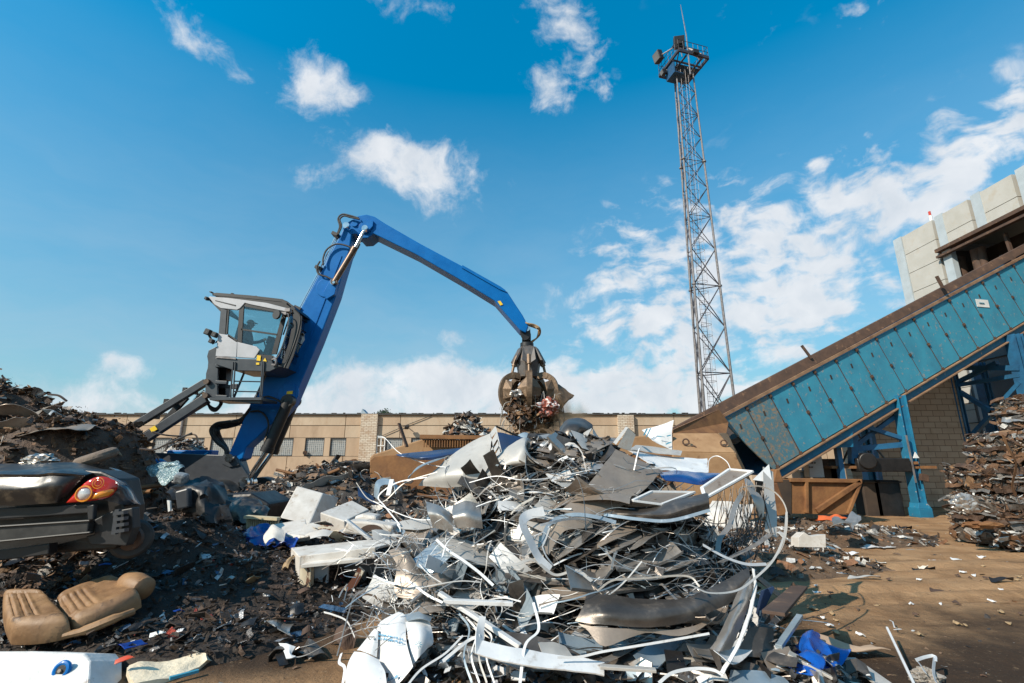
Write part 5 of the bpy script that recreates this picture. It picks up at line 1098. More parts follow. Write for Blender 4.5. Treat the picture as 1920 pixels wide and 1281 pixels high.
# ------------------------------------------------------------- things along the bottom left
fm = mat('dirty white foam', (.72, .70, .67), (.60, .57, .53), 5, .9, bump=.4, bscale=22, spots=(.32, .23, .16), spot_scale=5, spot_lo=.6, spot_hi=.75)
wb = thing('washing_machine_panel', 'dirty white block with a blue ringed hole in the bottom left corner', 'white goods', P(80, 1290, 3.9))
b = MB(); b.prism([P(-60, 1222, 4.12), P(60, 1221, 4.12), P(158, 1225, 4.1), P(168, 1240, 4.02), P(163, 1320, 3.75), P(-60, 1320, 3.75)], (0, .34, -.12)); b.build('block', fm, wb, bevel=.015)
q_ = P(116, 1257, 3.955)
b = MB(); b.tube(hoop(q_, .047, (0, -1, .35), 22), .017, 8); b.build('blue_ring', 'blue', wb, smooth=True); b = MB(); b.disc(q_, (0, -1, .35), .035, .02, 14); b.build('hole', 'blackst', wb); b = MB(); b.disc(q_ + Vector((0, -.01, 0)), (0, -1, .35), .012, .03, 10); b.build('hub', 'steelbr', wb)
cream = mat('torn cream foam', (.72, .62, .46), (.62, .52, .37), 8, .9, bump=.6, bscale=25)
sheet('foam_offcut', cream, [[(246, 1250, 4.35), (290, 1243, 4.4), (345, 1233, 4.5), (380, 1228, 4.5), (391, 1240, 4.4)], [(240, 1262, 4.15), (290, 1258, 4.2), (340, 1250, 4.3), (370, 1243, 4.4), (385, 1246, 4.4)], [(252, 1285, 4.0), (295, 1278, 4.1), (330, 1266, 4.2), (360, 1258, 4.3), (378, 1252, 4.35)]], 'torn cream foam slab lying right of the blue ringed white block', 'foam', wob=.05, k=5, th=.05, seed=8)
b = MB(); b.bar(G(318, 1272, .03), G(372, 1258, .03), .03, .02); tag(b.build('blue_strip', 'conv'), 'short bright blue strip lying under the torn cream foam slab', 'strip')
b = MB(); pillow(b, hoop(G(309, 1170, .1), .028, (0, -.6, 1), 12), (0, -.6, 1), .02, 4); tag(b.build('bottle_cap', flat('red plastic', (.6, .02, .01), .3), smooth=True), 'small round red cap on the black rubble right of the tan seat', 'cap')
rr = random.Random(77)
for i, (u, v, w_, lab) in enumerate(((300, 1195, .07, 'bent white wire bracket on the rubble under the red cap'), (226, 1246, .06, 'small orange plastic scrap beside the torn cream foam slab'), (225, 1180, .08, 'ochre cardboard scrap just right below the tan seat'), (500, 1172, .05, 'small yellowish leaf shaped scrap on the dark soil left of the metal pile'))):
    q = G(u, v, .12); s = w_; sheet('scrap_piece', (M['white'], flat('orange plastic', (.5, .06, .02), .4), M['hose_tan'], M['hose_tan'])[i], [[q + Vector((-s, s * .2, .02)), q + Vector((0, s * .5, .04)), q + Vector((s, s * .3, .03))], [q + Vector((-s * .8, -s * .2, 0)), q + Vector((0, 0, .02)), q + Vector((s, 0, .05))]], lab, 'scrap piece', k=3, wob=.03, seed=i)
# ------------------------------------------------------------- white goods
wg = mat('scuffed white enamel', (.66, .62, .57), (.52, .47, .41), 4, .45, spots=(.36, .27, .19), spot_scale=7, spot_lo=.56, spot_hi=.7, bump=.15, bscale=8)
wsh = mat('pale blue grey liner', (.42, .45, .48), (.34, .37, .40), 4, .5, spots=(.2, .18, .15), spot_scale=6, spot_lo=.6, spot_hi=.75)
M['wg'] = wg; M['liner'] = wsh
rustw = mat('rusted white steel', (.62, .55, .42), (.5, .4, .27), 5, .6, spots=(.10, .03, .012), spot_scale=7, spot_lo=.5, spot_hi=.54, stretch=(1, 1, .35)); M['rustw'] = rustw
fr = thing('open_fridge', 'white open fridge lying on its side with rusty door edge left of the metal pile', 'fridge', G(620, 1125))
Yg = 6.05
b = MB(); b.prism([P(560, 1043, Yg), P(704, 1026, Yg + .15), P(760, 1012, Yg + .75), P(690, 1012, Yg + .8), P(546, 1027, Yg + .62)], (0, 0, -.03)); b.prism([P(560, 1043, Yg), P(704, 1026, Yg + .15), P(703, 1047, Yg + .15), P(561, 1060, Yg)], (0, .03, 0)); b.build('top_side', 'wg', fr, bevel=.008)
b = MB(); b.prism([P(546, 1027, Yg + .62), P(560, 1043, Yg), P(557, 1120, Yg), P(541, 1094, Yg + .55)], (.03, 0, 0)); b.build('end_side', 'wg', fr, bevel=.01)
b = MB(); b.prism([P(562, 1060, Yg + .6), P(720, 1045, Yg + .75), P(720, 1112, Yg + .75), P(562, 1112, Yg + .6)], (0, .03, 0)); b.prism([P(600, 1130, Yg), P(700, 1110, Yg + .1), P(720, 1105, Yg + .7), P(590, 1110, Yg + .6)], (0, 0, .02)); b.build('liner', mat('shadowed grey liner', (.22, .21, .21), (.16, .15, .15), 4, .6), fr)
b = MB(); b.prism([P(563, 1060, Yg - .05), P(583, 1061, Yg - .05), P(581, 1132, Yg - .05), P(559, 1120, Yg - .02)], (0, .1, 0)); b.build('door_edge', 'rustw', fr, bevel=.006)
b = MB(); b.prism([P(564, 1059, Yg - .1), P(680, 1047, Yg), P(640, 1042, Yg + .2), P(585, 1049, Yg + .15)], (0, 0, -.04)); b.build('shelf_top', 'wg', fr, bevel=.006)
b = MB(); b.prism([P(588, 1064, Yg + .1), P(616, 1060, Yg + .15), P(614, 1120, Yg + .15), P(590, 1128, Yg + .1)], (0, .04, 0)); b.build('door_shelf', 'liner', fr, bevel=.01)
b = MB(); b.bar(P(592, 1131, Yg - .03), P(634, 1118, Yg), .04, .03); b.bar(P(594, 1140, Yg - .1), P(628, 1135, Yg - .1), .05, .02); b.build('seal_strip', 'wg', fr)
b = MB(); b.prism([P(665, 1078, 5.9), P(672, 1064, 5.9), P(682, 1072, 5.9), P(668, 1098, 5.9), P(650, 1110, 5.9), P(645, 1105, 5.9)], (0, .05, 0)); b.build('torn_edge', 'rustw', fr)
b = MB()
for k in range(9): b.tube([G(517 + k * 3, 1082 + k * .3, .22), G(519 + k * 2.8, 1104 - k * .2, .05)], .004, 5)
for v_, z in ((1082, .22), (1104, .05), (1092, .15)): b.tube([G(515, v_, z), G(543, v_ + 1, z)], .005, 5)
tag(b.build('wire_basket', 'white'), 'small white wire basket on the ground at the left end of the open fridge', 'basket')
def boxo(name, m_, poly, Y, ext, label, cat, **k): return slab(name, m_, poly, Y, ext, label, cat, **k)
boxo('fridge', 'wg', [(556, 911), (606, 925), (580, 984), (524, 971)], [8.9, 8.9, 8.4, 8.4], (.10, .55, -.12), 'tall white fridge tilted back behind the open fridge', 'fridge', bevel=.02)
boxo('freezer', 'wg', [(600, 961), (660, 938), (692, 955), (646, 977)], [8.2, 8.9, 8.8, 8.1], (.02, .05, -.3), 'white chest lying flat between the tilted fridge and the metal pile', 'freezer', bevel=.015)
boxo('cast_off_door', 'wg', [(489, 987), (572, 973), (579, 1006), (555, 1010), (508, 998)], [7.7, 8.0, 7.4, 7.4, 7.5], (0, .05, -.06), 'flat dusty white door propped in front of the tilted fridge', 'door', bevel=.01)
rd = thing('radiator', 'small cream ribbed radiator lying left of the tilted white fridge', 'radiator', P(490, 990, 8.0))
crm = mat('cream enamel', (.66, .55, .36), (.55, .45, .28), 5, .5)
b = MB(); b.pprism([(461, 969), (522, 973), (520, 984), (500, 988), (462, 992)], 8.1, .05); b.build('body', crm, rd)
b = MB(); b.bar(P(461, 969, 8.06), P(523, 973, 8.06), .14, .04)
for k in range(14): b.bar(P(464 + k * 4, 972 + k * .3, 8.07), P(464 + k * 4, 990 - k * .5, 8.07), .015, .02)
b.build('fins', crm, rd)
tarpb = mat('blue plastic tarp', (.008, .045, .30), (.01, .03, .16), 5, .3, coat=.2, bump=.2, bscale=8); M['tarp'] = tarpb
sheet('plastic_tarp', 'tarp', [[(437, 998, 7.6), (462, 990, 7.7), (495, 990, 7.6), (535, 995, 7.4), (562, 1000, 7.2)], [(434, 1015, 7.3), (470, 1006, 7.3), (500, 1003, 7.2), (530, 1008, 7.1), (566, 1012, 7.1)], [(440, 1028, 7.1), (470, 1022, 7.0), (505, 1018, 6.9), (530, 1018, 6.9), (560, 1020, 7.0)]], 'crumpled blue plastic tarp under the flat white door left of the open fridge', 'tarp', wob=.16, seed=5, k=6)
sheet('white_rag', 'wg', [[(497, 1000, 7.0), (515, 988, 7.1), (528, 1000, 7.0)], [(495, 1015, 6.9), (512, 1006, 6.9), (532, 1016, 6.9)]], 'pale crumpled rag lying on the blue tarp', 'rag', wob=.1, seed=3, k=5)
boiler = thing('water_heater', 'dented white casing with a round brown opening just left of the metal pile', 'casing', P(700, 1000, 7.2))
b = MB(); b.pprism([(652, 976), (690, 978), (738, 987), (734, 1010), (690, 1006), (640, 1000)], 7.2, .3); b.build('casing', 'wg', boiler, bevel=.03)
b = MB(); b.prism([P(676, 996, 7.17)] + [P(696 - 21 * math.cos(a), 996 - 12 * math.sin(a), 7.17) for a in np.linspace(.1, 3.04, 10)] + [P(717, 997, 7.17)], (0, .04, 0)); b.build('opening', 'dkrust', boiler)
boxo('white_drum', 'wg', [(664, 968), (680, 964), (706, 968), (706, 980), (690, 984), (664, 978)], 7.5, (0, .3, 0), 'small white drum lying on top of the dented white casing', 'drum', bevel=.04)
boxo('white_profile', 'whitefilm', [(645, 976), (650, 974), (698, 1012), (690, 1014)], 7.0, (0, .08, 0), 'long white profile leaning over the dented white casing', 'profile')
rr = random.Random(9)
for i in range(26):
    u = rr.uniform(575, 760); v = rr.uniform(978, 1012); Y = 7.9 - (v - 978) * .03; s = rr.uniform(.06, .2); q = P(u, v, Y)
    a = rr.uniform(0, 3.1); d1 = Vector((math.cos(a), math.sin(a) * .6, rr.uniform(-.3, .3))) * s; d2 = Vector((-d1.y, d1.x, rr.uniform(0, .5) * s)) * rr.uniform(.3, .8)
    o = sheet('white_offcut', rr.choice(('wg', 'whitefilm', 'palegrey', 'rustw')), [[q - d1 - d2, q - d2 + Vector((0, 0, .02)), q + d1 - d2], [q - d1 + d2, q + d2 + Vector((0, 0, .03)), q + d1 + d2]], 'small white enamel offcut lying among the white goods left of the metal pile', 'offcut', 'white enamel offcuts among the discarded fridges', k=3, wob=.03, seed=i)

rr = random.Random(123)
for i in range(150):
    if i < 105: x = rr.uniform(-5.2, -1.5); y = rr.uniform(4.3, 8.2)
    else: x = rr.uniform(-6.9, -4.6); y = rr.uniform(5.4, 7.2)
    z = max(f3(x, y), f2(x, y), 0) + .02
    if -5.3 < x < -3.4 and y < 5.7: continue
    s_ = .03 + .09 * rr.random() ** 1.6; q = Vector((x, y, z + s_ * .3)); a = rr.uniform(0, 6.3); d1 = Vector((math.cos(a), math.sin(a), rr.uniform(-.4, .5))) * s_; d2 = Vector((-d1.y, d1.x, rr.uniform(-.4, .8) * s_)) * rr.uniform(.3, .9); up_ = Vector((0, 0, s_ * rr.uniform(-.3, .6)))
    m_ = rr.choices(('blackst', 'steeldk', 'steel', 'grimy', 'hose_tan', 'tarp', 'dkrust', 'lens_red', 'whitefilm'), (8, 4, 3, 2, 1.2, .6, 4, .35, 1))[0]
    sheet('crumpled_scrap', m_, [[q - d1 - d2, q - d2 + up_, q + d1 - d2], [q - d1 + up_, q + up_ * 2, q + d1 - up_], [q - d1 + d2, q + d2 + up_, q + d1 + d2]], 'small crumpled scrap piece on the dark rubble and heap at the left', 'scrap piece', 'crumpled scrap pieces on the dark rubble', k=4, wob=s_ * .9 if s_ > .1 else .05, seed=i, smooth=False)

rr = random.Random(321)
for i in range(64):
    fh, xr, yr, grp = ((f1, (-11.5, -7.6), (7.5, 10.8), 'brown heap at the far left'), (f2, (-8.6, -4.7), (5.9, 7.4), 'dark heap above the black car'), (f4, (-6.6, -1.0), (10.2, 12.6), 'mixed heap before the warehouse wall'))[0 if i < 24 else 1 if i < 40 else 2]
    x, y = rr.uniform(*xr), rr.uniform(*yr); z = fh(x, y)
    if z < .25: continue
    q = Vector((x, y, z + .03)); a = rr.uniform(-.6, .6) + rr.choice((0, 3.14)); l_ = rr.uniform(.18, .55); d1 = Vector((math.cos(a), math.sin(a), rr.uniform(-.35, .45))) * l_; d2 = Vector((rr.gauss(0, .3), -.5, rr.uniform(.1, .9))).normalized() * l_ * rr.uniform(.2, .6); up_ = Vector((0, -.3, .3)) * l_ * rr.uniform(-.5, .8)
    if rr.random() < .4:
        b = MB(); b.tube(spline([q - d1, q + up_ * .3, q + d1], 6), rr.uniform(.012, .04), 7, cap=False); tag(b.build('scrap_pipe', rr.choice(('dkrust', 'blackst', 'rust', 'bronze')), smooth=True), 'bent length of scrap pipe sticking out of the ' + grp, 'pipe', 'scrap pipes in the ' + grp)
    else: sheet('scrap_plate', rr.choice(('dkrust', 'rust', 'steelbr', 'steeldk', 'palegrey', 'blackst', 'steel')), [[q - d1 - d2, q - d2 + up_, q + d1 - d2 * .7], [q - d1 * .9, q + up_ * 1.6, q + d1 * 1.1], [q - d1 + d2, q + d2 + up_, q + d1 * .8 + d2]], 'crumpled scrap plate lying on the ' + grp, 'scrap plate', 'scrap plates on the ' + grp, k=5, wob=.09, seed=i)
# ------------------------------------------------------------- the big pile of sheet metal
PC = Vector((.66, 6.3, 0)); RX, RY, HP_ = 2.25, 2.08, 1.92
def ps_(phi, t, k=1.0):
    r_ = (1 - .82 * t ** 1.35) * k * (1 + .06 * math.sin(phi * 5 + t * 4))
    return PC + Vector((RX * math.cos(phi) * r_, RY * math.sin(phi) * r_, HP_ * t))
rr = random.Random(21); mb = MB()
mb.grid([[ps_(f, t, .84) + Vector((noise.noise((f * 3, t * 6, 0)), noise.noise((f * 3, t * 6, 4)), 0)) * .12 for f in np.linspace(0, 2 * math.pi, 60)] for t in np.linspace(0, .97, 22)], 0)
mb.add([ps_(f, .97, .84) for f in np.linspace(0, 2 * math.pi, 24)[:-1]], [tuple(range(23))], 0)
for i in range(5600):
    f = rr.uniform(-3.6, .5); t = rr.random() ** .9; p = ps_(f, t, rr.uniform(.84, .97))
    if i > 4200: p = Vector((rr.uniform(-1.1, 2.6), rr.uniform(3.95, 4.8), rr.uniform(0, .12)))
    s = .02 + .10 * rr.random() ** 2.5
    shard(mb, p, s, rr, (math.cos(f), math.sin(f), 1.2), rr.choices(range(5), (7, 4, 3, 1.2, 1))[0], .2)
kind(tag(mb.build('metal_clippings', ['blackst', 'steeldk', 'steel', 'whitefilm', 'bluefilm']), 'tightly packed dark metal clippings filling the core of the sheet metal pile', 'clippings'), 'stuff')
# random bent sheets
def bent(name, m_, p, ax, nr, ln, wd, k1, k2, tw, rr, lip=0, label='', cat='', group=None, parent=None):
    nx, ny = 12, 5; ax = Vector(ax).normalized(); nr = (Vector(nr) - ax * Vector(nr).dot(ax)).normalized(); sd = nr.cross(ax); g = []
    cutA, cutB = rr.uniform(-.25, .25), rr.uniform(-.25, .25); kx = rr.uniform(-1, 1) * k1 * .4
    for j in range(ny):
        w_ = (j / (ny - 1) - .5) * wd; row = []
        for i in range(nx):
            s = (i / (nx - 1) - .5); s = s * ln + w_ * (cutA if s < 0 else cutB) * abs(s) * 2
            a = k1 * s + kx * s * s; tw_ = tw * s
            x = (math.sin(a) / k1 if abs(k1) > 1e-3 else s); z = ((1 - math.cos(a)) / k1 if abs(k1) > 1e-3 else 0)
            b_ = k2 * w_; yy = math.sin(b_) / k2 if abs(k2) > 1e-3 else w_; zz = (1 - math.cos(b_)) / k2 if abs(k2) > 1e-3 else 0
            y2 = yy * math.cos(tw_) - zz * math.sin(tw_); z2 = yy * math.sin(tw_) + zz * math.cos(tw_)
            q = p + ax * x + sd * y2 + nr * (z + z2); q = q + nr * .02 * noise.noise(q * 3); row.append(q)
        g.append(row)
    if lip:
        g = [[q + nr * lip for q in g[0]]] + g
    b = MB(); b.grid(g, th=.003); o = b.build(name, m_, parent, smooth=True)
    if label: tag(o, label, cat, group)
    return o
SH = {'steel': ('bent grey steel offcut', 'grey steel sheet offcuts in the pile'), 'steeldk': ('dark curved steel offcut', 'dark steel sheet offcuts in the pile'), 'steelbr': ('brownish bent steel offcut', 'brownish steel sheet offcuts in the pile'),
      'whitefilm': ('white film covered metal offcut', 'white film covered offcuts in the pile'), 'palegrey': ('pale grey coated offcut', 'pale grey coated offcuts in the pile'), 'bluefilm': ('blue tinted metal offcut', 'blue tinted offcuts in the pile'), 'navy': ('dark blue coated offcut', 'dark blue coated offcuts in the pile')}
keys = list(SH)
for i in range(270):
    f = rr.uniform(-3.35, .25); t = rr.random() ** .8 * .93; p = ps_(f, t, rr.uniform(.86, 1.0)); out = Vector((math.cos(f), math.sin(f), 0)); tan = Vector((-out.y, out.x, 0))
    right = p.x > PC.x - .3
    if right: ax = tan + Vector((0, 0, rr.gauss(0, .16))) + out * rr.gauss(0, .25); nr = Vector((0, 0, 1)) + out * rr.uniform(-.1, .9) + tan * rr.gauss(0, .2); ln = rr.uniform(.35, 1.35); wd = rr.uniform(.10, .42); m_ = rr.choices(keys, (4, 12, 4, 1.2, 1.2, .6, .5))[0]; k1 = rr.choice((-1, -1, -1, 1)) * rr.uniform(.2, 1.4) 
    else: ax = Vector((rr.gauss(0, 1), rr.gauss(0, 1), rr.gauss(0, .6))); nr = out + Vector((rr.gauss(0, .7), rr.gauss(0, .7), rr.uniform(0, 1.4))); ln = rr.uniform(.25, .9); wd = rr.uniform(.06, .32); m_ = rr.choices(keys, (6, 7, 3, 3.5, 2.5, 1.6, .5))[0]; k1 = rr.uniform(-2.2, 2.2)
    if p.z + 0.3 * ln > 1.75: ln *= .5; p.z -= .15
    nm, gp = SH[m_]
    bent('metal_offcut', m_, p + out * rr.uniform(-.08, .02), ax, nr, ln, wd, k1, rr.uniform(-3, 3), rr.gauss(0, .5), rr, lip=rr.choice((0, 0, 0, .02, .03)), label='%s lying loose in the big sheet metal pile' % nm, cat='metal offcut', group=gp)
for i in range(30):
    f = rr.uniform(-3.1, .1); t = rr.uniform(.3, .95); p = ps_(f, t, .93); out = Vector((math.cos(f), math.sin(f), 0)); tan = Vector((-out.y, out.x, 0))
    bent('broad_sheet', rr.choice(('steel', 'palegrey', 'steelbr', 'steeldk', 'steeldk', 'steeldk', 'steel')), p, tan + Vector((0, 0, rr.gauss(0, .35))), Vector((0, 0, 1)) + out * rr.uniform(.2, 1.2) + tan * rr.gauss(0, .3), rr.uniform(.5, .95) * (1.15 - t * .5), rr.uniform(.24, .46) * (1.15 - t * .4), rr.uniform(-1.6, 1.2), rr.uniform(-2, 2), rr.gauss(0, .4), rr, lip=rr.choice((0, .03)), label='broad bent grey sheet resting on the flank of the big sheet metal pile', cat='metal sheet', group='broad grey sheets on the flank of the pile')
for i in range(80):
    x = rr.uniform(-.3, 2.1); y = 4.12 + .45 * rr.random(); p = Vector((x, y, rr.uniform(.02, .2))); m_ = rr.choices(keys, (5, 5, 3, 3, 3, 2, .5))[0]; nm, gp = SH[m_]
    bent('metal_offcut', m_, p, Vector((1, rr.gauss(0, .5), rr.gauss(0, .15))), Vector((rr.gauss(0, .4), -.5 + rr.gauss(0, .4), 1)), rr.uniform(.25, .8), rr.uniform(.05, .22), rr.uniform(-1.6, 1.6), rr.uniform(-3, 3), rr.gauss(0, .5), rr, lip=rr.choice((0, 0, .02)), label='%s lying loose in the big sheet metal pile' % nm, cat='metal offcut', group=gp)
ST = {'whitefilm': 'white', 'steel': 'grey', 'palegrey': 'pale grey', 'bluefilm': 'blue tinted'}
def strip(pts, wd, m_, label, group=None, nrm=(0, 0, 1), tw=0.0, th=.0018):
    b = MB(); ribbon(b, pts, wd, nrm, tw, th); return tag(b.build('metal_strip', m_, smooth=True), label, 'metal strip', group)
for i in range(285):
    f = rr.uniform(-3.3, .2) if i % 3 else rr.uniform(-3.2, -1.9); t = rr.random() ** .75 * .95; p = ps_(f, t, rr.uniform(.93, 1.01) if i < 200 else rr.uniform(1.0, 1.06)); out = Vector((math.cos(f), math.sin(f), .3)).normalized(); tan = Vector((-out.y, out.x, 0)).normalized()
    left = p.x < PC.x - .2
    d = (tan * rr.choice((-1, 1)) + Vector((0, 0, rr.gauss(0, .25 if not left else .9))) + out * rr.gauss(0, .2)).normalized(); ln = rr.uniform(.4, 1.7) * (1 if not left else .75); n_ = 16; pts = [p]
    cu = Vector((rr.gauss(0, 1), rr.gauss(0, 1), rr.gauss(0, 1))) * (.11 if not left else .2); rr_f = rr.uniform(0, 6)
    for k in range(n_):
        q = pts[-1] + d * ln / n_; rel = q - PC; t_ = max(0, min(.97, rel.z / HP_)); f_ = math.atan2(rel.y / RY, rel.x / RX); s_ = ps_(f_, t_, .98); pull = (Vector((s_.x, s_.y, q.z)) - q)
        if q.z < .05: pull += Vector((0, 0, .2))
        if q.z > 1.6: pull += Vector((0, 0, -1.2))
        d = (d + cu * math.sin(rr_f + k * .5) + pull * .35 + (Vector((rr.gauss(0, .5), rr.gauss(0, .5), rr.gauss(0, .5))) if rr.random() < .13 else Vector())).normalized(); pts.append(q)
    m_ = rr.choices(list(ST), (3, 6, 3, 1.4))[0]
    strip(pts, rr.choice((.005, .007, .01, .014, .022)), m_, '%s narrow metal strip tangled over the big sheet metal pile' % ST[m_], '%s strips tangled over the pile' % ST[m_], out + Vector((rr.gauss(0, .6), rr.gauss(0, .6), rr.gauss(0, .6))), rr.gauss(0, 1.5))
rr = random.Random(5); mb = MB()
for i in range(650):
    f = rr.uniform(-3.3, .2); t = rr.random() * .9; p = ps_(f, t, rr.uniform(.98, 1.06)) if i > 350 else Vector((rr.gauss(-.98, .24), rr.gauss(4.9, .45), rr.uniform(.15, 1.0))); d = Vector((rr.gauss(0, 1), rr.gauss(0, 1), rr.gauss(0, .6))).normalized(); e = Vector((rr.gauss(0, 1), rr.gauss(0, 1), rr.gauss(0, .6))).normalized(); l_ = rr.uniform(.08, .35)
    ribbon(mb, spline([p, p + d * l_ * .5 + e * l_ * .15, p + d * l_], 5), rr.choice((.004, .006, .01)), e, 0, .0012, rr.choices((0, 1, 2), (4, 4, 1))[0])
for i in range(420):
    f = rr.uniform(-3.25, .15); t = rr.random() ** .9 * .68; p = ps_(f, t, rr.uniform(.96, 1.05)); out = Vector((math.cos(f), math.sin(f), .2)); tan = Vector((-math.sin(f), math.cos(f), 0)) * rr.choice((-1, 1)); l_ = rr.uniform(.15, .7); sg = rr.uniform(-.35, .35)
    d = tan + Vector((0, 0, rr.gauss(0, .3))) + out * rr.gauss(0, .12); pp_ = [p, p + d * l_ * .33 + Vector((0, 0, sg * l_ * .4)) + out * .02, p + d * l_ * .66 + Vector((0, 0, sg * l_ * .45)), p + d * l_]
    ribbon(mb, spline(pp_, 5), rr.choice((.003, .005, .007, .011)), out + Vector((rr.gauss(0, .5), 0, rr.gauss(0, .8))), rr.gauss(0, .8), .0012, rr.choices((0, 1, 2), (5, 4, 1))[0])
kind(tag(mb.build('wire_trimmings', ['whitefilm', 'steel', 'bluefilm']), 'hair thin wire and edge trimmings caught all over the big sheet metal pile', 'trimmings'), 'stuff')
# ------------------------------------------------------------- the big recognisable sheets
def S(name, m_, g, label, **k): return sheet(name, m_, g, label + ('' if 'pile' in label else ' on the pile'), 'metal sheet', **k)
S('metal_sheet', 'palegrey', [[(835, 862, 6.3), (868, 838, 6.25), (895, 823, 6.2), (921, 812, 6.1)], [(812, 885, 6.15), (850, 868, 5.95), (885, 855, 5.9), (919, 840, 5.95)], [(795, 898, 6.05), (840, 890, 5.8), (880, 884, 5.75), (922, 862, 5.85)], [(785, 910, 6.1), (840, 914, 5.85), (895, 905, 5.75), (930, 886, 5.75)]], 'large pale grey sheet rolled into a half cone at the upper left of the pile')
o = thing('slotted_plate', 'white triangular plate with dark slots standing upright next to the half cone sheet', 'metal plate', P(930, 860, 5.7))
for g in ([(928, 800), (930, 810), (921, 822), (919, 812)], [(930, 812), (933, 822), (921, 842), (920, 836), (921, 828)], [(934, 826), (936, 834), (925, 853), (922, 848)], [(937, 838), (940, 848), (927, 860), (926, 857)], [(919, 812), (922, 822), (927, 860), (924, 858), (918, 830)], [(928, 800), (930, 800), (941, 848), (938, 848)]): slab('plate', 'whitefilm', g, 5.72, (0, .012, 0), parent=o, bevel=0)
S('metal_sheet', 'navy', [[(931, 811, 6.0), (970, 818, 6.1), (1012, 826, 6.2)], [(936, 835, 5.9), (968, 838, 5.95), (1000, 832, 6.1)], [(940, 850, 5.8), (955, 852, 5.8), (975, 848, 5.9)]], 'dark blue sheet leaning behind the slotted triangular plate')
S('metal_sheet', 'palegrey', [[(928, 863, 5.75), (950, 838, 5.8), (984, 820, 5.9), (1000, 830, 6.1)], [(940, 870, 5.6), (966, 855, 5.55), (985, 838, 5.6), (984, 845, 5.9)], [(958, 872, 5.55), (982, 868, 5.5), (1000, 862, 5.6), (992, 858, 5.8)], [(975, 873, 5.6), (998, 873, 5.55), (1016, 871, 5.6), (1018, 872, 5.8)]], 'pale grey curled sheet right of the slotted triangular plate')
S('metal_sheet', 'bluefilm', [[(968, 818, 6.3), (984, 811, 6.3), (1012, 822, 6.4)], [(975, 832, 6.2), (1000, 826, 6.2), (1020, 830, 6.3)]], 'blue tinted folded sheet at the top of the pile left of the dark hood')
S('metal_sheet', 'navy', [[(742, 852, 6.4), (800, 846, 6.4), (881, 839, 6.4)], [(748, 856, 6.3), (800, 857, 6.2), (875, 846, 6.3)], [(765, 860, 6.3), (805, 864, 6.2), (850, 857, 6.3)]], 'long dark blue blade of sheet jutting left from the top of the pile')
S('metal_sheet', 'bluefilm', [[(762, 903, 6.0), (785, 875, 6.1), (836, 855, 6.3)], [(765, 893, 5.95), (795, 872, 6.0), (838, 858, 6.2)]], 'narrow curved blue sheet hanging below the long dark blue blade')
S('metal_sheet', 'steeldk', [[(1050, 800, 6.5), (1062, 787, 6.5), (1090, 785, 6.5), (1110, 795, 6.4), (1111, 803, 6.3)], [(1046, 815, 6.2), (1062, 800, 6.1), (1085, 798, 6.1), (1100, 805, 6.2), (1108, 808, 6.3)], [(1042, 831, 6.1), (1058, 825, 6.0), (1075, 822, 6.0), (1085, 815, 6.1), (1095, 815, 6.2)]], 'dark grey hood shaped sheet curling up at the very top of the pile')
S('metal_sheet', 'palegrey', [[(1075, 826, 6.1), (1090, 815, 6.1), (1110, 802, 6.2)], [(1082, 828, 6.0), (1098, 822, 6.0), (1108, 808, 6.1)]], 'small pale sheet tucked under the dark hood')
S('metal_sheet', 'steelbr', [[(1040, 832, 6.2), (1085, 825, 6.2), (1140, 820, 6.3), (1165, 826, 6.3)], [(1020, 838, 5.9), (1070, 836, 5.8), (1110, 828, 5.9), (1150, 830, 6.0)], [(1000, 843, 5.8), (1055, 852, 5.6), (1095, 855, 5.6), (1125, 842, 5.7)]], 'wide brownish grey sheet with a wavy edge across the top of the pile')
bx = thing('box_profile', 'open ended galvanised box profile pointing up at the top of the pile', 'box profile', P(1170, 830, 5.9))
for g, m_ in (([(1150, 830), (1174, 800), (1178, 802), (1155, 834)], 'whitefilm'), ([(1178, 802), (1192, 815), (1182, 846), (1158, 838)], 'steel')): slab('side', m_, g, 5.85, (0, .015, 0), parent=bx, bevel=0)
slab('side', 'steeldk', [(1174, 799), (1193, 814), (1186, 812), (1174, 804)], [5.85, 5.85, 6.1, 6.1], (0, .01, -.01), parent=bx, bevel=0)
sh9 = thing('printed_sheet', 'white sheet with blue streaks standing upright at the top right of the pile', 'metal sheet', P(1235, 835, 6.4))
S9 = sheet('sheet', 'whitefilm', [[(1203, 806, 6.5), (1230, 800, 6.45), (1263, 788, 6.4)], [(1215, 818, 6.4), (1238, 815, 6.35), (1261, 815, 6.35)], [(1225, 826, 6.3), (1240, 834, 6.3), (1259, 844, 6.3)]], parent=sh9)
for q in ([(1212, 804), (1215, 804), (1208, 817), (1206, 816)], [(1219, 803), (1221, 803), (1213, 820), (1211, 820)], [(1232, 817), (1246, 819), (1247, 820), (1233, 819)], [(1250, 817), (1258, 815), (1258, 817), (1251, 819)], [(1248, 832), (1259, 828), (1259, 830), (1249, 834)]): slab('print_mark', 'conv', q, 6.27, (0, .003, 0), parent=sh9, bevel=0)
S('metal_sheet', 'palegrey', [[(1190, 835, 6.3), (1230, 838, 6.3), (1278, 846, 6.3)], [(1180, 843, 6.1), (1230, 850, 6.1), (1276, 853, 6.1)]], 'pale grey strip of sheet lying flat below the upright white sheet')
S('metal_sheet', 'steelbr', [[(1155, 843, 5.75), (1200, 863, 5.7), (1242, 882, 5.6)], [(1130, 875, 5.4), (1172, 893, 5.35), (1215, 910, 5.3)], [(1096, 915, 5.1), (1140, 932, 5.05), (1180, 942, 5.05)], [(1050, 958, 4.95), (1090, 966, 4.9), (1122, 966, 4.95)]], 'large flat brownish grey rectangle slanting across the upper middle of the pile')
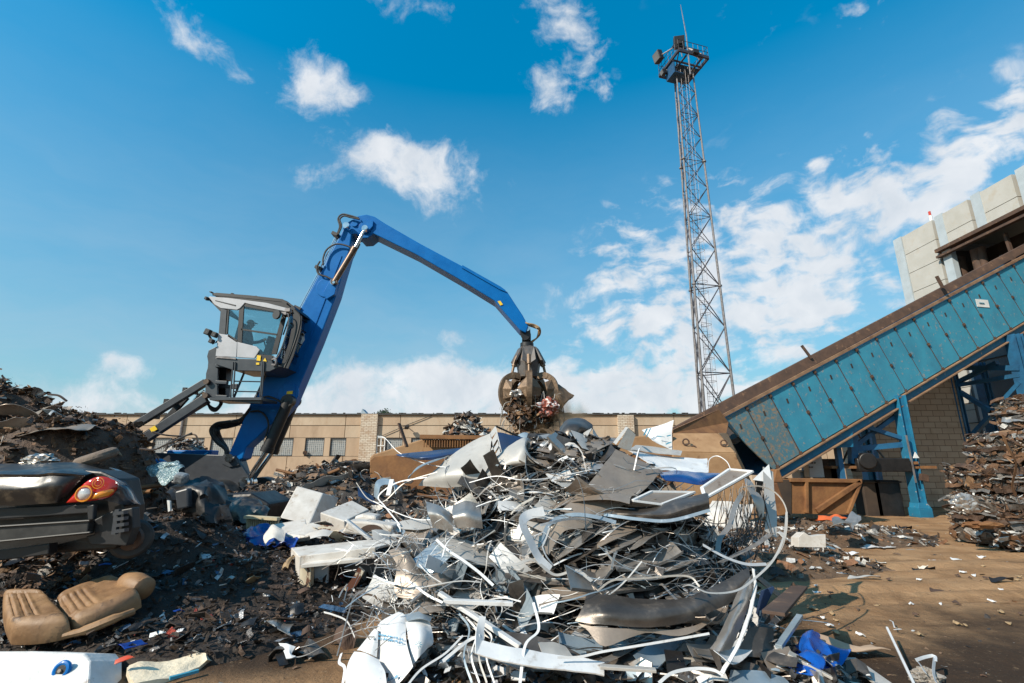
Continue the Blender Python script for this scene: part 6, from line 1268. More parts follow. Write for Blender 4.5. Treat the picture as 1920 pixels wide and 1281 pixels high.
S('metal_sheet', 'steeldk', [[(1142, 830, 5.95), (1156, 843, 5.8)], [(1125, 858, 5.75), (1132, 868, 5.6)], [(1110, 882, 5.6), (1118, 888, 5.5)]], 'dark plate edge just left of the large slanting rectangle', k=3)
S('metal_sheet', 'whitefilm', [[(1169, 840, 6.2), (1215, 850, 6.2), (1270, 858, 6.2), (1328, 860, 6.2)], [(1200, 858, 5.9), (1240, 866, 5.9), (1285, 872, 5.9), (1328, 874, 5.95)], [(1238, 880, 5.65), (1260, 883, 5.7), (1295, 885, 5.7), (1328, 886, 5.75)]], 'large bright white sheet lying on the upper right shoulder of the pile')
S('metal_sheet', M.setdefault('royal', mat('royal blue coated sheet', (.02, .085, .30), (.015, .05, .18), 2.5, .22, .3, coat=.5, bump=.06, bscale=3)), [[(1235, 885, 5.6), (1270, 882, 5.65), (1310, 886, 5.7), (1350, 888, 5.8)], [(1240, 893, 5.4), (1270, 893, 5.4), (1310, 898, 5.45), (1345, 892, 5.7)], [(1248, 900, 5.35), (1280, 905, 5.35), (1315, 909, 5.4), (1340, 898, 5.65)]], 'glossy royal blue sheet below the bright white one')
def tray(label, pts, Y, nrm_ext, rim=.035, m1='steelbr', m2='whitefilm'):
    t_ = thing('panel_tray', label, 'metal panel', P(pts[0][0], pts[0][1], Y[0])); slab('face', m1, pts, Y, nrm_ext, parent=t_, bevel=0)
    p3 = [P(u, v, y) for (u, v), y in zip(pts, Y)]
    for a_, c_ in zip(p3, p3[1:] + p3[:1]):
        b = MB(); b.bar(a_, c_, rim, .012 if False else rim * .6); b.build('rim', m2, t_, bevel=.003)
    return t_
tray('white rimmed panel tray jutting out past the right edge of the pile', [(1316, 915), (1368, 880), (1411, 884), (1322, 934)], [5.1, 5.3, 5.2, 4.95], Vector((0, .02, -.03)))
tray('white rimmed panel tray pointing left below the slanting rectangle on the pile', [(1186, 939), (1222, 922), (1302, 923), (1240, 946)], [4.9, 5.1, 5.2, 4.95], Vector((0, .02, -.03)))
S('metal_sheet', 'steeldk', [[(1150, 948, 5.1), (1215, 950, 5.0), (1265, 938, 5.0), (1326, 924, 5.0)], [(1135, 958, 4.95), (1200, 962, 4.8), (1262, 958, 4.75), (1330, 938, 4.85)], [(1130, 963, 4.9), (1200, 972, 4.8), (1258, 974, 4.8), (1331, 955, 4.85)]], 'long dark grey trough shaped sheet under the two white rimmed trays')
b = MB(); ribbon(b, ps([(1132, 965, 4.85), (1200, 974, 4.75), (1258, 976, 4.73), (1331, 957, 4.8)], 6), .03, (0, -1, .5)); tag(b.build('edge_strip', 'bluefilm', smooth=True), 'pale blue edge strip along the bottom of the dark trough shaped sheet', 'metal strip')
def R_(pts, wd, m_, label, nrm=(0, 0, 1), tw=0.0, k=8): return strip(ps(pts, k), wd * (.72 if wd < .08 else 1), m_, label, None, nrm, tw)
R_([(1020, 958, 4.75), (990, 966, 4.7), (980, 980, 4.62), (992, 1010, 4.6), (1010, 1045, 4.6), (1032, 1068, 4.6)], .085, 'whitefilm', 'broad white band bent like a hook in the middle of the pile', (.6, -1, .5))
R_([(1018, 1020, 4.7), (1025, 990, 4.75), (1045, 972, 4.8), (1080, 965, 4.8), (1120, 970, 4.8), (1155, 980, 4.8)], .05, 'bluefilm', 'pale blue edged arch over the dark hollow in the middle of the pile', (0, -1, .3))
R_([(1020, 1035, 4.7), (1040, 1000, 4.75), (1062, 983, 4.75), (1110, 980, 4.8)], .10, 'steelbr', 'brown curved band beneath the pale blue edged arch in the pile', (0, -1, .5))
for i, (a, c) in enumerate((((1040, 1050), (1140, 985)), ((1060, 1060), (1165, 1000)), ((1085, 1045), (1190, 990)), ((1075, 1030), (1120, 985)), ((1120, 1050), (1200, 1005)))):
    S('metal_sheet', ('steel', 'steeldk', 'steelbr', 'steeldk', 'steel')[i], [[(a[0], a[1] - 14, 4.9), ((a[0] + c[0]) / 2, (a[1] + c[1]) / 2 - 20, 4.85), (c[0], c[1] - 10, 5.0)], [(a[0] + 4, a[1], 4.7), ((a[0] + c[0]) / 2 + 4, (a[1] + c[1]) / 2, 4.65), (c[0] + 4, c[1] + 3, 4.85)]], ('grey leaf shaped sheet in the stacked middle layers of the pile, leftmost', 'dark leaf shaped sheet just right of the leftmost grey one in the pile', 'brownish leaf sheet in the stacked middle layers of the pile', 'short dark leaf sheet under the pale blue edged arch in the pile', 'grey leaf sheet at the right of the stacked middle layers of the pile')[i], k=5)
S('metal_sheet', 'steel', [[(800, 940, 5.2), (825, 950, 5.1), (850, 965, 5.05)], [(802, 960, 5.0), (828, 968, 4.9), (848, 985, 4.9)], [(812, 990, 5.0), (832, 995, 4.95), (850, 1000, 4.95)]], 'bright curved steel sheet like a piece of pipe on the left flank of the pile')
S('metal_sheet', 'steel', [[(848, 948, 5.2), (875, 940, 5.2), (900, 945, 5.2)], [(848, 965, 4.95), (875, 960, 4.9), (902, 968, 4.95)], [(855, 990, 4.95), (880, 990, 4.9), (905, 992, 4.95)]], 'shiny half pipe of steel in the upper left flank of the pile')
S('metal_sheet', 'palegrey', [[(748, 978, 5.3), (780, 973, 5.3), (815, 975, 5.3)], [(748, 991, 5.2), (780, 992, 5.15), (812, 990, 5.2)]], 'flat pale panel with a blue lower edge at the left flank of the pile')
S('metal_sheet', 'steelbr', [[(756, 992, 5.25), (780, 993, 5.2), (806, 991, 5.2)], [(770, 1012, 5.1), (783, 1016, 5.1), (795, 1012, 5.1)]], 'brown pointed sheet hanging below the flat pale panel of the pile')
S('metal_sheet', 'bluefilm', [[(702, 930, 5.9), (705, 905, 6.0), (718, 897, 6.1), (735, 900, 6.0), (745, 912, 5.9)], [(708, 938, 5.7), (712, 915, 5.8), (722, 908, 5.9), (738, 910, 5.8), (743, 925, 5.7)]], 'curled blue tinted trough at the upper left tip of the pile')
b = MB(); b.bar(P(728, 930, 5.75), P(735, 900, 5.85), .05, .03); tag(b.build('white_profile', 'whitefilm'), 'short white profile standing in the curled blue tinted trough', 'profile')
S('metal_sheet', 'navy', [[(671, 914, 6.0), (685, 922, 6.0), (700, 930, 6.0)], [(672, 930, 5.9), (690, 938, 5.9), (705, 945, 5.9)]], 'small blue sheet poking out left of the curled blue trough')
# left middle: folded panels
S('metal_sheet', 'bluefilm', [[(766, 1054, 4.85), (790, 1035, 4.9), (818, 1017, 5.0)], [(785, 1062, 4.75), (808, 1050, 4.8), (835, 1033, 4.85)], [(806, 1076, 4.7), (825, 1062, 4.7), (848, 1042, 4.75)]], 'smooth pale blue inner face of a folded panel in the left middle of the pile')
S('metal_sheet', 'palegrey', [[(820, 1010, 5.0), (850, 1010, 5.05), (885, 1015, 5.1), (908, 1022, 5.1)], [(835, 1030, 4.8), (870, 1032, 4.85), (900, 1040, 4.9), (928, 1052, 4.95)], [(850, 1045, 4.7), (880, 1052, 4.75), (910, 1060, 4.8), (925, 1062, 4.85)]], 'brownish grey sloping roof like panel in the left middle of the pile')
R_([(818, 1012, 4.95), (840, 1032, 4.7), (870, 1052, 4.6), (900, 1075, 4.55), (925, 1098, 4.5)], .035, 'whitefilm', 'broad bright strip running down from the roof like panel of the pile', (0, -1, .6))
S('metal_sheet', 'steelbr', [[(728, 1036, 4.9), (755, 1028, 4.9), (768, 1030, 4.9)], [(738, 1058, 4.8), (765, 1050, 4.75), (790, 1075, 4.7)], [(742, 1075, 4.7), (775, 1085, 4.6), (800, 1088, 4.6)], [(745, 1118, 4.6), (790, 1116, 4.5), (802, 1106, 4.55)]], 'crumpled brownish steel sheet beside the open fridge at the pile', wob=.05, k=6, seed=4)
S('metal_sheet', 'steelbr', [[(800, 1078, 4.7), (828, 1076, 4.7), (850, 1095, 4.7)], [(805, 1106, 4.55), (825, 1098, 4.5), (852, 1102, 4.6)]], 'wavy dark brown sheet right of the crumpled one in the pile', wob=.03)
def barp(a, c, w_, h_, m_, label):
    b = MB(); b.bar(P(*a), P(*c), w_, h_); return tag(b.build('metal_profile', m_, bevel=.003), label, 'metal profile')
barp((832, 1127, 4.3), (962, 1132, 4.3), .06, .03, 'whitefilm', 'straight white profile lying level across the lower left of the pile')
barp((824, 1112, 4.4), (975, 1212, 4.1), .05, .03, 'whitefilm', 'long straight white profile slanting down to the right on the pile')
barp((770, 1130, 4.35), (800, 1106, 4.45), .03, .02, 'steel', 'short grey bar crossing the crumpled brownish sheet of the pile')
barp((968, 1012, 4.65), (983, 975, 4.8), .07, .02, 'whitefilm', 'short white plate end rising beside the hooked white band of the pile')
S('metal_sheet', 'steelbr', [[(772, 1132, 4.4), (800, 1128, 4.4), (825, 1138, 4.4)], [(776, 1150, 4.3), (805, 1148, 4.25), (832, 1146, 4.3)]], 'brownish flap of sheet under the level white profile of the pile')
def marks(par, g, cells, k=5):
    d = patch(g, k); ny, nx = len(d), len(d[0]); b = MB()
    def at(s, t):
        x, y = s * (nx - 1), t * (ny - 1); i, j = min(int(x), nx - 2), min(int(y), ny - 2); fx, fy = x - i, y - j
        p = d[j][i].lerp(d[j][i + 1], fx).lerp(d[j + 1][i].lerp(d[j + 1][i + 1], fx), fy); nn = (d[j][i + 1] - d[j][i]).cross(d[j + 1][i] - d[j][i]).normalized()
        return p + nn * .018 * (1 if nn.y < 0 else -1)
    for s0, s1, t0, t1 in cells: b.add([at(s0, t0), at(s1, t0), at(s1, t1), at(s0, t1)], [(0, 1, 2, 3)])
    return b.build('print_mark', 'printblue', par)
M['printblue'] = flat('print blue', (.03, .22, .38), .5)
# lower left: film covered sheets with blue print
fs_ = thing('printed_sheet', 'large white film covered sheet with blue print at the bottom left of the pile', 'metal sheet', P(740, 1281, 4.0))
sheet('sheet', 'whitefilm', [[(745, 1148, 4.35), (755, 1150, 4.3), (764, 1158, 4.28)], [(706, 1172, 4.3), (735, 1180, 4.15), (762, 1190, 4.1)], [(706, 1215, 4.15), (735, 1218, 4.02), (766, 1222, 4.0)], [(715, 1290, 3.95), (745, 1282, 3.88), (773, 1250, 3.92)]], parent=fs_, k=5)
rr = random.Random(4); cl_ = []
for r0 in (.47, .53):
    x = .12
    while x < .88:
        w_ = rr.uniform(.012, .035)
        if rr.random() > .15: cl_.append((x, x + w_, r0 + rr.uniform(-.004, .004), r0 + .026 + rr.uniform(0, .008)))
        x += w_ + .012
cl_ += [(.15, .7, .965, .972), (.3, .34, .93, .96), (.4, .42, .93, .96), (.5, .58, .935, .96)]
marks(fs_, [[(745, 1148, 4.35), (755, 1150, 4.3), (764, 1158, 4.28)], [(706, 1172, 4.3), (735, 1180, 4.15), (762, 1190, 4.1)], [(706, 1215, 4.15), (735, 1218, 4.02), (766, 1222, 4.0)], [(715, 1290, 3.95), (745, 1282, 3.88), (773, 1250, 3.92)]], cl_)
fs2 = thing('printed_sheet', 'white film covered sheet with a blue star print right of the largest printed sheet', 'metal sheet', P(790, 1240, 4.0))
sheet('sheet', 'whitefilm', [[(762, 1165, 4.2), (782, 1156, 4.25), (803, 1162, 4.25)], [(766, 1195, 4.1), (790, 1190, 4.08), (813, 1202, 4.15)], [(771, 1246, 3.98), (785, 1232, 4.0), (800, 1216, 4.08)]], parent=fs2, k=5)
S('metal_sheet', 'whitefilm', [[(700, 1178, 4.25), (705, 1180, 4.2), (708, 1186, 4.18)], [(668, 1218, 4.15), (690, 1225, 4.05), (708, 1232, 4.05)]], 'white flap folded to the left of the largest printed sheet of the pile')
S('metal_sheet', 'whitefilm', [[(664, 1222, 4.1), (688, 1226, 4.02), (712, 1237, 4.0)], [(650, 1250, 4.0), (685, 1255, 3.9), (720, 1258, 3.88)], [(646, 1300, 3.85), (685, 1300, 3.75), (724, 1300, 3.75)]], 'blank bright white sheet in the bottom left corner of the pile')
def text(s, u, v, Y, size, par, tilt=0, m_='conv', n=(0, 0)):
    cu = bpy.data.curves.new('print', 'FONT'); cu.body = s; cu.size = size; cu.extrude = .0008
    to = bpy.data.objects.new('print', cu); C.objects.link(to); dg = bpy.context.evaluated_depsgraph_get(); me = bpy.data.meshes.new_from_object(to.evaluated_get(dg)); bpy.data.objects.remove(to)
    rot = Matrix.Rotation(n[0], 4, 'Z') @ Matrix.Rotation(R(90) + n[1], 4, 'X') @ Matrix.Rotation(tilt, 4, 'Z'); me.transform(rot); me.materials.clear(); me.materials.append(M[m_])
    o = bpy.data.objects.new('print', me); C.objects.link(o); o.parent = par; o.location = P(u, v, Y) - ORG[par.name]; ORG[o.name] = P(u, v, Y); return o
b = MB()
for k in range(8):
    a = k * math.pi / 4; c_ = P(785, 1209, 3.985); b.bar(c_ + Vector((math.cos(a), 0, math.sin(a))) * .008, c_ + Vector((math.cos(a), 0, math.sin(a))) * .026, .003, .004)
b.build('print_mark', 'conv', fs2)
S('metal_sheet', 'bluefilm', [[(757, 1152, 4.3), (790, 1146, 4.3), (812, 1156, 4.3)], [(765, 1162, 4.2), (790, 1158, 4.18), (806, 1166, 4.2)]], 'blue tinted sheet edge arching over the star printed sheet of the pile')
t_ = thing('white_angle', 'big white L shaped angle plate at the bottom centre of the pile', 'metal plate', P(950, 1240, 3.9))
sheet('upright', 'whitefilm', [[(899, 1156, 4.1), (911, 1157, 4.1)], [(894, 1190, 3.98), (908, 1200, 4.0)], [(890, 1226, 3.88), (906, 1230, 3.9)]], parent=t_, k=3, th=.01)
sheet('foot', 'whitefilm', [[(906, 1200, 3.98), (955, 1212, 3.95), (1000, 1220, 3.95), (1060, 1228, 3.95), (1132, 1240, 3.95)], [(892, 1226, 3.88), (955, 1240, 3.82), (1000, 1246, 3.82), (1060, 1256, 3.82), (1132, 1264, 3.85)]], parent=t_, k=4, th=.01)
S('metal_sheet', 'palegrey', [[(1008, 1206, 4.05), (1035, 1205, 4.1), (1062, 1212, 4.1)], [(1020, 1230, 3.92), (1050, 1234, 3.92), (1080, 1236, 3.95)]], 'pale scalloped sheet resting on the big white angle plate of the pile', wob=.02)
# the big dark curved sheet at the right
S('metal_sheet', 'steeldk', [[(1099, 1112, 4.35), (1140, 1116, 4.3), (1200, 1122, 4.3), (1280, 1122, 4.3), (1340, 1098, 4.5), (1402, 1064, 4.7)], [(1092, 1140, 4.2), (1140, 1145, 4.08), (1205, 1150, 4.05), (1280, 1145, 4.1), (1345, 1120, 4.35), (1404, 1085, 4.6)], [(1080, 1166, 4.15), (1135, 1172, 4.05), (1205, 1176, 4.02), (1280, 1168, 4.1), (1345, 1142, 4.3), (1392, 1120, 4.5)]], 'very large dark curved steel sheet sagging across the right front of the pile', k=5)
S('metal_sheet', 'steelbr', [[(1085, 1170, 4.15), (1140, 1178, 4.05), (1210, 1180, 4.05), (1285, 1178, 4.12), (1345, 1155, 4.25)], [(1100, 1180, 4.1), (1135, 1212, 3.98), (1210, 1188, 4.05), (1286, 1192, 4.08), (1335, 1165, 4.2)]], 'brown pointed lower edge sheet under the very large dark curved sheet of the pile', k=5)
R_([(1280, 1100, 4.2), (1296, 1098, 4.15), (1330, 1112, 4.1), (1380, 1108, 4.2), (1415, 1085, 4.4), (1450, 1050, 4.6), (1470, 1005, 4.8), (1475, 960, 5.0)], .026, 'palegrey', 'long pale strip sweeping in a wide arc out to the right of the pile', (0, -.3, 1))
R_([(1120, 1108, 4.3), (1150, 1088, 4.3), (1200, 1085, 4.3), (1286, 1080, 4.3), (1312, 1100, 4.25)], .02, 'palegrey', 'thin grey frame edge along the top of the very large dark sheet of the pile', (0, -1, 0))
rch = thing('channel_panel', 'long bent channel panel standing at the right end of the pile', 'metal channel', P(1370, 1230, 4.2))
sheet('web', 'steel', [[(1386, 1106, 4.45), (1402, 1085, 4.5), (1412, 1075, 4.6)], [(1368, 1145, 4.25), (1384, 1138, 4.2), (1408, 1120, 4.35)], [(1350, 1185, 4.1), (1368, 1182, 4.05), (1390, 1170, 4.2)], [(1331, 1218, 4.0), (1350, 1222, 3.95), (1370, 1215, 4.05)]], parent=rch, k=5)
sheet('flange', 'steeldk', [[(1330, 1218, 4.05), (1352, 1264, 3.85)], [(1350, 1222, 3.95), (1358, 1258, 3.85)]], parent=rch, k=3)
sheet('flange', 'whitefilm', [[(1408, 1066, 4.6), (1413, 1068, 4.55)], [(1412, 1105, 4.4), (1417, 1107, 4.35)], [(1398, 1160, 4.15), (1404, 1163, 4.1)], [(1377, 1215, 3.95), (1383, 1218, 3.92)], [(1353, 1262, 3.82), (1360, 1266, 3.8)]], parent=rch, k=5, th=.006)
S('metal_sheet', 'steeldk', [[(1402, 1175, 4.3), (1450, 1177, 4.4)], [(1392, 1205, 4.2), (1450, 1205, 4.3)], [(1380, 1230, 4.15), (1450, 1235, 4.2)]], 'dark plain plate behind the bent channel panel at the right end of the pile', k=3)
R_([(1300, 1195, 4.0), (1330, 1188, 4.0), (1250, 1202, 3.95), (1190, 1212, 3.92), (1130, 1222, 3.9), (1085, 1232, 3.88), (1045, 1233, 3.85)][1:], .022, 'whitefilm', 'long white strip under the brown pointed sheet of the pile', (0, -1, .3))
R_([(1235, 1281, 3.75), (1260, 1262, 3.8), (1300, 1254, 3.85), (1335, 1256, 3.85), (1356, 1266, 3.82)], .028, 'whitefilm', 'white flat strip arching at the very bottom right of the pile', (0, -1, .4))
barp((1125, 1250, 3.85), (1230, 1257, 3.8), .05, .02, 'palegrey', 'pale beige bar along the bottom edge of the pile')
# hoops at the right side
R_([(1385, 925, 5.6), (1392, 914, 5.6), (1425, 912, 5.55), (1455, 925, 5.5), (1474, 955, 5.4), (1474, 1000, 5.3), (1462, 1035, 5.2), (1440, 1056, 5.1)], .022, 'palegrey', 'big upright hoop of pale strip at the right edge of the pile', (0, 1, .4), .6)
R_([(1437, 1058, 5.1), (1400, 1058, 4.95), (1360, 1045, 4.85), (1318, 1022, 4.8)], .04, 'whitefilm', 'white printed strip closing the foot of the big upright hoop', (0, -1, .6))
R_([(1440, 880, 6.0), (1442, 920, 5.8), (1446, 960, 5.6), (1445, 1002, 5.4)], .13, 'palegrey', 'broad flat grey strip hanging vertically inside the big upright hoop', (0, 1, 0))
R_([(1446, 1000, 5.4), (1420, 1020, 5.2), (1385, 1038, 5.1), (1350, 1055, 5.0)], .10, 'steel', 'broad grey strip folded along the ground inside the big upright hoop', (0, .3, 1))
slab('metal_plate', 'whitefilm', [(1442, 871), (1448, 905), (1412, 900)], [6.0, 5.9, 5.9], (0, .01, 0), 'pale triangular plate tip rising above the big upright hoop', 'metal plate', bevel=0)
S('metal_sheet', 'steel', [[(1395, 895, 5.7), (1410, 905, 5.65), (1420, 925, 5.6)], [(1400, 912, 5.6), (1412, 940, 5.5), (1422, 970, 5.5)], [(1408, 915, 5.6), (1430, 935, 5.55), (1432, 968, 5.5)]], 'twisted grey leaf of steel hanging inside the big upright hoop')
R_([(1395, 920, 5.6), (1378, 950, 5.5), (1368, 985, 5.4), (1350, 1010, 5.3), (1345, 1040, 5.2)], .07, 'steel', 'long dangling grey strip left of the twisted steel leaf', (0, 1, 0), 1)
R_([(1328, 885, 5.6), (1330, 862, 5.7), (1345, 855, 5.7), (1362, 865, 5.6), (1370, 880, 5.5)], .012, 'whitefilm', 'thin white wire loop above the right shoulder of the pile', (0, 1, 0))
rr = random.Random(66); mb = MB()
for i in range(46):
    u = rr.uniform(1340, 1440); mb.tube(ps([(u, rr.uniform(900, 960), 5.6), (u + rr.uniform(-15, 15), rr.uniform(960, 1000), 5.5), (u + rr.uniform(-35, 25), rr.uniform(1010, 1060), 5.3)], 5), .004, 4)
kind(tag(mb.build('hanging_wires', 'steeldk'), 'thin dark wires hanging inside the big upright hoop', 'wires'), 'stuff')
# straggling strips at the left
R_([(740, 1165, 4.3), (690, 1166, 4.4), (640, 1185, 4.5), (585, 1208, 4.55), (558, 1215, 4.6)], .022, 'palegrey', 'long pale strip reaching left over the soil from the pile', (0, 0, 1))
R_([(735, 1172, 4.3), (680, 1180, 4.3), (620, 1205, 4.4), (575, 1228, 4.45), (548, 1234, 4.45)], .03, 'palegrey', 'lower long pale strip reaching left over the soil from the pile', (0, 0, 1))
S('metal_sheet', 'whitefilm', [[(523, 1205, 4.55), (540, 1208, 4.5), (556, 1214, 4.5)], [(530, 1220, 4.5), (542, 1222, 4.45), (548, 1226, 4.45)], [(537, 1234, 4.4), (548, 1233, 4.4), (556, 1230, 4.42)]], 'white film flap at the far left end of the straggling strips from the pile')
R_([(607, 1148, 4.8), (625, 1153, 4.7), (650, 1165, 4.6), (665, 1195, 4.4)], .02, 'whitefilm', 'short white strip curling out left below the open fridge by the pile', (0, 1, 0))
R_([(690, 1100, 4.8), (665, 1120, 4.7), (655, 1145, 4.6), (632, 1230, 4.3)], .014, 'palegrey', 'thin strip dropping to the soil left of the printed sheets of the pile', (0, 1, 0))
R_([(640, 1225, 4.3), (636, 1242, 4.2), (646, 1252, 4.1), (643, 1281, 4.0)], .03, 'whitefilm', 'white strip standing beside the bottom left corner sheet of the pile', (0, 1, 0))
R_([(700, 1080, 4.8), (740, 1095, 4.6), (765, 1090, 4.5), (800, 1115, 4.35), (830, 1130, 4.25)], .025, 'whitefilm', 'white strip looping over the crumpled brownish sheet of the pile', (0, -1, .5))
R_([(745, 1112, 4.5), (800, 1100, 4.4), (860, 1090, 4.4), (900, 1092, 4.4)], .015, 'palegrey', 'thin pale strip bridging the left middle of the pile', (0, -1, 1))
R_([(940, 1060, 4.6), (970, 1058, 4.55), (1000, 1050, 4.6), (1040, 1078, 4.5), (1080, 1070, 4.5), (1110, 1090, 4.4)], .05, 'palegrey', 'pale arch of sheet above the big dark sheet of the pile', (0, -.6, 1))
R_([(1000, 1130, 4.3), (1010, 1180, 4.1), (985, 1210, 3.95), (975, 1281, 3.75)], .03, 'whitefilm', 'printed white strip falling down the front centre of the pile', (0, -1, .2))
R_([(830, 1240, 3.9), (860, 1215, 3.95), (880, 1200, 4.0), (900, 1192, 4.0)], .03, 'whitefilm', 'white strip climbing from the bottom left of the pile', (0, -1, .3))
R_([(760, 1290, 3.8), (790, 1255, 3.9), (835, 1225, 4.0), (868, 1192, 4.1)], .02, 'whitefilm', 'thin white strip running up right from the star printed sheet of the pile', (0, -1, .3))
for i in range(4):
    u = 860 + i * 14; R_([(u, 1150 + i * 8, 4.35), (u + 20, 1180 + i * 5, 4.2), (u + 10, 1230, 4.0), (u + 25, 1281, 3.85)], .022, ('bluefilm', 'whitefilm', 'palegrey', 'whitefilm')[i], ('blue tinted', 'white', 'pale grey', 'second white')[i] + ' strip hanging behind the white angle plate of the pile', (0, -1, .2))
R_([(880, 905, 5.3), (930, 893, 5.2), (980, 900, 5.1), (1040, 895, 5.2), (1110, 880, 5.3)], .012, 'whitefilm', 'thin bright strip laid across the upper pile below the half cone sheet', (0, -1, .4))
R_([(700, 940, 5.6), (740, 960, 5.4), (790, 975, 5.2), (850, 965, 5.1), (920, 940, 5.1)], .012, 'whitefilm', 'thin bright strip curving under the left flank of the pile', (0, -1, .4))
R_([(820, 885, 5.5), (760, 905, 5.6), (720, 940, 5.6), (690, 935, 5.8), (668, 905, 6.0)], .014, 'palegrey', 'thin strip curling out at the upper left of the pile', (0, -1, .4))
R_([(750, 985, 5.2), (722, 950, 5.5), (710, 930, 5.6), (745, 905, 5.6), (800, 895, 5.5)], .018, 'whitefilm', 'white strip forming a loop at the upper left of the pile', (0, -1, .4))
R_([(847, 878, 5.9), (800, 870, 6.2), (750, 850, 6.4), (722, 822, 6.6), (708, 818, 6.7)], .012, 'whitefilm', 'thin white strip poking up left in front of the warehouse door frame above the pile', (0, -1, .4))
barp((748, 794, 6.6), (763, 838, 6.5), .05, .02, 'dkrust', 'dark rusty flat bar standing upright at the upper left of the pile')
barp((929, 799, 6.0), (975, 820, 6.2), .02, .02, 'blackst', 'thin black rod leaning behind the slotted triangular plate')
# ------------------------------------------------------------- scrap held in the grab
gl = random.Random(4); mb = MB(); lc = Vector((gc.x + .10, YG - .1, zn - 1.22))
def lob(n, c, r3, mi_w, smin, smax):
    for i in range(n):
        d = Vector((gl.gauss(0, 1), gl.gauss(0, 1), gl.gauss(0, 1))).normalized() * (gl.random() ** .33); p = Vector((c.x + d.x * r3[0], c.y + d.y * r3[1], c.z + d.z * r3[2]))
        shard(mb, p, gl.uniform(smin, smax), gl, d, gl.choices(range(5), mi_w)[0], .6)
lob(1300, lc, (.80, .72, .55), (5, 6, 3, 2, .7), .04, .13); lob(260, lc + Vector((-.15, 0, -.7)), (.5, .5, .5), (5, 7, 2, 1, .5), .02, .08); lob(260, lc + Vector((.2, 0, -1.0)), (.85, .5, .6), (5, 7, 2, 1, 1.2), .008, .03)
for i in range(60):
    a = gl.uniform(0, 6.28); p = lc + Vector((math.cos(a) * .6, math.sin(a) * .5, gl.uniform(-.5, .4))); mb.tube(spline([p, p + Vector((math.cos(a) * .25, gl.uniform(-.2, .2), gl.uniform(-.3, .3))), p + Vector((math.cos(a) * .35, gl.uniform(-.2, .2), gl.uniform(-.8, .1)))], 4), .008, 4, mi=gl.choice((3, 4)))
kind(tag(mb.build('grabbed_scrap', [BR[0], BR[1], BR[2], LT[0], LT[3]]), 'ragged bundle of rusty scrap hanging and crumbling from the orange-peel grab', 'scrap'), 'stuff')
sheet('torn_plate', 'grab', [[(1035, 712, YG - .2), (1050, 722, YG - .2), (1062, 732, YG - .2), (1077, 742, YG - .2)], [(1030, 730, YG - .4), (1045, 742, YG - .4), (1058, 752, YG - .35), (1074, 748, YG - .25)], [(1035, 745, YG - .3), (1045, 758, YG - .3), (1055, 765, YG - .3), (1062, 754, YG - .25)]], 'torn brown plate jutting right out of the closed grab', 'metal plate', wob=.06, th=.02)
crumple('crushed_bale', mat('crushed red and white metal', (.42, .09, .05), (.2, .06, .04), 7, .5, .2, spots=(.75, .7, .66), spot_scale=7, spot_lo=.52, spot_hi=.58, bump=.5, bscale=14), P(1024, 765, YG - .55), .24, 9, 'crushed red and white metal lump caught in the front of the closed grab', 'scrap lump', (1.2, .9, .95))
crumple('crushed_can', 'steel', P(969, 738, YG - .7), .11, 5, 'crushed silver can caught in the left of the closed grab', 'can', (1.3, 1, .9))
# dust falling from the grab
dm = bpy.data.materials.new('falling dust'); dm.use_nodes = True; n = dm.node_tree.nodes; l = dm.node_tree.links; n.clear()
pv = n.new('ShaderNodeVolumePrincipled'); pv.inputs['Color'].default_value = (.95, .62, .36, 1); pv.inputs['Anisotropy'].default_value = .2
tc_ = n.new('ShaderNodeTexCoord'); nt = n.new('ShaderNodeTexNoise'); nt.inputs['Scale'].default_value = 2.0; nt.inputs['Detail'].default_value = 5; l.new(tc_.outputs['Object'], nt.inputs['Vector'])
ln_ = n.new('ShaderNodeVectorMath'); ln_.operation = 'LENGTH'; mp = n.new('ShaderNodeMapping'); mp.inputs['Scale'].default_value = (1 / 1.35, 1 / .9, 1 / 1.15); l.new(tc_.outputs['Object'], mp.inputs[0]); l.new(mp.outputs[0], ln_.inputs[0])
fal = n.new('ShaderNodeMapRange'); fal.interpolation_type = 'SMOOTHSTEP'; fal.inputs['From Min'].default_value = 1.0; fal.inputs['From Max'].default_value = .25; l.new(ln_.outputs['Value'], fal.inputs['Value'])
nr_ = n.new('ShaderNodeMapRange'); nr_.inputs['From Min'].default_value = .42; nr_.inputs['From Max'].default_value = .75; nr_.inputs['To Max'].default_value = 5.0; l.new(nt.outputs[0], nr_.inputs['Value'])
mm = n.new('ShaderNodeMath'); mm.operation = 'MULTIPLY'; l.new(nr_.outputs[0], mm.inputs[0]); l.new(fal.outputs[0], mm.inputs[1]); l.new(mm.outputs[0], pv.inputs['Density'])
oo = n.new('ShaderNodeOutputMaterial'); l.new(pv.outputs[0], oo.inputs['Volume'])
b = MB(); q_ = P(1035, 795, YG); ell(b, q_, (1.35, .9, 1.15), 16, 9); kind(tag(b.build('dust_cloud', dm, org=q_), 'brown dust drifting from the scrap under the closed grab', 'dust'), 'stuff')

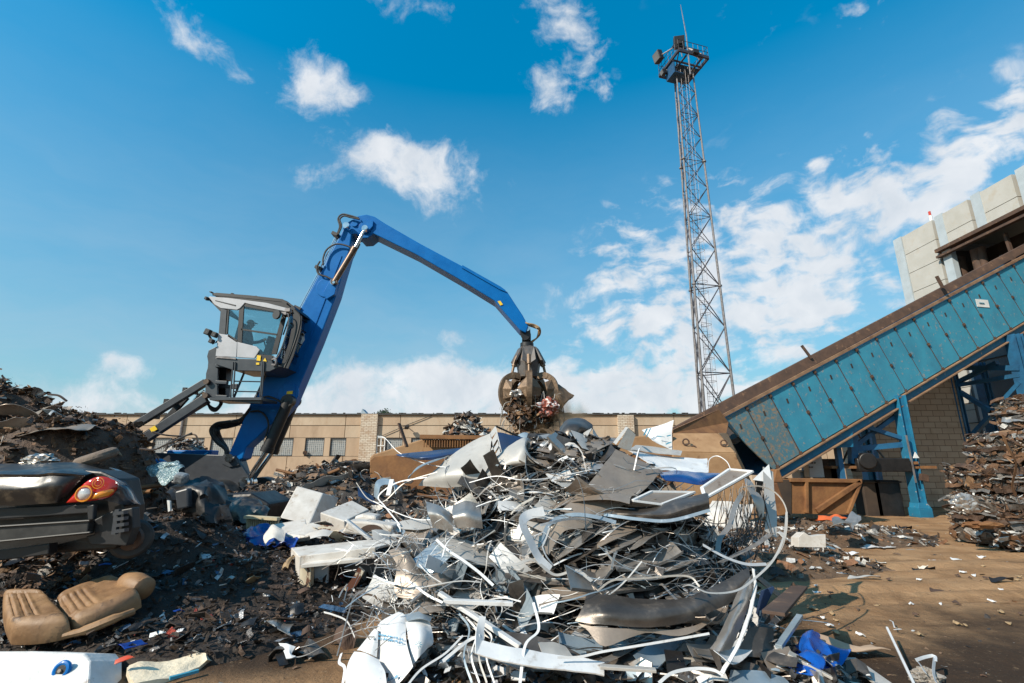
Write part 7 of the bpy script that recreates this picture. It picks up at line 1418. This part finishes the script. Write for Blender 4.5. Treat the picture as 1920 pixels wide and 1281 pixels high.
# ------------------------------------------------------------- pressed bales at the right
M['balem'] = mat('pressed bale metal', (0.20, 0.165, 0.135), (0.06, 0.045, 0.035), 9, 0.5, .5, bump=.8, bscale=16)
def rnd_(q, hx, hy, hz_):
    e = [abs(a) ** 8 for a in q]; k = 1 - .04 * max(0, sum(e) - 1)
    return Vector((q[0] * hx, q[1] * hy, q[2] * hz_)) * k
def bale(c, sz, seed, label, wts, red=False, rot=0, n=1100):
    t_ = thing('scrap_bale', label, 'bale', Vector(c), 'pressed scrap bales stacked at the right'); rr = random.Random(seed); b = MB(); hx, hy, hz_ = [q / 2 for q in sz]; c = Vector(c) + Vector((0, 0, hz_)); rm = Matrix.Rotation(rot, 3, 'Z')
    N_ = 9
    for ax_ in range(3):
        for sg_ in (-1, 1):
            g = []
            for i in range(N_):
                row = []
                for j in range(N_):
                    a, d = i / (N_ - 1) * 2 - 1, j / (N_ - 1) * 2 - 1; q = [0, 0, 0]; q[ax_] = sg_; q[(ax_ + 1) % 3] = a; q[(ax_ + 2) % 3] = d; q = rnd_(q, hx, hy, hz_) * .93
                    row.append(c + rm @ (q + Vector((noise.noise(q * 5 + Vector((seed, 0, 0))), noise.noise(q * 5 + Vector((0, seed, 0))), noise.noise(q * 5 + Vector((0, 0, seed))))) * .06))
                g.append(row)
            b.grid(g, 0)
    for i in range(n):
        ax_ = rr.choice((0, 1, 1, 1, 2, 2)); sg_ = -1 if ax_ < 2 else 1; q = [rr.uniform(-1, 1) for _ in range(3)]; q[ax_] = sg_; q = rnd_(q, hx, hy, hz_); nn = [0, 0, 0]; nn[ax_] = sg_ * 1.0
        s = .02 + .11 * rr.random() ** 3
        q = c + rm @ (q * rr.uniform(.93, 1.01)); nv = rm @ (Vector(nn) * 1.6 + Vector((0, 0, rr.uniform(-.5, .8))))
        shard(b, q, s, rr, nv, rr.choices(range(1, 6), wts)[0], .3, .85)
    for i in range(26):
        z0_ = rr.uniform(-.92, .92) * hz_; x0_ = rr.uniform(-1, .2) * hx; l_ = rr.uniform(.4, 1.2); face = rr.random() < .75
        pts_ = []
        for k in range(9):
            tt = x0_ + l_ * k / 8; zz_ = z0_ + .05 * noise.noise((tt * 3, i * 3.3, seed)) + .02 * noise.noise((tt * 9, i, seed))
            o_ = hy * .99 + .05 * noise.noise((tt * 4, i * 1.7, seed + 2)) + .02
            if tt > hx: break
            pts_.append(c + rm @ (Vector((tt, -o_, zz_)) if face else Vector((-hx * .99 - (o_ - hy), tt * hy / hx, zz_))))
        if len(pts_) > 3: ribbon(b, spline(pts_, 3), rr.uniform(.03, .11), (0, -1, rr.uniform(.2, 1.4)) if face else (-1, 0, rr.uniform(.2, 1.4)), rr.gauss(0, .8), .004, rr.choice((0, 1, 2, 3, 3, 6)))
    b.build('pressed_metal', ['balem', BR[0], BR[1], BR[3], LT[3], BR[2], 'steel'], t_)
    for k in (-.28, .22):
        kx = k * sz[0]; b = MB(); b.tube([c + rm @ Vector((kx, -hy * 1.02, -hz_)), c + rm @ Vector((kx + .03, -hy * 1.05, 0)), c + rm @ Vector((kx - .02, -hy * 1.02, hz_)), c + rm @ Vector((kx, hy, hz_ * 1.02))], .008, 4); b.build('binding_wire', 'dkrust', t_)
    if red: b = MB(); b.grid(patch([[c + Vector((-.1, -hy * .8, hz_ * 1.05)), c + Vector((.2, -hy * .8, hz_ * 1.2)), c + Vector((.5, -hy * .8, hz_ * 1.05))], [c + Vector((-.1, 0, hz_ * 1.1)), c + Vector((.2, 0, hz_ * 1.2)), c + Vector((.5, 0, hz_ * 1.1))]], 3), th=.01); b.build('red_rag', flat('red plastic sheet', (.55, .07, .03), .5), t_)
    return t_
YK = 9.6
def bx_(u, v, Y): return P(u, v, Y).x
lab = ['lowest pressed bale with silver tins showing at the right edge', 'second pressed bale from the ground, dark and wide, at the right edge', 'third pressed bale from the ground, bright layered front, at the right edge', 'top pressed bale with a red scrap on it at the right edge']
lx_ = [bx_(u, v, YK + 1.0) for u, v in ((1772, 950), (1772, 900), (1806, 830), (1852, 760))]
zt_ = [P(1850, v, YK).z for v in (922, 868, 805, 735)]; z_ = 0.02
for i in range(4):
    w_ = 1.7; h_ = zt_[i] - z_ - .05; bale((lx_[i] + w_ / 2, YK + .5, z_), (w_, 1.15, h_), 30 + i, lab[i], [(4, 4, 4, 3, 1), (4, 5, 3, 1, 1), (4, 3, 5, 1.5, 2), (5, 3, 3, .5, 3)][i], red=i == 3, rot=R((6, -3, 4, 8)[i])); z_ = zt_[i] - .02
for i in range(3):
    h_ = (.8, .75, .7)[i]; bale((lx_[0] + 2.75 + .1 * i, YK + .4, .02 + i * .76), (1.7, 1.2, h_), 50 + i, ('lowest pressed bale of the second column at the right edge', 'middle pressed bale of the second column at the right edge', 'upper pressed bale of the second column at the right edge')[i], (4, 4, 3, 1, 1), n=300)
crumple('crushed_canister', 'steel', P(1808, 945, YK - .25), .14, 8, 'crushed silver canister bulging from the front of the lowest bale', 'canister', (1.4, .7, 1))
crumple('crushed_canister', 'rust', P(1842, 985, YK - .3), .12, 2, 'rusty tube lying at the foot of the lowest bale', 'tube', (2.6, .8, .5), .2)
b = MB(); ribbon(b, ps([(1880, 815, YK - .2), (1890, 840, YK - .25), (1905, 870, YK - .2), (1898, 910, YK - .2), (1905, 930, YK - .15)], 5), .09, (.4, -1, 0)); tag(b.build('loose_band', 'rust', smooth=True), 'loose rusty band hanging down the front of the pressed bales', 'band')
# ------------------------------------------------------------- clutter under the conveyor
b = MB(); b.bar(P(1600, 872, 15.6), P(1700, 868, 15.6), .9, .08); b.box(P(1640, 876, 15.6), (3.2, .8, .08)); tag(b.build('work_table', 'rust'), 'rusty flat table top standing under the conveyor beside the blue column', 'table')
b = MB(); c_ = P(1620, 858, 15.3); b.tube([c_ - Vector((.1, .3, .1)), c_ + Vector((.1, .3, -.1))], .24, 20); b.box(P(1650, 872, 15.3), (1.6, .4, .4)); tag(b.build('electric_motor', 'blackst', smooth=True, bevel=.03), 'black round machine drum on the table under the conveyor', 'machine')
for i, (u0, v0, u1, v1) in enumerate(((1600, 800, 1650, 880), (1640, 838, 1676, 880), (1565, 900, 1590, 845))):
    b = MB(); b.tube([P(u0, v0, 15.9), P(u1, v1, 15.9)], .035, 6); tag(b.build('leaning_pipe', 'galv', smooth=True), ('long thin pipe leaning behind the rusty table', 'short thin pipe leaning against the rusty table', 'thin pipe leaning up behind the rusty skip')[i], 'pipe')
b = MB(); b.box(P(1524, 872, 15.4), (.45, .3, .75)); o = tag(b.build('switch_cabinet', 'palegrey', bevel=.02), 'pale grey cabinet with small holes behind the rusty skip', 'cabinet')
b = MB()
for k in range(5): b.disc(P(1518 + (k % 3) * 5, 868 + (k // 3) * 8, 15.22), (0, 1, 0), .02, .03, 8)
b.build('hole', 'blackst', o)
for i, (u, v, w_, h_, m_, lb) in enumerate(((1545, 882, .5, .8, 'darkbrown', 'dark upright box behind the middle of the rusty skip'), (1556, 862, .4, .6, 'dkrust', 'brown crate stacked behind the rusty skip'), (1500, 880, .3, .5, 'liner', 'pale canister behind the left end of the rusty skip'), (1655, 925, .8, 1.0, 'blackst', 'black machine base under the rusty table'), (1625, 925, .5, 1.0, 'darkbrown', 'dark bin standing right of the rusty skip'))):
    c_ = P(u, v, 15.9); b = MB(); b.box((c_.x, 15.9, max(h_ / 2, c_.z - .3)), (w_, .5, h_ if h_ < .9 else 1.1)); b.box((c_.x, 15.85, max(h_ / 2, c_.z - .3) + h_ / 2), (w_ * 1.06, .56, .05)); tag(b.build('storage_box', m_, bevel=.02), lb, 'box')
rr = random.Random(31)
# ------------------------------------------------------------- litter on the open soil, each a thing
def litter(u, v, w_, d_, m_, label, cat='litter', seed=0, up=.03, wob=.04, rz_=0, name='paper_scrap'):
    q = G(u, v, .0); x_ = Vector((math.cos(rz_), math.sin(rz_), 0)) * w_ / 2; y_ = Vector((-math.sin(rz_), math.cos(rz_), 0)) * d_ / 2; z_ = Vector((0, 0, 1)); q = q + z_ * (gz(q.x, q.y) + .012)
    return sheet(name, m_, [[q - x_ - y_, q - y_ + z_ * up * .4, q + x_ - y_ + z_ * up], [q - x_, q + z_ * up * .8, q + x_ * 1.1], [q - x_ * .8 + y_ + z_ * up, q + y_, q + x_ + y_ * .8 + z_ * up * .5]], label, cat, k=4, wob=wob, seed=seed, th=.006)
boxo('cardboard_box', 'wg', [(1497, 1008), (1508, 998), (1520, 1006), (1548, 1002), (1549, 1027), (1497, 1026)], 7.95, (.02, .25, -.03), 'torn white cardboard box on the soil in front of the litter spread', 'box', bevel=.004)
litter(1640, 1027, .62, .3, 'whitefilm', 'flat white board lying alone on the brown soil', seed=1, up=.02, name='white_board')
litter(1597, 1043, .2, .14, 'whitefilm', 'small crumpled white scrap left of the flat white board', seed=2, up=.05)
litter(1484, 1034, .16, .12, 'whitefilm', 'small white scrap just left of the torn cardboard box', seed=3, up=.05)
litter(1751, 1051, .14, .1, 'whitefilm', 'small white scrap on the open soil right of the flat board', seed=4)
litter(1790, 1049, .16, .08, 'whitefilm', 'white paper scrap nearest below the pressed bales', seed=5)
litter(1732, 1070, .12, .06, 'brick', 'dark bark like scrap in the middle of the open soil', seed=6, up=.05)
litter(1842, 1052, .1, .08, 'whitefilm', 'tiny white scrap on the soil under the right bales', seed=9)
litter(1577, 1079, .15, .1, 'whitefilm', 'dusty white scrap on the soil above the painted shadow band', seed=12)
litter(1620, 1086, .4, .08, 'palegrey', 'long dusty flake lying on the soil right of the dusty white scrap', seed=13, rz_=-.1)
litter(1697, 990, .24, .1, 'blackst', 'small dark lump on the soil in front of the blue column', seed=14, up=.09)
litter(1688, 998, .16, .1, 'hose_tan', 'tan scrap lying beside the small dark lump', seed=15, up=.05)
litter(1732, 1069, .32, .14, 'blackst', 'flat black scrap in the middle of the open soil', seed=16, up=.05)
litter(1762, 1105, .26, .08, 'dkrust', 'dark rusty flake left of the white chalky streak', seed=17)
litter(1875, 1095, .3, .08, 'blackst', 'dark curved flake near the right edge of the soil', seed=18, up=.05)
litter(1905, 1037, .34, .12, 'blackst', 'dark flat scrap at the right edge below the bales', seed=19)
for i in range(46):
    u = rr.uniform(1470, 1915); v = rr.uniform(985, 1200); litter(u, v, rr.uniform(.03, .09), rr.uniform(.02, .06), rr.choice(('whitefilm', 'whitefilm', 'dkrust', 'hose_tan')), 'tiny flake of litter on the open soil at the right', seed=20 + i, up=.02, wob=.02, rz_=rr.uniform(0, 3), name='litter_flake')['group'] = 'tiny litter flakes on the open soil'
sheet('orange_sheet', flat('orange plastic film', (.75, .14, .03), .5), [[(1535, 968, 10.6), (1560, 966, 10.6), (1585, 968, 10.6)], [(1530, 974, 10.2), (1560, 973, 10.1), (1588, 973, 10.2)]], 'orange plastic film lying in the litter in front of the rusty skip', 'plastic film', wob=.08, k=5)
sheet('foil_scrap', 'steel', [[(1565, 975, 9.9), (1590, 967, 10.0), (1608, 972, 10.0)], [(1560, 985, 9.6), (1585, 986, 9.5), (1605, 992, 9.5)]], 'bright crumpled foil in the litter right of the orange film', 'foil', wob=.14, k=6, seed=3)
sheet('white_board', 'wg', [[(1335, 940, 8.6), (1370, 938, 8.6), (1410, 945, 8.6)], [(1325, 965, 8.3), (1365, 968, 8.2), (1408, 970, 8.3)], [(1320, 985, 8.2), (1360, 990, 8.1), (1400, 992, 8.2)]], 'broken white board leaning in the litter behind the right edge of the metal pile', 'board', wob=.06, k=5)
sheet('white_board', 'wg', [[(1330, 990, 7.6), (1345, 985, 7.6)], [(1320, 1015, 7.2), (1350, 1022, 7.2)]], 'small white triangular board at the right foot of the metal pile', 'board', k=3)
# bottom right corner
sheet('plastic_tarp', mat('bright blue tarp', (.008, .10, .45), (.01, .06, .28), 5, .28, coat=.3, bump=.25, bscale=7), [[(1452, 1232, 4.35), (1480, 1212, 4.5), (1520, 1188, 4.6), (1545, 1205, 4.5), (1560, 1215, 4.5)], [(1450, 1250, 4.2), (1485, 1235, 4.25), (1525, 1215, 4.3), (1550, 1225, 4.35), (1597, 1228, 4.35)], [(1470, 1268, 4.05), (1505, 1258, 4.05), (1540, 1248, 4.1), (1560, 1245, 4.15), (1572, 1245, 4.2)]], 'crumpled bright blue tarp on the ground at the right foot of the metal pile', 'tarp', wob=.12, k=7, seed=11, th=.004)
kd = mat('torn tan cardboard', (.52, .36, .24), (.43, .29, .19), 4, .85)
sheet('cardboard', kd, [[(1530, 1190, 4.75), (1560, 1200, 4.75), (1600, 1210, 4.7), (1632, 1205, 4.75)], [(1545, 1208, 4.6), (1580, 1218, 4.55), (1620, 1220, 4.55), (1668, 1218, 4.6)]], 'torn tan cardboard lying behind the bright blue tarp', 'cardboard', wob=.06, k=5, seed=6)
sheet('cardboard', kd, [[(1475, 1210, 4.7), (1500, 1200, 4.8), (1520, 1195, 4.8)], [(1485, 1222, 4.5), (1505, 1214, 4.5), (1522, 1208, 4.6)]], 'small torn cardboard flap left of the bright blue tarp', 'cardboard', wob=.04, k=5, seed=7)
def gbar(a, za, c, zc, w_, h_, m_, label, cat='metal profile', name='metal_profile'):
    b = MB(); b.bar(G(*a, za), G(*c, zc), w_, h_); return tag(b.build(name, m_, bevel=.003), label, cat)
gbar((1663, 1177), .15, (1722, 1300), .05, .018, .018, 'whitefilm', 'thin straight white rod lying on the dark soil at the bottom right', 'rod', 'rod')
b = MB(); ribbon(b, [G(1668, 1163, .05), G(1674, 1166, .05), G(1677, 1177, .05), G(1690, 1180, .05), G(1676, 1181, .05)], .01, (0, -.5, 1)); tag(b.build('bent_wire', 'whitefilm'), 'small zigzag white wire on the dark soil above the white rod', 'wire')
o = gbar((1478, 1225), .18, (1620, 1300), .02, .09, .02, 'palegrey', 'long perforated white rail in front of the bright blue tarp', 'rail', 'perforated_rail')
b = MB(); a_, c_ = G(1478, 1225, .18), G(1620, 1300, .02); 
for k in range(24):
    p_ = a_.lerp(c_, .12 + k * .036); b.bar(p_ + Vector((0, 0, .011)), p_ + Vector((.022, -.012, .010)), .035, .004)
b.build('slots', 'blackst', o)
gbar((1455, 1245), .12, (1545, 1278), .02, .05, .03, 'whitefilm', 'flat white profile lying below the perforated rail')
gbar((1450, 1150), .75, (1500, 1100), .5, .12, .02, 'dkrust', 'brown fringed plate sticking out right behind the channel panel')
slab('metal_plate', 'dkrust', [(1432, 1170), (1488, 1092), (1493, 1100), (1485, 1115), (1440, 1170)], 4.75, (0, .01, 0), 'rusty brown fringed plate sticking up right of the channel panel', 'metal plate', bevel=0)
slab('metal_plate', 'navy', [(1428, 1108), (1450, 1100), (1452, 1104), (1425, 1160), (1418, 1150)], 4.85, (0, .01, 0), 'dark blue plate between the channel panel and the fringed plate', 'metal plate', bevel=0)
gbar((1460, 1213), .2, (1500, 1155), .28, .05, .03, 'bluefilm', 'pale blue profile pointing up right behind the bright blue tarp')
gbar((1500, 1162), .2, (1553, 1168), .1, .03, .004, 'whitefilm', 'short white strip pointing right above the bright blue tarp', 'metal strip', 'metal_strip')
sheet('metal_sheet', 'whitefilm', [[(1450, 1208, 4.3), (1472, 1210, 4.3)], [(1466, 1235, 4.15), (1474, 1238, 4.15)]], 'small white triangular flap left of the bright blue tarp', 'metal sheet', k=3)
sheet('metal_sheet', 'bluefilm', [[(1370, 1255, 4.0), (1420, 1258, 4.0), (1470, 1268, 4.0)], [(1365, 1290, 3.8), (1420, 1295, 3.8), (1500, 1300, 3.8)]], 'pale blue sheet lying flat at the very bottom right of the metal pile', 'metal sheet', k=4)
gbar((1590, 1235), .05, (1680, 1300), .03, .12, .02, 'palegrey', 'grey flat rail running off the bottom edge right of the blue tarp')
b = MB(); 
for q in ([(1717, 1238), (1735, 1232), (1752, 1230), (1754, 1240)], [(1720, 1240), (1728, 1250), (1735, 1262)], [(1752, 1236), (1750, 1260), (1755, 1280)]): ribbon(b, spline([G(u, v, .12) for u, v in q], 4), .022, (0, -1, .5))
tag(b.build('bent_frame', 'whitefilm', smooth=True), 'small bent bright frame in the bottom right corner', 'frame')  # loose bent frame made of bright strip
crumple('fluff_ball', mat('grey fluff', (.4, .35, .3), (.2, .17, .14), 20, .95, bump=.8, bscale=60), G(1737, 1270, .06), .07, 6, 'small ball of grey fluff under the bent bright frame', 'fluff', (1.3, 1, .7))
